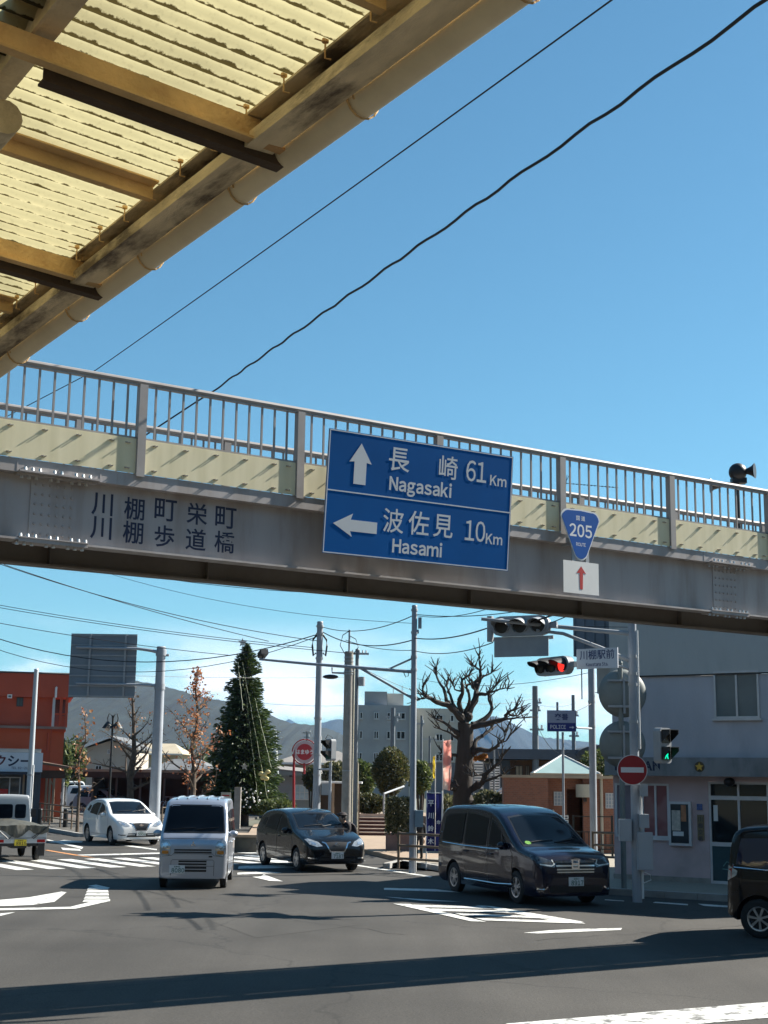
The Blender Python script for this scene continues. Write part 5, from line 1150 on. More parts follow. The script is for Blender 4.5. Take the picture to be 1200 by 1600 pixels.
def veh_signal(name, label, p, ang, lit):
    t = thing(name, label, 'traffic signal', p, ang, 'traffic signal heads on the arms'); n = 3
    hb = MB(); hb.prism(rrect(-.62, .62, -.20, .20, .19), T((0, .08, 0)) @ RX(R(90)), .16); part('housing', hb, sig_grey, t, smooth=True)
    for i in range(3):
        x = (-.39, 0, .39)[i]; on = lit and i == 2
        part('lens', MB().cyl((x, -.082, 0), (x, -.09, 0), .145, n=20), red_lit if on else lamp_off, t)
        hd = MB(); nseg = 18; vs = []; fs = []
        for rr in (.165, .158):
            for j in range(nseg+1):
                a = R(-50)+R(280)*j/nseg; ln = .34 if 0 < math.sin(a) else .12
                vs += [(x+rr*math.cos(a), -.081, rr*math.sin(a)), (x+rr*math.cos(a), -.081-ln*(.5+.5*max(0, math.sin(a))), rr*math.sin(a)-.06*max(0, math.sin(a)))]
        m_ = 2*(nseg+1)
        for j in range(nseg): fs += [(2*j, 2*j+1, 2*j+3, 2*j+2), (m_+2*j+2, m_+2*j+3, m_+2*j+1, m_+2*j), (2*j+1, m_+2*j+1, m_+2*j+3, 2*j+3)]
        hd.add(vs, fs); part('hood', hd, [sig_grey if not lit else sig_in], t, smooth=True, ang=50)
    part('hanger', MB().box(.615, .76, -.04, .04, -.06, .06), sig_grey, t)
    return t
p = AT(866, 1041, 28); _v = veh_signal('traffic_signal', 'horizontal traffic signal showing red beside the station name plate', p, R(-60), True); _v.scale = (.9, .9, .9)
p = AT(818, 984, 28.2); sg_ = veh_signal('traffic_signal', 'unlit grey traffic signal high on the arm with a blank plate under it', p+Vector((-.04, .04, .08)), R(-26), False)
part('blank_plate', MB().box(-.58, .58, -.02, -.005, -.62, -.22), sig_grey, sg_); part('plate_stay', MB().box(-.64, .64, .09, .13, -.27, -.20), sig_grey, sg_); part('plate_stay', MB().box(-.72, -.62, -.06, .06, -.3, .22), sig_grey, sg_)

# station name plate
tl, tr_, br2, bl2 = AT(908, 1016, 27.9), AT(955, 1010, 27.5), AT(957, 1041, 27.5), AT(913, 1048, 27.9)
c = (tl+tr_+br2+bl2)/4; wv = (tr_-tl); wv.z = 0; ang = math.atan2(wv.y, wv.x); wd = .92; hh = ((tl.z-bl2.z)+(tr_.z-br2.z))/2
t = thing('station_name_plate', 'white plate with blue station name lettering fixed beside the red traffic signal', 'name plate', c, R(-38))
part('plate', MB().box(-wd/2, wd/2, -.012, .012, -hh/2, hh/2), mat('name_plate_white', (.62, .64, .68), .5, 0, .05, 4), t)
inkb = mat('sign_ink_blue', (.015, .03, .13), .5, 0, .1, 10)
part('lettering', moved(letters('川棚駅前', .19, bold=.012), T((0, -.0135, .075))), inkb, t)
part('lettering', moved(latin('Kawatana Sta.', .065, bold=.02, sx=.72, gap=.06), T((0, -.0135, -.115))), inkb, t)
# pedestrian signal on the corner pole + its arm
pc = AT(1035, 1165, 27.6); ped_signal('white pedestrian signal showing a green walking figure in front of the police box', pc, R(38), True, True)
part('signal_arm', MB().tube([(0, 0, K(988, 1133).z), K(1015, 1134, -.2), K(1030, 1136, -.4), K(1031, 1143, -.4)], .022, 8), white, t if False else bpy.data.objects['corner_pole'], smooth=True)
part('orange_marker', MB().sphere(K(1019, 1137, -.25), .055, 10, 8, (1.2, .8, .8)), mat('orange_red_plastic', (.5, .07, .02), .4, 0, .1, 8), bpy.data.objects['corner_pole'])
# no entry sign
pc = AT(988, 1203, 27.75); t = thing('no_entry_sign', 'round red no entry sign with a white bar on the corner pole', 'road sign', pc, R(-6))
part('disc', MB().cyl((0, .004, 0), (0, .016, 0), .292, n=40), signback, t); part('rim', MB().cyl((0, .0, 0), (0, .0035, 0), .292, n=40), signwhite, t); part('face', MB().cyl((0, -.004, 0), (0, -.0005, 0), .278, n=40), mat('no_entry_red', (.30, .012, .018), .45, 0, .06, 3), t); part('bar', MB().box(-.22, .22, -.008, -.0045, -.05, .05), signwhite, t)
part('bracket', MB().box(-.03, .03, .0165, .17, -.05, .05), galv, t)
# pair of large round traffic mirrors seen from behind
mirb = mat('mirror_back_grey', (.20, .22, .21), .6, .1, .12, 2, dirt=(.11, .12, .11), damt=.5)
Y = 31; b0 = base(972, Y=Y)+Vector((0, 0, .12)); t = pole_thing('mirror_post', 'post with two large round traffic mirrors seen from behind, one above the other', 'traffic mirror', b0, ZT(968, 1036, Y)-.12, .06, .055, mirb)
for cy, r in ((1083, .52), (1163, .50)):
    cz = ZT(985, cy, Y)-.12; cx = AT(974, cy, Y).x-b0.x
    d = MB(); n = 36; vs = [(cx, -.16, cz)]; fs = []; prf = ((.3, -.155), (.6, -.13), (.85, -.085), (.97, -.035), (1.0, .0), (1.02, .02), (1.0, .03))
    for rr, yy in prf: vs += [(cx+r*rr*math.cos(2*math.pi*i/n), yy+.1, cz+r*rr*math.sin(2*math.pi*i/n)) for i in range(n)]
    vs[0] = (cx, -.06, cz)
    for i in range(n): fs.append((0, 1+(i+1) % n, 1+i))
    for k in range(len(prf)-1):
        for i in range(n): fs.append((1+k*n+i, 1+k*n+(i+1) % n, 1+(k+1)*n+(i+1) % n, 1+(k+1)*n+i))
    d.add(vs, fs); mo = part('mirror_back', d, mirb, t, smooth=True); part('mirror_face', MB().cyl((cx, .131, cz), (cx, .14, cz), r*.98, n=36), chrome_m, mo)
    br_ = MB(); br_.box(cx-.35, cx+.3, -.10, -.05, cz+.25, cz+.29); br_.box(cx-.35, cx+.3, -.10, -.05, cz-.32, cz-.27); br_.box(cx-.02, cx+.02, -.12, -.06, cz-.45, cz+.4); part('bracket', br_, sig_grey, mo)

# police box direction sign on its own post
Y = 40; c = AT(877, 1127, Y); b0 = base(880, Y=Y)
t = thing('police_direction_sign', 'white and blue police box sign with an arrow on a post behind the brick building', 'sign', (b0.x, b0.y, 0), R(-8))
zc = c.z; part('post', MB().cyl((0, 0, 0), (0, 0, zc-.3), .035, n=10), polegrey, t)
x0, x1 = AT(855, 1127, Y).x-b0.x, AT(900, 1127, Y).x-b0.x; zt, zm, zb_ = ZT(877, 1110, Y), ZT(877, 1130, Y), ZT(877, 1143, Y)
part('board', MB().box(x0, x1, -.05, .05, zb_, zt), mat('police_board_frame', (.06, .09, .22), .4, 0, .1, 4), t); part('upper_panel', MB().box(x0+.02, x1-.02, -.056, -.0505, zm+.01, zt-.02), mat('pale_lilac_panel', (.34, .37, .48), .5, 0, .06, 4), t); part('lower_panel', MB().box(x0+.02, x1-.02, -.056, -.0505, zb_+.02, zm-.005), mat('police_blue', (.02, .03, .20), .4, 0, .05, 4), t)
part('lettering', moved(letters('交番', .19, bold=.02), T(((x0+x1)/2, -.058, (zm+zt)/2))), inkb, t); part('lettering', moved(latin('POLICE', .10, bold=.02, sx=.8), T(((x0+x1)/2-.1, -.058, (zm+zb_)/2+.01))), signwhite, t)
ar = MB(); cx = x1-.12; ar.prism([(-.07, -.012), (.01, -.012), (.01, -.04), (.07, 0), (.01, .04), (.01, .012), (-.07, .012)], T((cx, -.057, (zm+zb_)/2)) @ RX(R(90)), .003); part('arrow', ar, signwhite, t)
part('arm', MB().tube([(x1, 0, ZT(905, 1137, Y)), (x1+.43, .8, ZT(920, 1137, Y))], .03, 8), polegrey, t)

# loudspeaker mast and TV aerial behind the bridge
Y = 30; b0 = base(1167, Y=Y); t = pole_thing('loudspeaker_mast', 'dark mast with two horn loudspeakers rising behind the footbridge railing', 'loudspeaker', (b0.x, b0.y, 0), ZT(1166, 752, Y), .06, .055, black)
zc = ZT(1168, 738, Y); hs = MB(); hs.sphere((.03, 0, zc), .20, 16, 12, (1, 1, 1.0)); part('driver', hs, black, t, smooth=True); hs = MB(); hs.tube([(.12, -.05, zc-.0), (.22, -.1, zc), (.30, -.14, zc), (.36, -.17, zc)], [.05, .07, .11, .17], 16); part('horn', hs, black, t, smooth=True)
hs = MB(); z2 = ZT(1150, 757, Y); hs.tube([(-.0, 0, z2), (-.3, 0, z2), (-.50, .02, z2-.02), (-.58, .03, z2-.02)], [.04, .06, .10, .17], 14); part('horn', hs, black, t, smooth=True); part('mount', MB().box(-.12, .2, -.1, .1, z2+.02, z2+.14), black, t)
Y = 55; t = thing('tv_aerial', 'thin television aerial seen through the footbridge railing', 'aerial', base(905, Y=Y)); A_ = lambda x, y: rel(t, AT(x, y, Y))
a, c = A_(882, 755), A_(966, 762); mb = MB(); mb.tube([a, c], .012, 6); part('boom', mb, black, t)
el = MB()
for i in range(14): p = a+(c-a)*(i+1)/15; el.tube([p+Vector((-.03, .35, .10)), p+Vector((.03, -.35, -.1))], .009, 5)
el.tube([A_(880, 760), A_(892, 738)], .012, 5); el.tube([A_(884, 760), A_(886, 742)], .012, 5); part('elements', el, black, t)
part('mast', MB().cyl((A_(905, 757).x, 0, 5.5), (A_(905, 757).x, 0, A_(905, 757).z), .025, n=6), black, t)

# red restaurant sign on a red frame
Y = 60; b0 = base(458, Y=Y); t = thing('round_red_sign', 'round red and white shop sign on a red frame beside the signal pole', 'shop sign', (b0.x, b0.y, 0)); A_ = lambda x, y: AT(x, y, Y)-t.location
redp = mat('red_frame_paint', (.28, .015, .02), .5, 0, .1, 4); c = A_(476, 1175); r0 = 13.5/PPM(Y); r1 = 17/PPM(Y)
part('board', MB().cyl((c.x, .03, c.z), (c.x, -.03, c.z), r1, n=36), mat('faded_pink_white', (.42, .33, .36), .5, 0, .06, 4), t); part('red_disc', MB().cyl((c.x, -.031, c.z), (c.x, -.036, c.z), r0*.92, n=36), mat('sign_red_disc', (.36, .02, .03), .5, 0, .06, 4), t)
part('lettering', moved(letters('はまゆう', .20, bold=.03, sx=.9), T((c.x, -.038, c.z))), signwhite, t)
ring = [(c.x+r1*1.12*math.cos(a), 0, c.z+r1*1.12*math.sin(a)) for a in [math.pi*1.0-math.pi*2*i/40*.97 for i in range(41)]]
part('frame', MB().tube(ring, .025, 8), redp, t, smooth=True); part('post', MB().tube([A_(459, 1290), A_(459, 1200), A_(460, 1172)], [.06, .055, .035], 10), redp, t, smooth=True); part('stub', MB().cyl((c.x, .0, c.z-r1-.45), (c.x, 0, c.z-r1), .05, n=10), redp, t)

# park lamp with two bells
Y = 72; b0 = base(172, Y=Y); t = thing('park_lamp', 'black park lamp with two bell shaped shades on scrolled arms', 'street lamp', b0); A_ = lambda x, y: AT(x, y, Y)-b0
blk = mat('black_iron', (.02, .022, .022), .5, .3, .1, 5)
part('post', MB().tube([(0, 0, 0), (0, 0, A_(173, 1118).z)], [.07, .05], 12), blk, t, smooth=True)
for s in (-1, 1):
    z = A_(172, 1128).z; part('scroll_arm', MB().tube([(0, 0, z), (s*.06, 0, z+.35), (s*.2, 0, z+.42), (s*.27, 0, z+.2), (s*.24, 0, z)], .025, 8), blk, t, smooth=True)
    part('shade', MB().tube([(s*.24, 0, z+.02), (s*.24, 0, z-.1), (s*.24, 0, z-.32)], [.06, .16, .30], 16), blk, t, smooth=True); part('globe', MB().sphere((s*.24, 0, z-.33), .14, 12, 8), white, t, smooth=True)

# fences
def pipe_fence(label, pts, h, rails, r=.03, m=None, group='pipe fences', spacing=2.0):
    a = pts[0]; t = thing('pipe_fence', label, 'fence', a, 0, group)
    m = m or mat('brown_fence_paint', (.16, .115, .075), .6, .1, .12, 5)
    for p, q2 in zip(pts, pts[1:]):
        d = q2-p; n = max(1, round(d.length/spacing))
        for i in range(n+(1 if q2 is pts[-1] else 0)):
            o = p+d*i/n-a; part('post', MB().cyl((o.x, o.y, 0), (o.x, o.y, h), r*1.15, n=10), m, t, smooth=True)
        for z in rails: part('rail', MB().tube([p-a+Vector((0, 0, z)), q2-a+Vector((0, 0, z))], r, 8), m, t, smooth=True)
    return t
z15 = lambda l: [Vector((p.x, p.y, .11)) for p in l]
pipe_fence('brown pipe fence along the car park kerb left of the white hatchback', z15([G(20, 1283), G(130, 1304)]), .95, (.35, .65, .92), .028, spacing=2.4)
pipe_fence('brown pipe fence stub beside the thick grey pole and the silver van', z15([G(252, 1301), G(320, 1300)]), .95, (.5, .92), .03)
pipe_fence('brown pipe fence at the foot of the grey arm pole', z15([AT(624, 1214, 37.2)+Vector((0, 0, 0)), AT(700, 1214, 36.0)]), .92, (.25, .58, .88), .032)
pipe_fence('brown pipe fence in front of the brick building by the plain pole', z15([AT(925, 1214, 38.5), AT(962, 1214, 38.0)]), .95, (.3, .6, .92), .03, spacing=.9)
ir = thing('iron_fence', 'dark iron fence with square posts behind the navy minivan', 'fence', Vector((AT(860, 1214, 43).x, 43, .12)))
xa, xb = AT(895, 1214, 43).x-ir.location.x, AT(955, 1214, 43).x-ir.location.x
for i in range(3): x = xa+(xb-xa)*i/2; part('post', MB().box(x-.03, x+.03, -.03, .03, 0, 1.25), blk, ir)
for z in (1.2, .75, .25): part('rail', MB().box(xa+.031, xb-.031, -.015, .015, z, z+.03), blk, ir)
for i in range(9): x = xa+(xb-xa)*(i+.5)/9; part('bar', MB().box(x-.01, x+.01, -.012, .012, .28, .749), blk, ir)

# dark bollards in the car park
for x, y, lab in ((66, 1281, 'short dark bollard in front of the white car by the taxi office'), (106, 1281, 'short dark bollard behind the pipe fence near the red leaved tree')):
    p = AT(x, 1214, 62); bo = MB(); bo.cyl((p.x, p.y, .11), (p.x, p.y, .85), .11, .10, n=12); bo.sphere((p.x, p.y, .85), .10, 12, 6, (1, 1, .5)); solo('bollard', bo, blk, lab, 'bollard', 'dark bollards in the car park', smooth=True)

# planter wall behind the silver van
pw_ = MB(); a, c = G(300, 1331), G(402, 1332)
pw_.box(a.x, c.x+.02, a.y, a.y+1.9, 0, .46); w1 = thing('planter_wall', 'low dark planter wall with a tan top between the silver van and the black hatchback', 'planter', a)
d = c-a; part('wall', MB().box(0, d.x, 0, 1.6, 0, .47), mat('dark_planter_stone', (.09, .08, .065), .85, 0, .3, 4, bump=.4, dirt=(.04, .05, .03), damt=.5), w1); part('coping', MB().box(-.03, d.x+.03, -.04, 1.64, .471, .55), tan_m, w1)

# banners
def banner(label, x0, x1, yt, yb, Y, m, polex, topname, text=None, tm=None, wave=.05, seed=1, ph=None, tsize=.24):
    b0 = base(polex, Y=Y); t = thing('banner_flag', label, 'banner', b0, 0, 'banner flags on poles'); rnd = random.Random(seed)
    w0, w1 = AT(x0, 1214, Y).x-b0.x, AT(x1, 1214, Y).x-b0.x; zt, zb_ = ZT(x0, yt, Y), ZT(x0, yb, Y)
    nx, nz = 8, 22; vs = []; fs = []
    for i in range(nz+1):
        v = i/nz
        for j in range(nx+1):
            u = j/nx; k = 1-wave*2.2*v*u*(.5+.5*math.sin(5*v+seed))
            vs.append((w0+(w1-w0)*u*k, -.02+wave*math.sin(6*u+7*v+seed)*u+.5*wave*math.sin(11*v-3*u), zt+(zb_-zt)*v+wave*.6*u*math.sin(3*v+seed)))
    for i in range(nz):
        for j in range(nx): o = i*(nx+1)+j; fs.append((o, o+nx+1, o+nx+2, o+1))
    cl = MB(); cl.add(vs, fs); cloth = part('cloth', cl, m, t, smooth=True, ang=180)
    part('pole', MB().cyl((0, 0, 0), (0, 0, (ph or zt)+.06), .018, n=8), white, t); part('top_bar', MB().tube([(0, 0, zt), (w1 if abs(w1) > abs(w0) else w0, -.02, zt)], .012, 6), white, t)
    if text:
        n = len(text); cx = (w0+w1)/2
        for i, ch in enumerate(text): part('lettering', moved(letters(ch, tsize, bold=.02), T((cx, -.02-wave-.012, zt+(zb_-zt)*(i+.8)/(n+.6)))), tm, cloth)
    return t
def cloth_mat(name, col, col2, sc=3):
    m = bpy.data.materials.new(name); m.use_nodes = True; t_ = m.node_tree; b_ = t_.nodes['Principled BSDF']; b_.inputs['Roughness'].default_value = .8
    n_ = t_.nodes.new('ShaderNodeTexNoise'); n_.inputs['Scale'].default_value = sc; n_.inputs['Detail'].default_value = 2; c_ = t_.nodes.new('ShaderNodeTexCoord'); t_.links.new(c_.outputs['Object'], n_.inputs['Vector'])
    r_ = t_.nodes.new('ShaderNodeValToRGB'); r_.color_ramp.elements[0].position = .42; r_.color_ramp.elements[0].color = tuple(col)+(1,); r_.color_ramp.elements[1].position = .55; r_.color_ramp.elements[1].color = tuple(col2)+(1,)
    t_.links.new(n_.outputs['Fac'], r_.inputs[0]); t_.links.new(r_.outputs[0], b_.inputs['Base Color'])
    tr = t_.nodes.new('ShaderNodeBsdfTranslucent'); ms = t_.nodes.new('ShaderNodeMixShader'); ms.inputs[0].default_value = .4; t_.links.new(r_.outputs[0], tr.inputs[0]); t_.links.new(b_.outputs[0], ms.inputs[1]); t_.links.new(tr.outputs[0], ms.inputs[2]); t_.links.new(ms.outputs[0], t_.nodes['Material Output'].inputs[0]); return m
banner('tall pink and white banner fluttering beside the pollarded tree trunk', 692, 705, 1158, 1233, 46, cloth_mat('pink_orange_cloth', (.75, .30, .25), (.80, .62, .52), 2.2), 692, '', wave=.09, seed=2)
banner('narrow yellow banner left of the pink banner', 680, 676, 1182, 1216, 48, cloth_mat('yellow_cloth', (.72, .50, .03), (.75, .58, .06)), 680, '', wave=.08, seed=3)
navy = cloth_mat('navy_cloth', (.008, .010, .06), (.012, .015, .085))
banner('navy blue banner with white characters behind the rear of the dark minivan', 667, 680, 1239, 1330, 38.5, navy, 667, '', '平川鈴木', signwhite, wave=.02, seed=4, tsize=.16)
banner('navy blue banner with a cream emblem next to the first navy banner', 681, 690, 1239, 1330, 38.6, navy, 691, '', '命', signwhite, wave=.02, seed=5, tsize=.11)
# ================================================================= buildings
def frame_thing(name, label, cat, o, ang, group=None): return thing(name, label, cat, o, ang, group)
def window(parent, x0, x1, z0, z1, y, gm, fm, mull=1, depth=.06, name='window', sill=False, hor=0, fw=.05):
    f = MB(); e = .002
    f.box(x0, x1, y-depth, y-e, z0, z0+fw); f.box(x0, x1, y-depth, y-e, z1-fw, z1); f.box(x0, x0+fw, y-depth, y-e, z0+fw, z1-fw); f.box(x1-fw, x1, y-depth, y-e, z0+fw, z1-fw)
    for i in range(mull): x = x0+(x1-x0)*(i+1)/(mull+1); f.box(x-fw/2, x+fw/2, y-depth*.8, y-e, z0+fw, z1-fw)
    for i in range(hor): z = z0+(z1-z0)*(i+1)/(hor+1); f.box(x0+fw, x1-fw, y-depth*.7, y-e*2, z-fw*.4, z+fw*.4)
    w_ = part(name, f, fm, parent); part('pane', MB().box(x0+fw, x1-fw, y-depth*.4, y-depth*.3, z0+fw, z1-fw), gm, w_)
    if sill: part('sill', MB().box(x0-.05, x1+.05, y-depth-.05, y-e, z0-.05, z0-.003), fm, w_)
    return w_
alu = mat('window_aluminium', (.50, .51, .52), .4, .4, .06, 5); alu_w = mat('pale_window_frame', (.62, .60, .60), .5, .1, .06, 5)
dkglass = mat('dark_window_glass', (.012, .016, .018), .06, 0, 0, spec=.7); blglass = mat('frosted_window_glass', (.09, .13, .14), .25, 0, .15, 2, spec=.6)

# ---- police box building on the right
A = AT(958, 1214, 34.2); PA = R(-32); o = Vector((A.x, A.y, .10))
pbx = frame_thing('police_box', 'two storey blue grey police box building with a star emblem on its concrete band', 'building', o, PA)
def fx(x, y=1214):               # photo column -> coordinate along the facade
    d = RAY(x, y); e = Vector((math.cos(PA), math.sin(PA))); n = Vector((-e.y, e.x)); a2 = Vector((o.x, o.y)); t = a2.dot(n)/Vector((d.x, d.y)).dot(n); p = Vector((d.x, d.y))*t; return (p-a2).dot(e), CP.z+d.z*t-o.z
blue_w = mat('blue_grey_mortar', (.47, .455, .48), .85, 0, .10, 1.2, bump=.25, bscale=30, dirt=(.30, .30, .33), dscale=1.1, damt=.6, stretch=(1, 1, .35))
lil_w = mat('lilac_mortar', (.54, .41, .41), .85, 0, .10, 1.5, bump=.25, bscale=30, dirt=(.34, .28, .25), dscale=1.0, damt=.55)
par_w = mat('grey_parapet_mortar', (.48, .48, .46), .85, 0, .10, 1.2, bump=.2, dirt=(.32, .33, .32), dscale=1.2, damt=.6, stretch=(1, 1, .3))
band_w = mat('weathered_concrete_band', (.24, .245, .25), .85, 0, .15, 1.5, bump=.3, dirt=(.09, .10, .11), dscale=2.2, damt=.8, stretch=(1.2, 1, .5))
zb0, zb1 = fx(1090, 1213)[1], fx(1090, 1184)[1]; zp = 4.75; ztop = 6.6; XR = 9.0
def xz(x, y): return fx(x, y)
dx0, dx1 = fx(1108, 1300)[0], fx(1300, 1300)[0]
wx0, wz1 = xz(1002, 1224); wx1, wz0 = xz(1047, 1310)
# ground floor wall with door and poster-window openings
gw = MB(); gw.box(0, wx0, 0, .2, 0, zb0); gw.box(wx0, wx1, 0, .2, 0, wz0); gw.box(wx0, wx1, 0, .2, wz1, zb0); gw.box(wx1, dx0, 0, .2, 0, zb0); gw.box(dx0, XR, 0, .2, fx(1150, 1221)[1], zb0); gw.box(dx0+2.1, XR, 0, .2, 0, fx(1150, 1221)[1]); gw.box(0, .2, .2, 7, 0, zb0)
part('ground_floor_wall', gw, lil_w, pbx)
part('plinth', MB().box(-.02, dx0-.002, -.03, -.002, 0, .14), concrete, pbx)
uw = MB(); u0, uz1 = xz(1115, 1049); u1, uz0 = xz(1188, 1122)
uw.box(0, u0, .0, .2, zb1, zp); uw.box(u0, u1, 0, .2, zb1, uz0); uw.box(u0, u1, 0, .2, uz1, zp); uw.box(u1, XR, 0, .2, zb1, zp); uw.box(0, .2, .2, 7, zb1, zp); uw.box(0, XR, 6.8, 7, 0, zp)
part('upper_wall', uw, blue_w, pbx)
pw = MB(); pw.box(-.03, XR, -.03, .2, zp+.02, ztop); pw.box(-.03, .2, .2, 7, zp+.02, ztop); part('parapet', pw, par_w, pbx); part('roof', MB().box(.2, XR, .2, 6.8, ztop-.5, ztop-.35), concrete, pbx)
part('string_line', MB().box(-.04, XR, -.045, -.031, zp+.0, zp+.035), black, pbx)
part('canopy_band', MB().box(-.04, XR, -.42, .2, zb0+.001, zb1), band_w, pbx)
for i, (x, lab) in enumerate(((1010, 'K'), (1022, 'O'), (1013, 'B'), (1024, 'A'), (1037, 'N'))):
    if i < 2: continue
    xx = fx(x, 1201)[0]*.985; part('lettering', moved(latin(lab, .19, bold=.05), T((xx, -.4235, (zb0+zb1)/2+.01))), ink, pbx)
for x, lab in ((990, 'O'), (978, 'K')): part('lettering', moved(latin(lab, .19, bold=.05), T((fx(x, 1201)[0]*.985, -.4235, (zb0+zb1)/2+.01))), ink, pbx)
sx_ = fx(1105, 1200)[0]*.985; star = []
for i in range(10): a = R(90+36*i); r = .10 if i % 2 == 0 else .048; star.append((r*math.cos(a), r*math.sin(a)))
gold = mat('gold_emblem', (.62, .42, .08), .35, .7, .1, 10); em = part('star_emblem', MB().prism(star, T((sx_, -.425, (zb0+zb1)/2)) @ RX(R(90)), .02), gold, pbx); part('emblem_disc', MB().cyl((sx_, -.421, (zb0+zb1)/2), (sx_, -.424, (zb0+zb1)/2), .12, n=20), mat('bronze_dark', (.10, .075, .04), .5, .5, .1, 8), em)
window(pbx, u0, u1, uz0, uz1, .03, blglass, alu, 1, .07, sill=True, fw=.045)
sw0, swz1 = xz(992, 1076); sw1, swz0 = xz(1001, 1112); window(pbx, max(.25, sw0), sw1, swz0, swz1, -.005, dkglass, alu, 0, .05, hor=0, fw=.035)
# poster window, notice case, door
poster = cloth_mat('faded_pink_poster', (.36, .17, .17), (.44, .27, .26), 1.6)
window(pbx, wx0, wx1, wz0, wz1, .05, poster, alu_w, 1, .06, 'poster_window', sill=True)
window(pbx, fx(1000.5, 1260)[0]-.62, wx0-.02, wz0, wz1, -.003, mat('mauve_panel', (.22, .18, .21), .6, 0, .1, 3), alu_w, 0, .04, 'side_panel')
n0, nz1 = xz(1046, 1252); n1, nz0 = xz(1083, 1322)
nb = part('notice_case', MB().box(n0, n1, -.10, -.004, nz0, nz1), alu_w, pbx); part('case_back', MB().box(n0+.06, n1-.06, -.108, -.1005, nz0+.06, nz1-.06), mat('notice_case_dark', (.04, .045, .05), .3, 0, .3, 3), nb)
for a, c, z0, z1, m in ((.10, .34, .34, .80, mat('poster_paper', (.50, .46, .40), .7, 0, .25, 12)), (.36, .50, .55, .92, mat('poster_orange', (.45, .20, .10), .7, 0, .3, 9)), (.12, .42, .22, .32, white)):
    W_n = n1-n0; H_n = nz1-nz0; part('poster', MB().box(n0+a*W_n*1.6, min(n1-.08, n0+c*W_n*1.6), -.112, -.1085, nz0+z0*H_n, nz0+z1*H_n), m, nb)
vx0, vz1 = xz(1090, 1273); vx1, vz0 = xz(1101, 1313); vb = part('wooden_name_board', MB().box(vx0, vx1, -.04, -.003, vz0, vz1), mat('weathered_wood', (.20, .155, .085), .8, 0, .2, 6, stretch=(6, 6, .6)), pbx)
for i, ch in enumerate('川棚交番'): part('lettering', moved(letters(ch, .11), T(((vx0+vx1)/2, -.042, vz1-.1-i*.145))), ink, vb)
bx0, bz1 = xz(1089, 1256); part('blue_badge', MB().box(bx0, bx0+.13, -.02, -.003, bz1-.14, bz1), mat('badge_blue', (.08, .12, .30), .5, 0, .3, 30), pbx)
zd = fx(1110, 1221)[1]; z_tr = fx(1115, 1246)[1]
dw = dx0+2.1
fr_ = MB()
for x in (dx0, dx0+.68, dx0+1.36, dw-.05): fr_.box(x, x+.05, .02, .10, .0, zd-.002)
fr_.box(dx0+.05, dw-.05, .03, .09, zd-.055, zd-.003); fr_.box(dx0+.05, dw-.05, .015, .095, z_tr-.05, z_tr+.04); fr_.box(dx0+.05, dw-.05, .03, .09, .0, .09); fr_.box(dx0+.05, dw-.05, .025, .09, .86, .95)
dr = part('glazed_door', fr_, alu_w, pbx); part('pane', MB().box(dx0+.05, dw-.05, .055, .06, .951, zd-.056), dkglass, dr); part('door_panel', MB().box(dx0+.05, dw-.05, .045, .06, .091, .859), mat('teal_door_panel', (.035, .075, .085), .35, 0, .15, 2), dr)
lf = MB(); lf.tube([(dx0+.30, .04, .42), (dx0+.38, .038, .52), (dx0+.50, .038, .50), (dx0+.46, .038, .62), (dx0+.58, .038, .66)], .012, 5); lf.tube([(dx0+.28, .038, .36), (dx0+.5, .038, .34)], .012, 5); part('door_motif', lf, mat('pale_teal_motif', (.12, .28, .28), .5, 0, .1, 10), dr)
part('door_sticker', MB().box(dx0+.10, dx0+.20, .050, .054, 1.42, 1.78), white, dr); part('camera_dome', MB().sphere((dx0+.55, -.12, zb0-.12), .13, 12, 8, (1, 1, .8)), black, pbx)
rb = MB()       # ribbed steel housing jutting out at roof height on the left
b0_, bz1 = xz(905, 962); bz0 = xz(905, 1022)[1]
rb.box(-1.25, -.05, .6, 2.6, bz0, ztop-.2)
for i in range(5): rb.box(-1.25+.27*i, -1.21+.27*i, .565, .599, bz0, ztop-.2)
part('roof_housing', rb, mat('ribbed_grey_steel', (.16, .19, .23), .6, .2, .1, 2, dirt=(.10, .11, .13), damt=.5), pbx)
part('housing_bracket', MB().box(-.9, -.05, 1.2, 2.0, bz0-.9, bz0-.002), par_w, pbx)
# the loudspeaker mast stands on this roof
lm = bpy.data.objects['loudspeaker_mast']; lm.location = AT(1167, 1214, 35.2); 
k_ = 35.2/30; zr = ztop+.1-.35; lm.location.z = zr
for c in list(kids(lm)): c.data.transform(Matrix.Diagonal((k_, k_, k_, 1)) @ T((0, 0, 0))); c.data.transform(T((0, 0, EYE*(1-k_)-zr)))
sh = [c for c in kids(lm) if c.name.startswith('shaft')][0]
for v in sh.data.vertices: v.co.z = max(v.co.z, 0)

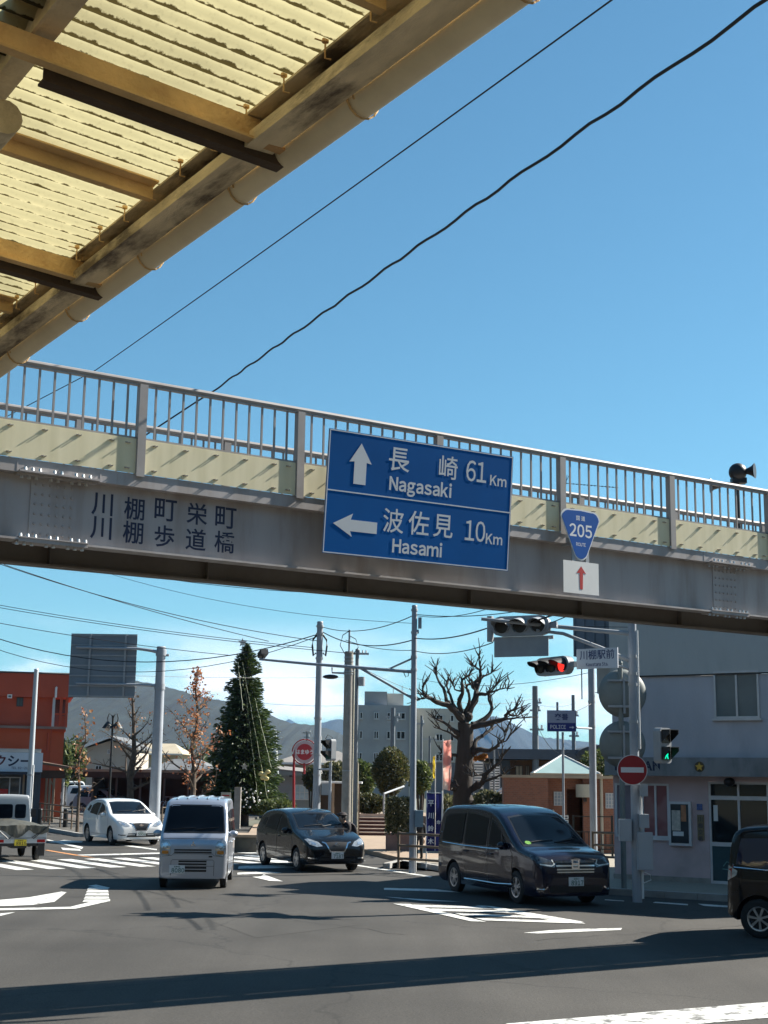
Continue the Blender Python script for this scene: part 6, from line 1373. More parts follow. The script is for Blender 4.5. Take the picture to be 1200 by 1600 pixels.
# ---- brick public toilet with a glass pyramid
Y = 46; o = AT(787, 1214, Y); o.z = .11
bt = frame_thing('brick_toilet', 'low brick public toilet with a glass pyramid skylight behind the dark minivan', 'building', o, R(-4))
def brick_mat(name, c1, c2, mortar, sc):
    m = bpy.data.materials.new(name); m.use_nodes = True; t_ = m.node_tree; b_ = t_.nodes['Principled BSDF']; b_.inputs['Roughness'].default_value = .85
    c_ = t_.nodes.new('ShaderNodeTexCoord'); mp_ = t_.nodes.new('ShaderNodeMapping'); mp_.inputs['Rotation'].default_value = (R(90), 0, 0); br = t_.nodes.new('ShaderNodeTexBrick')
    br.inputs['Color1'].default_value = tuple(c1)+(1,); br.inputs['Color2'].default_value = tuple(c2)+(1,); br.inputs['Mortar'].default_value = tuple(mortar)+(1,); br.inputs['Scale'].default_value = sc; br.inputs['Mortar Size'].default_value = .02
    cx = t_.nodes.new('ShaderNodeSeparateXYZ'); cy = t_.nodes.new('ShaderNodeCombineXYZ'); ad = t_.nodes.new('ShaderNodeMath'); ad.operation = 'ADD'
    t_.links.new(c_.outputs['Object'], cx.inputs[0]); t_.links.new(cx.outputs['X'], ad.inputs[0]); t_.links.new(cx.outputs['Y'], ad.inputs[1]); t_.links.new(ad.outputs[0], cy.inputs['X']); t_.links.new(cx.outputs['Z'], cy.inputs['Y']); t_.links.new(cy.outputs[0], br.inputs['Vector']); t_.links.new(br.outputs['Color'], b_.inputs['Base Color']); return m
brick = brick_mat('red_brown_brick', (.27, .105, .06), (.21, .08, .05), (.22, .15, .11), 4.2)
pm = PPM(Y); XX = lambda x: (x-787)/pm; ZZ = lambda y: ZT(870, y, Y)-.11
zt = ZZ(1216); W_ = MB(); e0, e1 = XX(884), XX(908)
W_.box(0, XX(855), 0, .25, 0, zt); W_.box(0, .25, .25, 4, 0, zt); W_.box(XX(855), e0, .35, .6, 0, zt); W_.box(e1, XX(990), .15, .6, 0, zt); W_.box(e0, e1, 1.8, 2, 0, zt); W_.box(e0, e1, .35, 1.8, 2.0, zt); W_.box(0.25, XX(990), 3.8, 4, 0, zt); W_.box(XX(990)-.25, XX(990), .6, 3.8, 0, zt)
part('brick_wall', W_, brick, bt); part('coping', MB().box(-.05, XX(990)+.05, -.05, 4.05, zt+.002, zt+.09), mat('tan_coping', (.36, .29, .21), .8, 0, .1, 3), bt)
px0, px1 = XX(834), XX(937); cx = (px0+px1)/2; cy = 1.8; hb_ = (px1-px0)/2; za = ZZ(1178); zb_ = zt+.16
part('pyramid_kerb', MB().box(px0-.04, px1+.04, cy-hb_-.04, cy+hb_+.04, zt+.092, zb_), mat('tan_coping', (0, 0, 0)), bt)
py = MB(); V = [(px0, cy-hb_, zb_+.002), (px1, cy-hb_, zb_+.002), (px1, cy+hb_, zb_+.002), (px0, cy+hb_, zb_+.002), (cx-.08, cy, za)]
py.add(V, [(0, 1, 4), (1, 2, 4), (2, 3, 4), (3, 0, 4), (3, 2, 1, 0)]); gp = part('glass_pyramid', py, mat('pale_teal_glass', (.34, .47, .46), .25, 0, .08, 2, spec=.6), bt)
rg = MB()
for a in V[:4]: rg.tube([a, V[4]], .03, 6)
part('pyramid_ridge', rg, white, gp)
for x0, x1, y0, y1, yy in ((864, 880, 1237, 1259, .35), (942, 956, 1238, 1262, .15)): window(bt, XX(x0), XX(x1), ZZ(y1), ZZ(y0), yy, mat('glass_block', (.30, .36, .42), .2, 0, .1, 5), alu, 2, .04, hor=3, fw=.025)
part('drum_lamp', MB().cyl((XX(911), .0, ZZ(1245)), (XX(911), .0, ZZ(1225)), .30, n=24), mat('cream_drum', (.42, .40, .32), .6, 0, .08, 3), bt, smooth=True); part('drum_bracket', MB().box(XX(911)-.05, XX(911)+.05, .0, .149, ZZ(1252), ZZ(1246)), black, bt)
part('down_pipe', MB().cyl((XX(936), .10, 0), (XX(936), .1, ZZ(1209)), .05, n=10), mat('tan_pipe', (.42, .38, .30), .6, 0, .1, 3), bt)
for y0, y1 in ((1274, 1280), (1281, 1286)):
    s_ = part('notice_board', MB().box(XX(867), XX(886), .29, .345, ZZ(y1)+.01, ZZ(y0)), white, bt); part('writing_line', MB().box(XX(868.5), XX(884.5), .285, .289, (ZZ(y0)+ZZ(y1))/2-.02, (ZZ(y0)+ZZ(y1))/2+.02), ink, s_)
part('white_tap', MB().tube([(XX(864), .33, ZZ(1282)), (XX(864), .28, ZZ(1268)), (XX(862), .24, ZZ(1266))], .03, 6), white, bt)

# ---- station building and roofs behind
Y = 78; o = AT(768, 1214, Y); o.z = .1; st = frame_thing('station_building', 'low station building with a dark flat roof behind the brick public toilet', 'building', o, 0); XX = lambda x: (x-768)/PPM(Y); ZZ = lambda y: ZT(860, y, Y)-.1
part('wall', MB().box(.4, XX(990), 1.0, 6, 0, ZZ(1188)), mat('brown_station_wall', (.12, .07, .045), .8, 0, .15, 2), st)
part('roof', MB().box(-.3, XX(1000), -.2, 7, ZZ(1187), ZZ(1171)), mat('dark_blue_grey_fascia', (.075, .09, .12), .6, 0, .1, 2), st)
part('left_porch', MB().box(.1, 1.0, -.1, .9, 0, ZZ(1189)), mat('dark_porch', (.03, .035, .04), .7, 0, .3, 3), st)
for x0, x1 in ((807, 819), (823, 829), (833, 850), (852, 868)): window(st, XX(x0), XX(x1), ZZ(1232), ZZ(1196), .99, mat('pale_station_window', (.34, .30, .22), .4, 0, .3, 2), mat('dark_frame', (.06, .05, .045), .6, 0, .1, 5), 1, .05, hor=1)
dm = MB(); n = 14; vs = []; fs = []
for i in range(n+1):
    a = math.pi*i/n
    for y in (-.5, 5): vs.append(((XX(897)+XX(985))/2-(XX(985)-XX(897))/2*math.cos(a), y, ZZ(1180)+ (ZZ(1163)-ZZ(1180))*math.sin(a)))
for i in range(n): fs.append((2*i, 2*i+1, 2*i+3, 2*i+2))
fs.append(tuple(2*i for i in range(n+1))); fs.append(tuple(2*i+1 for i in reversed(range(n+1)))); dm.add(vs, fs); part('vaulted_roof', dm, mat('dark_vault', (.05, .055, .07), .6, 0, .1, 3), st)
def hip_house(name, label, Y, x0, x1, ye, yr, ybase, wallm, roofm, depth=9, hip=.35, group=None, wins=(), ridge=None, eave=.5):
    o = AT(x0, 1214, Y); o.z = 0; t = frame_thing(name, label, 'house', o, 0, group); X = lambda x: (x-x0)/PPM(Y); Z = lambda y: ZT((x0+x1)/2, y, Y)
    W_ = X(x1); ze, zr = Z(ye), Z(yr); part('wall', MB().box(0, W_, 0, depth, 0, ze), wallm, t)
    r = MB(); h0 = W_*hip; V = [(-eave, -eave, ze+.002), (W_+eave, -eave, ze+.002), (W_+eave, depth+eave, ze+.002), (-eave, depth+eave, ze+.002), (h0, depth/2, zr), (W_-h0, depth/2, zr)]
    r.add(V, [(0, 1, 5, 4), (1, 2, 5), (2, 3, 4, 5), (3, 0, 4), (3, 2, 1, 0)]); ro = part('roof', r, roofm, t); part('gutter', MB().box(-eave, W_+eave, -eave-.08, -eave-.005, ze-.08, ze+.05), white, ro)
    for a, c, y0, y1 in wins: window(t, X(a), X(c), Z(y1), Z(y0), 0, dkglass, alu, 1, .06)
    return t
tile = mat('grey_roof_tile', (.12, .125, .13), .7, 0, .2, 2, bump=.6, bscale=6); tile_b = mat('brown_grey_roof_sheet', (.20, .185, .17), .7, 0, .1, 1)
hip_house('house', 'grey house with a wide hipped roof left of the round red sign', 96, 436, 560, 1193, 1171, 1265, mat('grey_house_wall', (.26, .26, .25), .8, 0, .08, 1), tile_b, 10, .30, 'houses beyond the forecourt')
o = AT(425, 1214, 84); o.z = 0; gs2 = frame_thing('shed', 'long grey shed with a sloping eave and a white window behind the black hatchback', 'shed', o, 0); pm = PPM(84); Z = lambda y: ZT(470, y, 84)
r = MB(); Xe = 75/pm; r.add([(-.6, -.6, Z(1202)), (Xe, -.6, Z(1211)), (Xe, 4, Z(1205)), (-.6, 4, Z(1197)), (-.6, -.6, Z(1202)+.1), (Xe, -.6, Z(1211)+.1), (Xe, 4, Z(1205)+.1), (-.6, 4, Z(1197)+.1)], [(0,3,2,1),(4,5,6,7),(0,1,5,4),(1,2,6,5),(2,3,7,6),(3,0,4,7)]); part('roof', r, tile_b, gs2)
part('wall', MB().box(0, Xe-.2, 0, 4, 0, Z(1212)), mat('shed_grey_wall', (.27, .275, .27), .8, 0, .06, 1), gs2)
for i in range(5): part('rafter_end', MB().box(.3+i*.75, .45+i*.75, -.55, -.01, Z(1211)-.13+.0, Z(1211)-.01), mat('dark_frame', (.06, .05, .045)), gs2)
window(gs2, 36/pm, 58/pm, Z(1250), Z(1226), 0, mat('bright_window', (.50, .58, .62), .3, 0, .2, 3), white, 2, .06, hor=1)
Y = 108; o = AT(134, 1214, Y); o.z = 0; gh = frame_thing('house', 'beige gabled house behind the taxi office and the black park lamp', 'house', o, 0, 'houses beyond the forecourt'); pm = PPM(Y); X = lambda x: (x-134)/pm; Z = lambda y: ZT(165, y, Y)
w_ = MB(); w_.prism([(0, 0), (X(206), 0), (X(206), Z(1170)), (X(170), Z(1157)), (0, Z(1169))], T((0, .0, 0)) @ RX(R(90)) @ T((0, 0, -7)), 7); part('wall', w_, mat('beige_house_wall', (.42, .37, .31), .8, 0, .06, 1), gh)
for a, c in (((130, 1170), (170, 1154)), ((170, 1154), (211, 1172))):
    r = MB(); x0, z0, x1, z1 = X(a[0]), Z(a[1])+.05, X(c[0]), Z(c[1])+.05; r.add([(x0, -.6, z0), (x1, -.6, z1), (x1, 7.4, z1), (x0, 7.4, z0), (x0, -.6, z0+.18), (x1, -.6, z1+.18), (x1, 7.4, z1+.18), (x0, 7.4, z0+.18)], [(0,3,2,1),(4,5,6,7),(0,1,5,4),(1,2,6,5),(2,3,7,6),(3,0,4,7)]); part('roof_slope', r, tile, gh); part('barge_board', MB().add([(x0, -.66, z0-.02), (x1, -.66, z1-.02), (x1, -.605, z1-.02), (x0, -.605, z0-.02), (x0, -.66, z0+.2), (x1, -.66, z1+.2), (x1, -.605, z1+.2), (x0, -.605, z0+.2)], [(0,3,2,1),(4,5,6,7),(0,1,5,4),(1,2,6,5),(2,3,7,6),(3,0,4,7)]), white, gh)
for a, c, y0, y1 in ((165, 170, 1171, 1178), (148, 158, 1196, 1204), (173, 180, 1196, 1204)): window(gh, X(a), X(c), Z(y1), Z(y0), 0, dkglass, alu, 1, .06)
hip_house('house', 'low house with a silvery tiled roof right of the thick grey pole', 98, 236, 320, 1204, 1185, 1240, mat('cream_house_wall', (.45, .38, .28), .8, 0, .08, 1), tile, 8, .25, 'houses beyond the forecourt')
hip_house('house', 'cream building partly hidden behind brown leaved trees left of the thick grey pole', 125, 200, 275, 1178, 1160, 1230, mat('cream_house_wall', (0, 0, 0)), mat('pale_roof', (.38, .33, .24), .8, 0, .1, 1), 8, .2, 'houses beyond the forecourt')

# ---- apartment block
Y = 170; o = AT(535, 1214, Y); o.z = 0; ab = frame_thing('apartment_block', 'pale grey apartment block with a roof tower behind the concrete utility pole', 'building', o, 0); pm = PPM(Y); X = lambda x: (x-535)/pm; Z = lambda y: ZT(610, y, Y)
apw = mat('grey_apartment_wall', (.34, .345, .36), .85, 0, .06, .5, dirt=(.25, .25, .26), dscale=.4, damt=.4); apl = mat('sunlit_apartment_wall', (.52, .50, .45), .85, 0, .05, .5)  # pale wall: sunlight on pier and penthouse painted as a lighter tone
part('wall', MB().box(0, X(637), 0, 12, 0, Z(1102)), apw, ab); part('roof_tower', MB().box(X(567), X(602), 1, 8, Z(1102)+.01, Z(1080)), apw, ab); part('penthouse', MB().box(X(602)+.01, X(628), 2, 7, Z(1102)+.01, Z(1082)), apl, ab)
part('right_wing', MB().box(X(645), X(728), 3.0, 14, 0, Z(1104)), mat('lit_beige_apartment_wall', (.40, .395, .37), .85, 0, .06, .5), ab); part('lit_white_pier', MB().box(X(637)+.01, X(645)-.01, -.2, 12, 0, Z(1101)), apl, ab)  # sun on the wing and pier is put into their lighter colours
for xs, ys, yy in ((((560, 565), (582, 590), (602, 608), (617, 631)), ((1113, 1124), (1142, 1155), (1176, 1188)), 0), (((679, 691), (702, 708)), ((1114, 1125), (1144, 1156), (1176, 1188)), 3.0)):
    for x0, x1 in xs:
        for y0, y1 in ys: window(ab, X(x0), X(x1), Z(y1), Z(y0), yy, dkglass, alu, 1 if x1-x0 > 6 else 0, .12, fw=.10, sill=True)
for x in (612, 626): part('aerial', MB().tube([(X(x), 4, Z(1083)), (X(x), 4, Z(1068))], .05, 6), galv, ab)

# ---- orange building, taxi office and lean-to
org = mat('orange_red_mortar', (.42, .075, .036), .85, 0, .10, .6, bump=.2, dirt=(.33, .06, .03), dscale=.5, damt=.6); orgb = mat('sunlit_orange_mortar', (.47, .09, .035), .85, 0, .08, .6)  # lower walls painted brighter to stand for the grazing sun
Y = 76; o = AT(-160, 1214, Y); o.z = .1; ob = frame_thing('orange_building', 'two storey orange red building with an open corner balcony at the left edge', 'building', o, 0); pm = PPM(Y); X = lambda x: (x+160)/pm; Z = lambda y: ZT(40, y, Y)-.1
part('wall', MB().box(0, X(72), 0, 5, 0, Z(1090)), org, ob); part('parapet', MB().box(-.1, X(102), -.25, 5.2, Z(1090)+.003, Z(1054)), org, ob); part('parapet_cap', MB().box(-.15, X(102)+.05, -.3, 5.2, Z(1054)+.002, Z(1054)+.09), mat('dark_frame', (.06, .05, .045)), ob)
part('balcony_slab', MB().box(X(72)+.01, X(94), -.2, 5, Z(1142), Z(1136)), org, ob); part('balcony_ledge', MB().box(0, X(94), -.30, -.005, Z(1139), Z(1135)), mat('grey_ledge', (.24, .16, .13), .8, 0, .1, 2), ob); part('lower_wall', MB().box(X(72)+.01, X(92), 0, 5, 0, Z(1142)-.003), orgb, ob); part('lower_band', MB().box(0, X(72), -.06, -.004, Z(1172), Z(1139)-.003), orgb, ob)
for x in (74, 85, 93.5): part('balcony_post', MB().box(X(x)-.07, X(x)+.07, -.18, -.04, Z(1136)+.002, Z(1090)), org if x > 80 else alu, ob)
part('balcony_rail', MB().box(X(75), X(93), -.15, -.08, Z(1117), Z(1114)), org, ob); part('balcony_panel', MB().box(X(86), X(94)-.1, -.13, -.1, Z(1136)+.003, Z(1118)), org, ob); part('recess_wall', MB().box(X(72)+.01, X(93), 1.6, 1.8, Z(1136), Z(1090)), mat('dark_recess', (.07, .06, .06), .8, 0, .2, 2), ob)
window(ob, X(18), X(28), Z(1105), Z(1091), 0, blglass, mat('dark_frame', (.06, .05, .045)), 1, .08); window(ob, X(4), X(11), Z(1093), Z(1087), -.26, blglass, white, 0, .06)
part('vent_pipe', MB().tube([(X(76), -.32, Z(1090)), (X(76), -.32, Z(1075)), (X(77.5), -.32, Z(1074))], .06, 8), white, ob); part('drain_pipe', MB().tube([(X(68), -.1, Z(1172)), (X(68), -.1, Z(1145))], .045, 8), org, ob)
Y = 66; o = AT(-160, 1214, Y); o.z = .11; to = frame_thing('taxi_office', 'taxi office with a white signboard above dark shop windows at the left edge', 'building', o, 0); pm = PPM(Y); X = lambda x: (x+160)/pm; Z = lambda y: ZT(30, y, Y)-.11
part('wall', MB().box(0, X(60), .3, 6, 0, Z(1206)), mat('dark_blue_shopfront', (.06, .075, .095), .5, 0, .15, 1), to); part('roof', MB().box(-.2, X(58), 0, 6.2, Z(1176), Z(1170)), mat('grey_roof_sheet', (.30, .30, .29), .7, 0, .1, 1), to)
part('signboard', MB().box(-.2, X(61), -.10, .1, Z(1206)+.002, Z(1176)-.002), mat('white_signboard', (.62, .66, .70), .5, 0, .06, 1), to)
maroon = mat('maroon_lettering', (.10, .012, .02), .5, 0, .1, 5)
for ch, x, m in (('タ', -20, maroon), ('ク', -1.5, maroon), ('シ', 17.5, ink), ('ー', 36, ink)):
    g = letters(ch, .50 if ch != 'ー' else .09, bold=.03); part('lettering', moved(g, T((X(x), -.103, Z(1189)))), m, to)
part('lettering', moved(latin('TEL 82-2140', .10, bold=.01), T((X(30), -.103, Z(1200)))), ink, to)
part('awning', MB().box(-.2, X(58), -.5, .29, Z(1210), Z(1207)), mat('dark_blue_awning', (.03, .04, .06), .6, 0, .1, 2), to)
for a, c in ((-60, -22), (-18, 30)): window(to, X(a), X(c), .2, Z(1214), .29, dkglass, alu, 2, .06, hor=1)
part('red_poster', MB().box(X(0), X(12), .21, .225, Z(1248), Z(1233)), red, to)
part('shop_pillar', MB().box(X(33), X(36), .1, .29, 0, Z(1210)), mat('tan_pillar', (.30, .22, .15), .7, 0, .1, 2), to); part('shop_pillar', MB().box(X(40), X(43), .1, .29, 0, Z(1210)), mat('tan_pillar', (.30, .22, .15)), to)
Y = 68; o = AT(52, 1214, Y); o.z = .11; lt = frame_thing('lean_to', 'lean to roof on thin posts sheltering parked cars beside the taxi office', 'shelter', o, 0); pm = PPM(Y); X = lambda x: (x-52)/pm; Z = lambda y: ZT(80, y, Y)-.11
r = MB(); r.add([(0, -.5, Z(1193)), (X(122), -.5, Z(1203)), (X(122), 5, Z(1201)), (0, 5, Z(1190)), (0, -.5, Z(1189)), (X(122), -.5, Z(1200)), (X(122), 5, Z(1198)), (0, 5, Z(1186))], [(0,3,2,1),(4,5,6,7),(0,1,5,4),(1,2,6,5),(2,3,7,6),(3,0,4,7)]); part('roof', r, mat('brown_lean_to', (.13, .085, .06), .8, 0, .15, 2), lt)
part('fascia', MB().box(0, X(100), -.3, -.2, Z(1216), Z(1203)-.02), mat('dark_brown_fascia', (.07, .04, .028), .8, 0, .15, 2), lt); part('back_wall', MB().box(X(60), X(84), 1.6, 1.8, 0, Z(1203)-.2), org, lt)
for x in (73, 78, 98, 84): part('post', MB().cyl((X(x), -.2, 0), (X(x), -.2, Z(1206)), .06, n=8), mat('tan_pillar', (.30, .22, .15)) if x != 98 else galv, lt)
part('brace', MB().tube([(X(76), -.2, Z(1212)), (X(83), -.2, Z(1228))], .03, 6), mat('tan_pillar', (.30, .22, .15)), lt); part('hanging_sign', MB().box(X(56), X(62), -.42, -.34, Z(1212), Z(1195)), white, lt)
for t_o, xr in ((ob, 262/PPM(76)), (to, 221/PPM(66)), (lt, 34/PPM(68))):       # turned a little towards the road, pivoting on the right-hand corner
    pv_ = t_o.location+Vector((xr, 0, 0)); a_ = R(14); t_o.rotation_euler = (0, 0, a_); t_o.location = pv_-Vector((math.cos(a_)*xr, math.sin(a_)*xr, 0))
# ---- bicycle shelter, bicycles
Y = 88; o = AT(150, 1214, Y); o.z = .11; bs = frame_thing('bicycle_shelter', 'long dark bicycle shelter with a flat roof behind the bare trees', 'shelter', o, 0); pm = PPM(Y); X = lambda x: (x-150)/pm; Z = lambda y: ZT(250, y, Y)-.11
part('roof', MB().box(-.5, X(372), -1.6, 2.2, Z(1207), Z(1203)), mat('weathered_flat_roof', (.22, .20, .15), .8, 0, .15, 1), bs); part('back_wall', MB().box(0, X(372), 2.0, 2.15, 0, Z(1207)), mat('dark_board_wall', (.035, .025, .02), .9, 0, .2, 2), bs); part('end_wall', MB().box(0, .12, -1.2, 2.0, 0, Z(1207)), mat('dark_board_wall', (0, 0, 0)), bs); part('front_valance', MB().box(-.5, X(372), -1.55, -1.5, Z(1216), Z(1207)-.003), mat('dark_board_wall', (0, 0, 0)), bs)
for i in range(7): x = X(152+i*36); part('post', MB().cyl((x, -1.3, 0), (x, -1.3, Z(1207)), .06, n=8), mat('dark_frame', (.06, .05, .045)), bs)
def bicycle():
    t = thing('bicycle', 'bicycle parked in the shade of the long bicycle shelter', 'bicycle', (0, 0, 0), 0, 'bicycles in the shelter')
    for x in (-.53, .53):
        pts = [(x+.33*math.cos(2*math.pi*i/20), 0, .33+.33*math.sin(2*math.pi*i/20)) for i in range(21)]; w_ = part('wheel', MB().tube(pts, .018, 6), tyre_m, t, smooth=True)
        sp = MB()
        for i in range(6): a = math.pi*i/6; sp.tube([(x+.32*math.cos(a), 0, .33+.32*math.sin(a)), (x-.32*math.cos(a), 0, .33-.32*math.sin(a))], .005, 4)
        part('spokes', sp, galv, w_)
    f = MB()
    for a, c in (((-.53, .33), (-.08, .30)), ((-.08, .30), (-.2, .78)), ((-.53, .33), (-.2, .70)), ((-.08, .30), (.38, .72)), ((.38, .72), (-.19, .66)), ((.53, .33), (.36, .92))): f.tube([(a[0], 0, a[1]), (c[0], 0, c[1])], .018, 6)
    part('frame', f, mat('bicycle_silver', (.45, .45, .47), .35, .5, .1, 5), t); part('handlebar', MB().tube([(.22, -.28, .98), (.36, -.1, 1.0), (.36, .1, 1.0), (.22, .28, .98)], .014, 6), galv, t); part('saddle', MB().sphere((-.22, 0, .82), .13, 10, 6, (1, .6, .35)), black, t); part('basket', MB().tube([(.62, 0, .72), (.64, 0, .95)], [.12, .17], 10), galv, t); part('mudguard', MB().tube([(-.53+.37*math.cos(R(a)), 0, .33+.37*math.sin(R(a))) for a in (30, 70, 110, 150)], .02, 6), galv, t)
    return t
bk0 = bicycle()
for i, x in enumerate((262, 270, 277, 286, 294, 303, 311, 320)):
    b_ = bk0 if i == 0 else copy_tree(bk0); p = AT(x, 1214, 86.2+.3*(i % 2)); b_.location = (p.x, p.y, .11); b_.rotation_euler = (0, R(4), R(70+7*(i % 3)))
# ---- sheds by the flags, white louvre screens
Y = 80; o = AT(674, 1214, Y); o.z = 0; w2 = frame_thing('warehouse', 'grey warehouse with a curved roof behind the pink banner', 'warehouse', o, 0); pm = PPM(Y); X = lambda x: (x-674)/pm; Z = lambda y: ZT(720, y, Y)
part('wall', MB().box(0, X(772), 0, 8, 0, Z(1192)), mat('warehouse_blue_grey', (.20, .22, .25), .8, 0, .08, 1), w2); vs = []; fs = []; n = 10
for i in range(n+1):
    u = i/n
    for y in (-.4, 8.4): vs.append((-.3+(X(772)+.6)*u, y, Z(1192)+(Z(1178)-Z(1192))*math.sin(math.pi*min(1, u*1.0))*.9+.01))
rr = MB(); rr.add(vs, [(2*i, 2*i+2, 2*i+3, 2*i+1) for i in range(n)]); part('roof', rr, mat('grey_roof_sheet', (.30, .30, .29)), w2, smooth=True)
for x0, x1, y0, y1, lab in ((741, 754, 1189, 1232, 'white louvre screen just right of the pollarded tree trunk'), (766, 780, 1196, 1236, 'white grid screen left of the brick toilet')):
    o = AT(x0, 1214, 70); t = frame_thing('louvre_screen', lab, 'screen', Vector((o.x, o.y, .1)), 0, 'white screens by the tree'); w_ = (x1-x0)/PPM(70); z0, z1 = ZT(x0, y1, 70)-.1, ZT(x0, y0, 70)-.1
    part('frame', MB().box(-.04, .0, -.03, .03, 0, z1).box(w_, w_+.04, -.03, .03, 0, z1), galv, t); sl = MB()
    for i in range(10): z = z0+(z1-z0)*i/10; sl.box(.001, w_-.001, -.04, .0, z, z+(z1-z0)*.055)
    part('slats', sl, white, t)
o = AT(765, 1214, 52); t = frame_thing('white_rail', 'pair of slanting white boards beside the brick toilet corner', 'rail', Vector((o.x, o.y, .11)), 0)
for a, c in (((762, 1247), (786, 1232)), ((770, 1246), (787, 1237))): 
    p, q = AT(*a, 52)-t.location, AT(*c, 52)-t.location; part('board', MB().tube([p, q], .055, 4), white, t)
part('leg', MB().cyl((0, 0, 0), (0, 0, ZT(765, 1245, 52)-.11), .03, n=6), galv, t)

# ---- steps up to the plaza
Y = 57.5; o = AT(553, 1214, Y); o.z = .115; sp = frame_thing('steps', 'five dark red brown steps with pale treads up from the plaza', 'steps', o, 0); W_ = 60/PPM(Y)
rise = .135; dk_ = mat('dark_red_riser', (.09, .035, .03), .8, 0, .15, 4); tr_m = mat('pale_tread', (.42, .33, .27), .8, 0, .1, 4)
for i in range(5): part('riser', MB().box(0, W_, .34*i, 4, rise*i+.001*(i > 0), rise*(i+1)-.035), dk_, sp); part('tread', MB().box(-.01, W_+.01, .34*i-.03, .34*(i+1)-.031, rise*(i+1)-.034, rise*(i+1)), tr_m, sp)
part('landing', MB().box(-.01, W_+.01, 1.7, 5, rise*5-.034, rise*5+.02), tan_m, sp); part('landing_riser', MB().box(-.01, W_+.01, 1.66, 1.698, rise*5-.0, rise*5+.13), tr_m, sp)
part('handrail', MB().tube([(W_-.35, 2.2, rise*5), (W_-.35, 2.2, rise*5+.95), (W_+.5, 3.6, rise*5+1.25)], .045, 8), galv, sp, smooth=True)
tag(part('upper_terrace', MB().box(AT(450, 1214, 62).x, AT(900, 1214, 62).x, 62.6, 69, .1, rise*5+.1), tan_m), kind='structure')
Y = 60; o = AT(668, 1214, Y); o.z = .115; sp = frame_thing('steps', 'second flight of steps seen between the arm pole and the navy banner', 'steps', o, 0); W_ = 26/PPM(Y)
for i in range(5): part('riser', MB().box(0, W_, .34*i, 2.4, rise*i+.001*(i > 0), rise*(i+1)-.035), dk_, sp); part('tread', MB().box(-.01, W_+.01, .34*i-.03, .34*(i+1)-.031, rise*(i+1)-.034, rise*(i+1)), tr_m, sp)
# small notice boards / kiosk behind the signal pole
Y = 56; o = AT(522, 1214, Y); o.z = .115; kk = frame_thing('notice_shelter', 'dark open notice shelter with a pale flat roof behind the concrete pole', 'shelter', o, 0); pm = PPM(Y); Z = lambda y: ZT(530, y, Y)-.115
part('roof', MB().box(-.7, 1.1, -.4, 1.6, Z(1224), Z(1221)), white, kk); part('back_wall', MB().box(-.6, 1.0, 1.2, 1.3, 0, Z(1224)), mat('dark_board_wall', (0, 0, 0)), kk)
for x in (-.02, .95): part('post', MB().box(x-.05, x+.05, -.3, -.2, 0, Z(1224)), mat('tan_pillar', (.30, .22, .15)), kk)
Y = 64; o = AT(354, 1214, Y); t = frame_thing('notice_board', 'cream notice board on a post in front of the Christmas tree', 'sign', Vector((o.x, o.y, .11)), 0); part('post', MB().cyl((0, .03, 0), (0, .03, ZT(354, 1240, Y)-.11), .04, n=8), mat('tan_pillar', (.30, .22, .15)), t); part('board', MB().box(-.22, .22, -.02, .0, ZT(354, 1252, Y)-.11, ZT(354, 1238, Y)-.11), mat('cream_board', (.50, .45, .36), .7, 0, .15, 6), t); part('writing_line', MB().box(-.16, .16, -.025, -.0205, ZT(354, 1244, Y)-.11, ZT(354, 1242, Y)-.11), red, t)
o = AT(372, 1214, 63); solo('stone_post', MB().box(o.x-.14, o.x+.14, 63, 63.28, .1, ZT(372, 1230, 63)), concrete, 'square stone post in front of the Christmas tree', 'post')

# ---- distant utility poles and a pylon
def far_pole(label, x, yt, Y, r=.14, arms=()):
    b0 = base(x, Y=Y); h = ZT(x, yt, Y); t = thing('utility_pole', label, 'utility pole', b0, 0, 'distant utility poles'); part('shaft', MB().tube([(0, 0, 0), (0, 0, h)], [r, r*.75], 10), mat('dark_pole_steel', (.16, .18, .2)), t, smooth=True)
    for ya, wl, wr in arms: z = ZT(x, ya, Y); part('crossarm', MB().box(-wl, wr, -.05, .05, z-.05, z+.05), galv, t); part('insulator', MB().cyl((wr-.1, 0, z+.05), (wr-.1, 0, z+.25), .06, n=6), white, t)
    return t
far_pole('thick dark pole in front of the apartment block windows', 613, 1106, 95, .20, ((1120, .5, .5), (1128, .4, .4)))
far_pole('thin dark pole right of the arm pole in front of the apartment block', 658, 1118, 90, .10, ((1131, .5, .2),))
far_pole('short pole with a crossarm right of the arm pole', 671, 1150, 95, .10, ((1155, .6, .5),))
far_pole('grey pole with side arms left of the police box direction sign', 837, 1072, 78, .21, ((1098, .05, .35), (1110, .3, .3), (1140, .3, .45)))
far_pole('grey pole standing right behind the police box direction sign', 897, 1086, 80, .13, ((1118, .1, .3), (1150, .25, .3)))
far_pole('thin pole top showing above the police box direction sign', 872, 1097, 90, .10)
far_pole('small pole with a pair of insulators above the round red sign', 478, 1143, 130, .12, ((1145, .4, .4), (1152, .3, .3)))
far_pole('short steel pole behind the lower right branches of the pollarded tree', 772, 1172, 66, .06)
b0 = base(428, Y=600); t = thing('lattice_pylon', 'small white lattice pylon on the hillside right of the Christmas tree', 'pylon', (b0.x, b0.y, ZT(428, 1190, 600))); h = ZT(428, 1140, 600)-t.location.z; mb = MB()
for sx_ in (-1, 1):
    for sy in (-1, 1): mb.tube([(sx_*1.8, sy*1.8, -6), (sx_*.3, sy*.3, h)], .15, 4)
for i in range(7): z = h*i/7; k = 1.8-(1.5)*i/7; mb.tube([(-k, -k, z), (k, -k, z+h/7)], .10, 4); mb.tube([(k, -k, z), (-k, -k, z+h/7)], .10, 4)
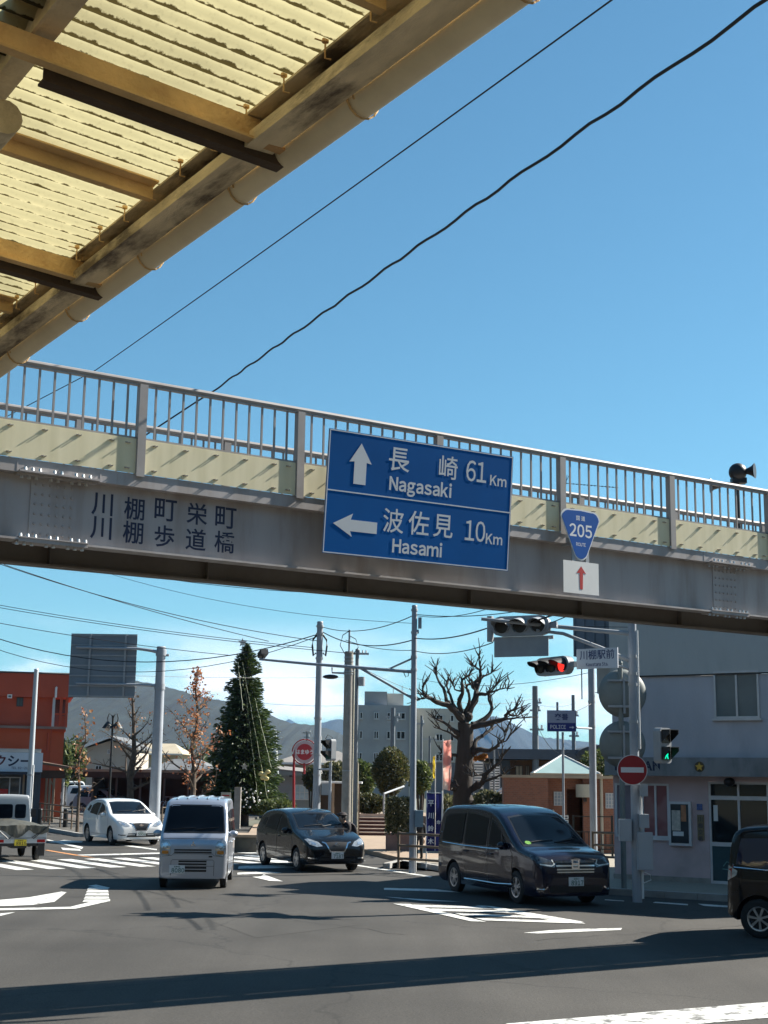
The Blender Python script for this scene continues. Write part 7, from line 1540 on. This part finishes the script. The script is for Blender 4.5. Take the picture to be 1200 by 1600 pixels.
part('lattice', mb, white, t); part('crossarm', MB().box(-3, 3, -.15, .15, h*.75, h*.77).box(-2.4, 2.4, -.15, .15, h*.9, h*.92), white, t)
# ================================================================= trees and shrubs
def leaf_mat(name, c1, c2, c3=None, sc=1.2, trans=.35):
    m = bpy.data.materials.new(name); m.use_nodes = True; t_ = m.node_tree; b_ = t_.nodes['Principled BSDF']; b_.inputs['Roughness'].default_value = .55
    g = t_.nodes.new('ShaderNodeNewGeometry'); r = t_.nodes.new('ShaderNodeValToRGB'); r.color_ramp.elements[0].color = tuple(c1)+(1,); r.color_ramp.elements[1].color = tuple(c2)+(1,)
    if c3: e = r.color_ramp.elements.new(.85); e.color = tuple(c3)+(1,)
    t_.links.new(g.outputs['Random Per Island'], r.inputs[0]); t_.links.new(r.outputs[0], b_.inputs['Base Color'])
    tr = t_.nodes.new('ShaderNodeBsdfTranslucent'); ms = t_.nodes.new('ShaderNodeMixShader'); ms.inputs[0].default_value = trans; t_.links.new(r.outputs[0], tr.inputs[0]); t_.links.new(b_.outputs[0], ms.inputs[1]); t_.links.new(tr.outputs[0], ms.inputs[2]); t_.links.new(ms.outputs[0], t_.nodes['Material Output'].inputs[0]); return m
bark = mat('dark_bark', (.035, .028, .024), .9, 0, .3, 6, bump=.8, bscale=14, stretch=(1, 1, .3)); bark_l = mat('grey_bark', (.10, .075, .055), .9, 0, .3, 6, bump=.6, bscale=14)
def leaf(mb, p, s, rnd, d=None, asp=.5):
    d = d or Vector((rnd.uniform(-1, 1), rnd.uniform(-1, 1), rnd.uniform(-1, 1))); d = d.normalized() if d.length > .01 else Vector((0, 0, 1))
    a = d.cross(Vector((rnd.uniform(-1, 1), rnd.uniform(-1, 1), rnd.uniform(-1, 1)))); a = a.normalized()*s*asp if a.length > .01 else Vector((s*asp, 0, 0)); d = d*s
    mb.add([p-d*.5, p+a*.5, p+d*.5, p-a*.5], [(0, 1, 2, 3)])
def cloud(mb, c, r, n, s, rnd, shell=.55, lump=.25):
    c = Vector(c); lumps = [Vector((rnd.gauss(0, 1), rnd.gauss(0, 1), rnd.gauss(0, 1))).normalized() for _ in range(14)]
    for _ in range(n):
        d = Vector((rnd.gauss(0, 1), rnd.gauss(0, 1), rnd.gauss(0, 1))).normalized(); k = 1+lump*(max(d.dot(l) for l in lumps)-.75)*2; q = (shell+(1-shell)*rnd.random()**.6)*k
        leaf(mb, c+Vector((d.x*r[0], d.y*r[1], d.z*r[2]))*q, s*rnd.uniform(.6, 1.3), rnd, (d+Vector((rnd.uniform(-1, 1), rnd.uniform(-1, 1), rnd.uniform(-.5, 1)))))
# ---- pollarded tree, branches laid out after the photo with depth of their own
Y = 47; rnd = random.Random(11); TO = base(724, Y=Y); TO.z = .11
tt = thing('pollarded_tree', 'large bare pollarded tree with a thick dark trunk and knobbly branches behind the dark minivan', 'tree', TO)
def zp(x, y): return (650+x/3.4286, 940+y/3.43)
def brp(l, r0, r1, dy0=0, dy1=0, n=8, wig=.03):
    pts = []; k = len(l)
    for i, (x, y) in enumerate(l):
        a, b = zp(x, y); t = i/(k-1); pts.append(AT(a, b, Y+dy0+(dy1-dy0)*t)-TO)
    fine = []; rad = []
    for i in range(k-1):
        m = 3
        for j in range(m):
            t = j/m; p0 = pts[max(i-1, 0)]; p1 = pts[i]; p2 = pts[i+1]; p3 = pts[min(i+2, k-1)]
            q = .5*((2*p1)+(-p0+p2)*t+(2*p0-5*p1+4*p2-p3)*t*t+(-p0+3*p1-3*p2+p3)*t**3); fine.append(q+Vector((rnd.uniform(-1, 1), rnd.uniform(-1, 1), rnd.uniform(-1, 1)))*wig); rad.append((r0+(r1-r0)*(i+t)/(k-1))*rnd.uniform(.88, 1.14))
    fine.append(pts[-1]); rad.append(r1); return fine, rad
trunk = MB(); f, r = brp([(250, 1190), (250, 1090), (250, 1000), (258, 850), (265, 720), (262, 650)], .38, .24, wig=.02); trunk.tube(f, r, 14)
for z, rr in ((.05, .66),): trunk.tube([(0, 0, -.1), (0, 0, .5), (.0, 0, 1.0)], [.64, .48, .40], 14)
part('trunk', trunk, bark, tt, smooth=True)
BR_ = [([(262, 660), (285, 590), (325, 500), (318, 450)], .20, .10, 0, .4), ([(318, 450), (345, 410), (345, 360), (340, 300)], .10, .03, .4, .5), ([(345, 370), (318, 350), (300, 345)], .05, .02, .5, .6), ([(345, 410), (375, 395), (412, 375)], .06, .02, .4, .6), ([(320, 500), (370, 495), (395, 485), (435, 440)], .09, .025, .3, -.3), ([(400, 488), (450, 468), (490, 466)], .05, .02, -.2, -.5),
 ([(300, 655), (350, 640), (405, 585), (395, 530), (388, 490)], .13, .05, 0, .7), ([(262, 650), (225, 600), (180, 560), (130, 545), (80, 520), (45, 500), (38, 455)], .20, .03, 0, -.9), ([(80, 520), (50, 518), (18, 525)], .05, .02, -.7, -.9), ([(190, 568), (160, 530), (155, 480), (120, 425), (110, 385)], .11, .03, -.3, .2), ([(215, 590), (190, 520), (170, 470), (165, 430)], .09, .025, -.2, .5), ([(245, 620), (232, 545), (248, 490), (250, 420), (285, 395)], .14, .03, 0, -.6), ([(245, 480), (210, 468), (195, 440)], .05, .02, -.3, -.5), ([(262, 600), (290, 520), (270, 460), (290, 440)], .09, .03, .1, -.8),
 ([(290, 680), (345, 662), (430, 642), (475, 630), (490, 600), (535, 570)], .16, .04, 0, -.8), ([(470, 632), (520, 625), (575, 622)], .06, .02, -.6, -.9), ([(500, 605), (535, 610), (565, 598)], .05, .02, -.7, -.6), ([(238, 720), (200, 690), (160, 652), (100, 625)], .13, .025, 0, -.7), ([(235, 745), (190, 705), (130, 682)], .09, .02, 0, .6), ([(285, 825), (330, 795), (395, 800), (440, 770)], .16, .04, 0, -.5), ([(320, 795), (322, 745), (375, 705), (405, 680)], .12, .04, -.2, .5), ([(395, 800), (430, 770), (480, 745), (520, 700)], .05, .02, -.4, -.9), ([(290, 1010), (355, 970), (380, 915), (440, 868), (462, 830)], .16, .03, 0, -.8), ([(365, 965), (430, 940), (475, 925)], .08, .02, -.3, -.9), ([(380, 915), (330, 930), (300, 935)], .05, .02, -.4, -.7), ([(240, 1000), (215, 985), (200, 990)], .2, .1, 0, -.2), ([(235, 835), (190, 812), (140, 808)], .07, .02, 0, -.5), ([(440, 770), (475, 735), (478, 700)], .04, .015, -.5, -.6)]
for l, r0, r1, d0, d1 in BR_:
    f, r = brp(l, r0*.74, r1*.74, d0, d1, wig=.02); b = MB(); b.tube(f, r, 9)
    for i in range(2, len(f)-1, 3):
        if rnd.random() < .45: b.sphere(f[i], r[i]*1.35, 8, 6)
    b.sphere(f[-1], r1*1.6, 8, 6); bo = part('branch', b, bark, tt, smooth=True)
    tw = MB()
    for i in range(len(f)//2, len(f)):
        for _ in range(1 if i < len(f)-1 else 4):
            d = (f[i]-f[i-1]).normalized(); d = (d*.8+Vector((rnd.uniform(-1, 1), rnd.uniform(-1, 1), rnd.uniform(-.3, 1.2)))).normalized(); L_ = rnd.uniform(.15, .6); p1 = f[i]+d*L_*.5+Vector((rnd.uniform(-.04, .04), 0, .03)); p2 = f[i]+d*L_+Vector((rnd.uniform(-.08, .08), 0, .08)); tw.tube([f[i], p1, p2], [.024, .018, .010], 5)
            if rnd.random() < .5: tw.tube([p1, p1+Vector((rnd.uniform(-.2, .2), rnd.uniform(-.1, .1), rnd.uniform(.05, .25)))], [.012, .007], 4)
    part('twigs', tw, bark, bo)
lv = MB()
for x, y in ((345, 830), (335, 836), (355, 838), (325, 842), (365, 828)):
    for _ in range(14): p = AT(*zp(x+rnd.uniform(-14, 14), y+rnd.uniform(-8, 8)), Y-.4)-TO; leaf(lv, p, .16, rnd, None, .7)
part('leaf_tuft', lv, leaf_mat('orange_leaves', (.42, .12, .02), (.50, .24, .05)), tt)

# ---- young trees with sparse red leaves
def sparse_tree(label, x, yt, Y, seed, leaves, r0, spread, lm, density, barkm, low=.25):
    rnd = random.Random(seed); b0 = base(x, Y=Y); b0.z = .11; H_ = ZT(x, yt, Y)-.11; t = thing('street_tree', label, 'tree', b0, 0, 'bare trees in the forecourt'); tr = MB(); pts = [Vector((0, 0, -.1))]; n = 8
    for i in range(1, n+1): pts.append(Vector((rnd.uniform(-.10, .10)*i/n*2, rnd.uniform(-.1, .1), H_*i/n)))
    tr.tube(pts, [r0*(1-.8*i/n) for i in range(n+1)], 9); part('trunk', tr, barkm, t, smooth=True); lf = MB(); brm = MB(); nb = int(16*density)+6
    for k in range(nb):
        u = low+(1-low)*(k+.5)/nb; z = H_*u; i = min(n-1, int(u*n)); p = pts[i].lerp(pts[i+1], u*n-i); a = k*2.4+rnd.uniform(-.5, .5); L_ = spread*(1.05-u)*rnd.uniform(.65, 1.25)*1.3; d = Vector((math.cos(a), math.sin(a), rnd.uniform(.3, .9)))
        q = [p]; dd = d.normalized()
        for j in range(4): dd = (dd+Vector((rnd.uniform(-.35, .35), rnd.uniform(-.35, .35), rnd.uniform(-.1, .4)))).normalized(); q.append(q[-1]+dd*L_/4)
        rb_ = r0*(1-.8*u)*.5; brm.tube(q, [rb_, rb_*.75, rb_*.55, rb_*.35, rb_*.18], 6)
        for j in range(1, 5):
            for _ in range(3):
                e = q[j]+Vector((rnd.uniform(-1, 1), rnd.uniform(-1, 1), rnd.uniform(-.3, 1)))*L_*.22; brm.tube([q[j], (q[j]+e)/2+Vector((0, 0, .03)), e], [rb_*.25, rb_*.18, .008], 4)
                if rnd.random() < leaves:
                    for _ in range(rnd.randint(2, 7)): leaf(lf, e+Vector((rnd.gauss(0, .13), rnd.gauss(0, .13), rnd.gauss(0, .11))), rnd.uniform(.10, .19), rnd, None, .65)
    part('branches', brm, barkm, t, smooth=True)
    if lf.v: part('foliage', lf, lm, t)
    return t
redl = leaf_mat('red_brown_leaves', (.20, .05, .02), (.36, .11, .04), (.40, .24, .12), trans=.4); redl2 = leaf_mat('russet_leaves', (.28, .06, .02), (.42, .13, .05), (.45, .26, .13), trans=.4)
sparse_tree('thin young tree with few red leaves behind the pipe fence', 125, 1112, 57, 3, .22, .075, .95, redl, .55, bark_l, .30)
sparse_tree('bare branching tree with scattered leaves behind the black park lamp', 205, 1070, 68, 8, .10, .20, 2.3, redl, 1.3, bark_l, .22)
sparse_tree('tall tree with clumps of rusty red leaves left of the Christmas tree', 301, 1048, 66, 5, .62, .16, 2.1, redl2, 1.35, bark_l, .16)

# ---- decorated conifer
Y = 70; rnd = random.Random(21); b0 = base(381, Y=Y); b0.z = .11; H_ = ZT(378, 1008, Y)-.11
ct = thing('christmas_tree', 'tall dark conifer decorated as a Christmas tree beside the rusty leaved tree', 'tree', b0); pm = PPM(Y)
part('trunk', MB().tube([(0, 0, -.1), (0, 0, 1.2), (-.05, 0, H_)], [.32, .26, .02], 12), bark, ct, smooth=True)
prof = [(0.02, 1.25), (.10, 1.72), (.22, 1.68), (.36, 1.55), (.48, 1.36), (.58, 1.12), (.66, .86), (.73, .86), (.82, .62), (.90, .45), (.95, .22), (1.0, .05)]
def pr(u):
    for (a, x), (b, y) in zip(prof, prof[1:]):
        if a <= u <= b: return x+(y-x)*(u-a)/(b-a)
    return .05
nd = MB(); bb_ = MB(); K_ = 620
for k in range(K_):
    u = .03+.96*((k+rnd.random())/K_)**1.15; z = H_*(u*.985+.01)+.15; a = k*2.39996; L_ = pr(u)*rnd.uniform(.82, 1.2)*1.07; droop = -.10 if u < .8 else .25
    d = Vector((math.cos(a), math.sin(a), droop)); p0 = Vector((-.05*u, 0, z)); p1 = p0+d*L_; p1.z += .12*L_; bb_.tube([p0, p0+d*L_*.5, p1], [.03, .02, .006], 4); m = max(8, int(30*L_))
    for j in range(m):
        t = .25+.75*rnd.random(); p = p0+(p1-p0)*t; s_ = Vector((-d.y, d.x, 0))*rnd.uniform(-1, 1)*.24*L_*(1.15-t)*1.3; q = p+s_+Vector((0, 0, rnd.uniform(-.10, .06)))
        leaf(nd, q, rnd.uniform(.16, .34), rnd, d+s_*2+Vector((0, 0, rnd.uniform(-.5, .4))), .26)
part('branches', bb_, bark, ct); part('foliage', nd, leaf_mat('conifer_needles', (.018, .040, .014), (.045, .085, .026), (.09, .13, .035), trans=.2), ct)
lt_ = mat('pale_light_string', (.42, .45, .30), .6, 0, .1, 10)
for i, (xa, ya, xb, yb) in enumerate(((379, 1035, 420, 1258), (384, 1080, 404, 1258), (398, 1090, 424, 1200), (372, 1035, 380, 1110))):
    P0, P1 = AT(xa, ya, Y-.55), AT(xb, yb, Y-1.75); m_ = MB(); m_.tube([P0+(P1-P0)*j/12+Vector((.012*math.sin(j*2.1), -.05, 0)) for j in range(13)], .009, 5); solo('light_string', m_, lt_, ('light string running down the right flank of the Christmas tree to its foot', 'light string down the middle of the Christmas tree', 'outermost light string on the right side of the Christmas tree', 'short light string below the top of the Christmas tree')[i], 'light string', 'light strings on the Christmas tree')
def starpoly(r): return [((r if i % 2 == 0 else r*.42)*math.cos(R(90+36*i)), (r if i % 2 == 0 else r*.42)*math.sin(R(90+36*i))) for i in range(10)]
p = AT(382, 1198, Y-1.85); so_ = part('star_ornament', MB().prism(starpoly(.20), RX(R(90)), .04), mat('silver_star', (.40, .38, .33), .4, .3, .1, 8)); so_.location = p; tag(so_, 'silver star ornament on the front of the Christmas tree', 'ornament', 'ornaments on the Christmas tree')
p = AT(413, 1210, Y-1.8); bw = MB()
for dx, dz in ((-.16, .03), (.16, .12), (-.08, -.16), (.10, -.2), (0, 0)): bw.sphere((dx, 0, dz), .13, 10, 8, (1, .5, .8))
bo = part('bow_ornament', bw, mat('pale_gold_ribbon', (.62, .52, .22), .45, 0, .1, 8), smooth=True); bo.location = p; tag(bo, 'pale gold bow on the lower right of the Christmas tree', 'ornament', 'ornaments on the Christmas tree')
p = AT(379, 1004, Y); to_ = part('tree_topper', MB().prism(starpoly(.24), RX(R(90)), .04).cyl((0, -.02, -.5), (0, -.02, -.1), .02, n=6), mat('white_topper', (.6, .6, .58), .5, 0, .1, 8)); to_.location = p; tag(to_, 'white star at the very top of the Christmas tree', 'ornament', 'ornaments on the Christmas tree')
p = AT(395, 1258, Y-1.9); fl = MB(); 
for i in range(40): fl.sphere((rnd.uniform(-.9, .9), rnd.uniform(-.3, .3), rnd.uniform(-.15, .75)), rnd.uniform(.025, .06), 6, 5)
fo = part('white_flowers', fl, white); fo.location = p; tag(fo, 'cluster of white flowers at the foot of the Christmas tree', 'flowers', None, 'stuff')

# ---- shrubs
g1 = leaf_mat('dark_shrub_leaves', (.020, .034, .012), (.045, .065, .020), (.12, .11, .04)); g2 = leaf_mat('mid_green_leaves', (.035, .065, .018), (.075, .115, .030), (.14, .16, .05)); g3 = leaf_mat('hedge_leaves', (.018, .030, .012), (.05, .07, .022), (.20, .19, .09))
def shrub(label, x0, x1, yt, yb, Y, m, n, s, seed, cat='shrub', to_ground=True, dep=None, lump=.25):
    rnd = random.Random(seed); b0 = base((x0+x1)/2, Y=Y); b0.z = .11; t = thing('shrub', label, cat, b0, 0, 'shrubs and hedges'); z0, z1 = ZT(x0, yb, Y)-.11, ZT(x0, yt, Y)-.11; rx = (x1-x0)/PPM(Y)/2; mb = MB()
    cloud(mb, (0, 0, (z0+z1)/2), (rx, dep or rx, (z1-z0)/2), n, s, rnd, .5, lump); part('foliage', mb, m, t); st_ = MB()
    for k in range(5): a = k*1.3; st_.tube([(rx*.1*math.cos(a), rx*.1*math.sin(a), -.1), (rx*.4*math.cos(a), rx*.4*math.sin(a), (z0+z1)/2), (rx*.65*math.cos(a), rx*.65*math.sin(a), z1*.85)], [.05, .04, .015], 5)
    part('stem', st_, bark, t); return t
shrub('large round clipped bush above the steps', 580, 638, 1170, 1240, 63, g1, 5200, .15, 1)
shrub('loose mid green bush left of the round clipped bush', 544, 588, 1186, 1246, 67, g2, 2200, .19, 2)
shrub('light green bush right of the arm pole', 640, 674, 1190, 1240, 66, g2, 1800, .18, 3)
shrub('dark low hedge behind the steps', 548, 606, 1240, 1271, 60.5, g1, 2600, .14, 4, dep=.5)
shrub('leafy shrub at the foot of the pollarded tree on its right', 735, 788, 1236, 1275, 50, g3, 2400, .12, 5, dep=.7)
shrub('leafy shrub at the foot of the pollarded tree on its left', 686, 716, 1242, 1280, 50, g3, 1300, .12, 6, dep=.6)
shrub('low hedge right of the Christmas tree foot', 405, 462, 1246, 1275, 65, g2, 2000, .14, 7, dep=.6)
shrub('dark evergreen behind the pedestrian signal by the concrete pole', 474, 500, 1198, 1236, 82, g1, 900, .25, 8); shrub('dark palm like shrub behind the notice shelter', 505, 545, 1190, 1232, 80, g3, 900, .3, 9)
shrub('sunlit shrub behind the plain lamp pole by the station', 908, 960, 1172, 1214, 70, g2, 1200, .2, 10); shrub('dense tree clump at the foot of the hill behind the gabled house', 92, 132, 1160, 1232, 116, g2, 1100, .5, 11); shrub('grass green bank shrub below the orange building', 92, 110, 1165, 1230, 100, g2, 500, .4, 12)
Y = 46; o = AT(604, 1214, Y); o.z = .115; pm = PPM(Y); t = thing('planter_box', 'pinkish planter box holding a tall clipped hedge by the arm pole', 'planter', o); zt = ZT(620, 1303, Y)-.115; W_ = 37/pm; part('box', MB().box(0, W_, 0, .9, 0, zt), mat('pink_brown_planter', (.22, .14, .12), .8, 0, .1, 4), t)
hd = thing('hedge', 'tall dark clipped hedge growing from the pinkish planter box', 'hedge', o+Vector((W_/2, .45, zt))); rnd = random.Random(31); mb = MB(); hz = ZT(620, 1246, Y)-ZT(620, 1303, Y)
for _ in range(3200):
    p = Vector((rnd.uniform(-.5, .5)*W_*1.06, rnd.uniform(-.48, .48), rnd.random()**.9*hz)); 
    if rnd.random() < .5: p.y = -.46+rnd.uniform(-.04, .06)
    leaf(mb, p+Vector((rnd.gauss(0, .02), 0, rnd.gauss(0, .03))), rnd.uniform(.06, .13), rnd)
part('foliage', mb, g3, hd); part('stem', MB().cyl((0, 0, -.02), (0, 0, hz*.8), .06, n=8), bark, hd)
# wooded foot of the hill
rnd = random.Random(41); wd = MB()
for i in range(46):
    x = rnd.uniform(-40, 345); Yw = rnd.uniform(190, 330); c = base(x, Y=Yw); hh = ZT(x, rnd.uniform(1150, 1176), Yw)*rnd.uniform(.6, 1.0); cloud(wd, (c.x, c.y, hh*.5), (hh*.5, hh*.5, hh*.52), 150, 1.3, rnd, .6, .3)
tag(part('woods', wd, leaf_mat('far_woods', (.035, .05, .02), (.08, .10, .035))), 'mixed woods along the foot of the hill behind the houses', 'woods', None, 'stuff')
for i, (x, yt, Yw, r) in enumerate(((232, 1160, 150, 4), (262, 1163, 150, 4))): pass
# ================================================================= overhead cables
def sag(a, b, s, n=16):
    a, b = Vector(a), Vector(b); return [a+(b-a)*(i/n)-Vector((0, 0, s*4*(i/n)*(1-i/n))) for i in range(n+1)]
def wire(name, label, pts, r, group='overhead cables', cat='cable', seg=6):
    mb = MB(); mb.tube(pts, r, seg); return solo(name, mb, wirem, label, cat, group, smooth=True)
# two cables passing over the footbridge from the upper right
a, b = AT(1215, -12, 9.0), AT(340, 606, 24); c_ = AT(60, 790, 32)
pts = []
for i in range(61):
    t = i/60; p = a+(b-a)*t; p.z -= .0*4*t*(1-t); p += Vector((0, 0, .015*math.sin(i*1.35+.5*math.sin(i*.7)))); pts.append(p)
pts += sag(b, c_, .0, 10)[1:]
wire('bundled_cable', 'thick wavy bundled cable sloping across the sky from the upper right corner', pts, .015, None, 'cable', 8)
a, b = AT(975, -14, 10), AT(150, 578, 24); c_ = AT(-30, 672, 29)
wire('thin_cable', 'thin straight cable sloping across the sky beside the gutter', sag(a, b, .02)+sag(b, c_, 0, 6)[1:], .008)
# wires under the bridge: (label, photo points with depths, sag, radius)
P_ = lambda x, y, Y: AT(x, y, Y)
W_ = [
 ('upper of two long wires dropping from the girder towards the Christmas tree', (6, 882, 44), (420, 1002, 47), .12, .012),
 ('lower of two long wires dropping from the girder towards the Christmas tree', (-10, 878, 43), (500, 1002, 46), .28, .012),
 ('upper wire of the pair crossing the back of the sign panel', (-20, 942, 48), (490, 1012, 46), .12, .011),
 ('lower wire of the pair crossing the back of the sign panel', (-20, 946, 48), (560, 1022, 44), .14, .011),
 ('frayed wire touching the top edge of the sign panel', (-20, 970, 48), (360, 1024, 50), .1, .012),
 ('heavy cable running left from the grey signal pole over the thick pole', (-20, 992, 50), (500, 990, 46), .95, .017),
 ('cable crossing the lower part of the sign panel up to the signal pole', (-20, 1009, 50), (497, 994, 46), 1.05, .012),
 ('faint wire level across the middle of the Christmas tree', (66, 1051, 54), (548, 1058, 70), .1, .010),
 ('faint lower wire behind the Christmas tree', (400, 1098, 80), (560, 1102, 80), .1, .010),
 ('wire from the girder to the middle grey pole', (190, 893, 44), (560, 928, 40), .15, .010),
 ('thin wire falling from the girder to the grey arm pole', (160, 893, 44), (646, 974, 37), .3, .007),
 ('cable between the signal pole top and the arm pole top', (505, 980, 46), (645, 962, 37), .25, .012),
 ('heavy cable between the signal pole and the arm pole', (505, 988, 46), (645, 1000, 37), .28, .016),
 ('cable sagging from the concrete pole to the arm pole', (540, 1000, 43), (645, 1016, 37), .10, .010),
 ('heavy cable from the arm pole to the back of the signal head', (648, 997, 37), (760, 982, 29), .10, .015),
 ('lower cable from the arm pole towards the signal head', (648, 1017, 37), (770, 1004, 29.5), .14, .011),
 ('cable from the arm pole top running under the girder', (650, 960, 37), (850, 948, 31), .12, .011),
 ('thin cable from the arm pole top running under the girder', (650, 962, 37), (760, 952, 33), .1, .009),
 ('thin wire behind the pollarded tree branches', (650, 1060, 60), (925, 1050, 42), .35, .009),
 ('wire from the utility pole to the bare tree top', (560, 1040, 60), (832, 1092, 70), .8, .010),
 ('slanting cable from the signal arm to the girder on the right', (830, 972, 28), (905, 944, 26), .02, .018),
 ('second slanting cable from the signal arm to the girder', (855, 975, 28), (920, 946, 26), .02, .010),
 ('thin stay wire along the signal arm', (770, 977, 29), (985, 980, 28), .0, .006),
 ('cable drooping from the utility pole down to the station roof', (838, 1130, 75), (890, 1176, 70), .6, .014),
 ('thin wire between the two far utility poles', (838, 1100, 75), (900, 1098, 85), .2, .010),
 ('wire from the police box sign to the lamp pole', (898, 1112, 40), (926, 1098, 41.5), .02, .010),
]
for lab, a, b, s, r in W_: wire('overhead_wire', lab, sag(P_(*a), P_(*b), s), r)
# ================================================================= air
hz = MB(); hz.box(-5200, 5200, -890, 8200, -1, 420); hm = bpy.data.materials.new('haze_air'); hm.use_nodes = True; t_ = hm.node_tree; t_.nodes.remove(t_.nodes['Principled BSDF'])
pv = t_.nodes.new('ShaderNodeVolumePrincipled'); pv.inputs['Color'].default_value = (.24, .54, 1, 1); pv.inputs['Density'].default_value = .00006; pv.inputs['Anisotropy'].default_value = .0
t_.links.new(pv.outputs[0], t_.nodes['Material Output'].inputs['Volume']); ho = part('haze', hz, hm); ho['kind'] = 'stuff'
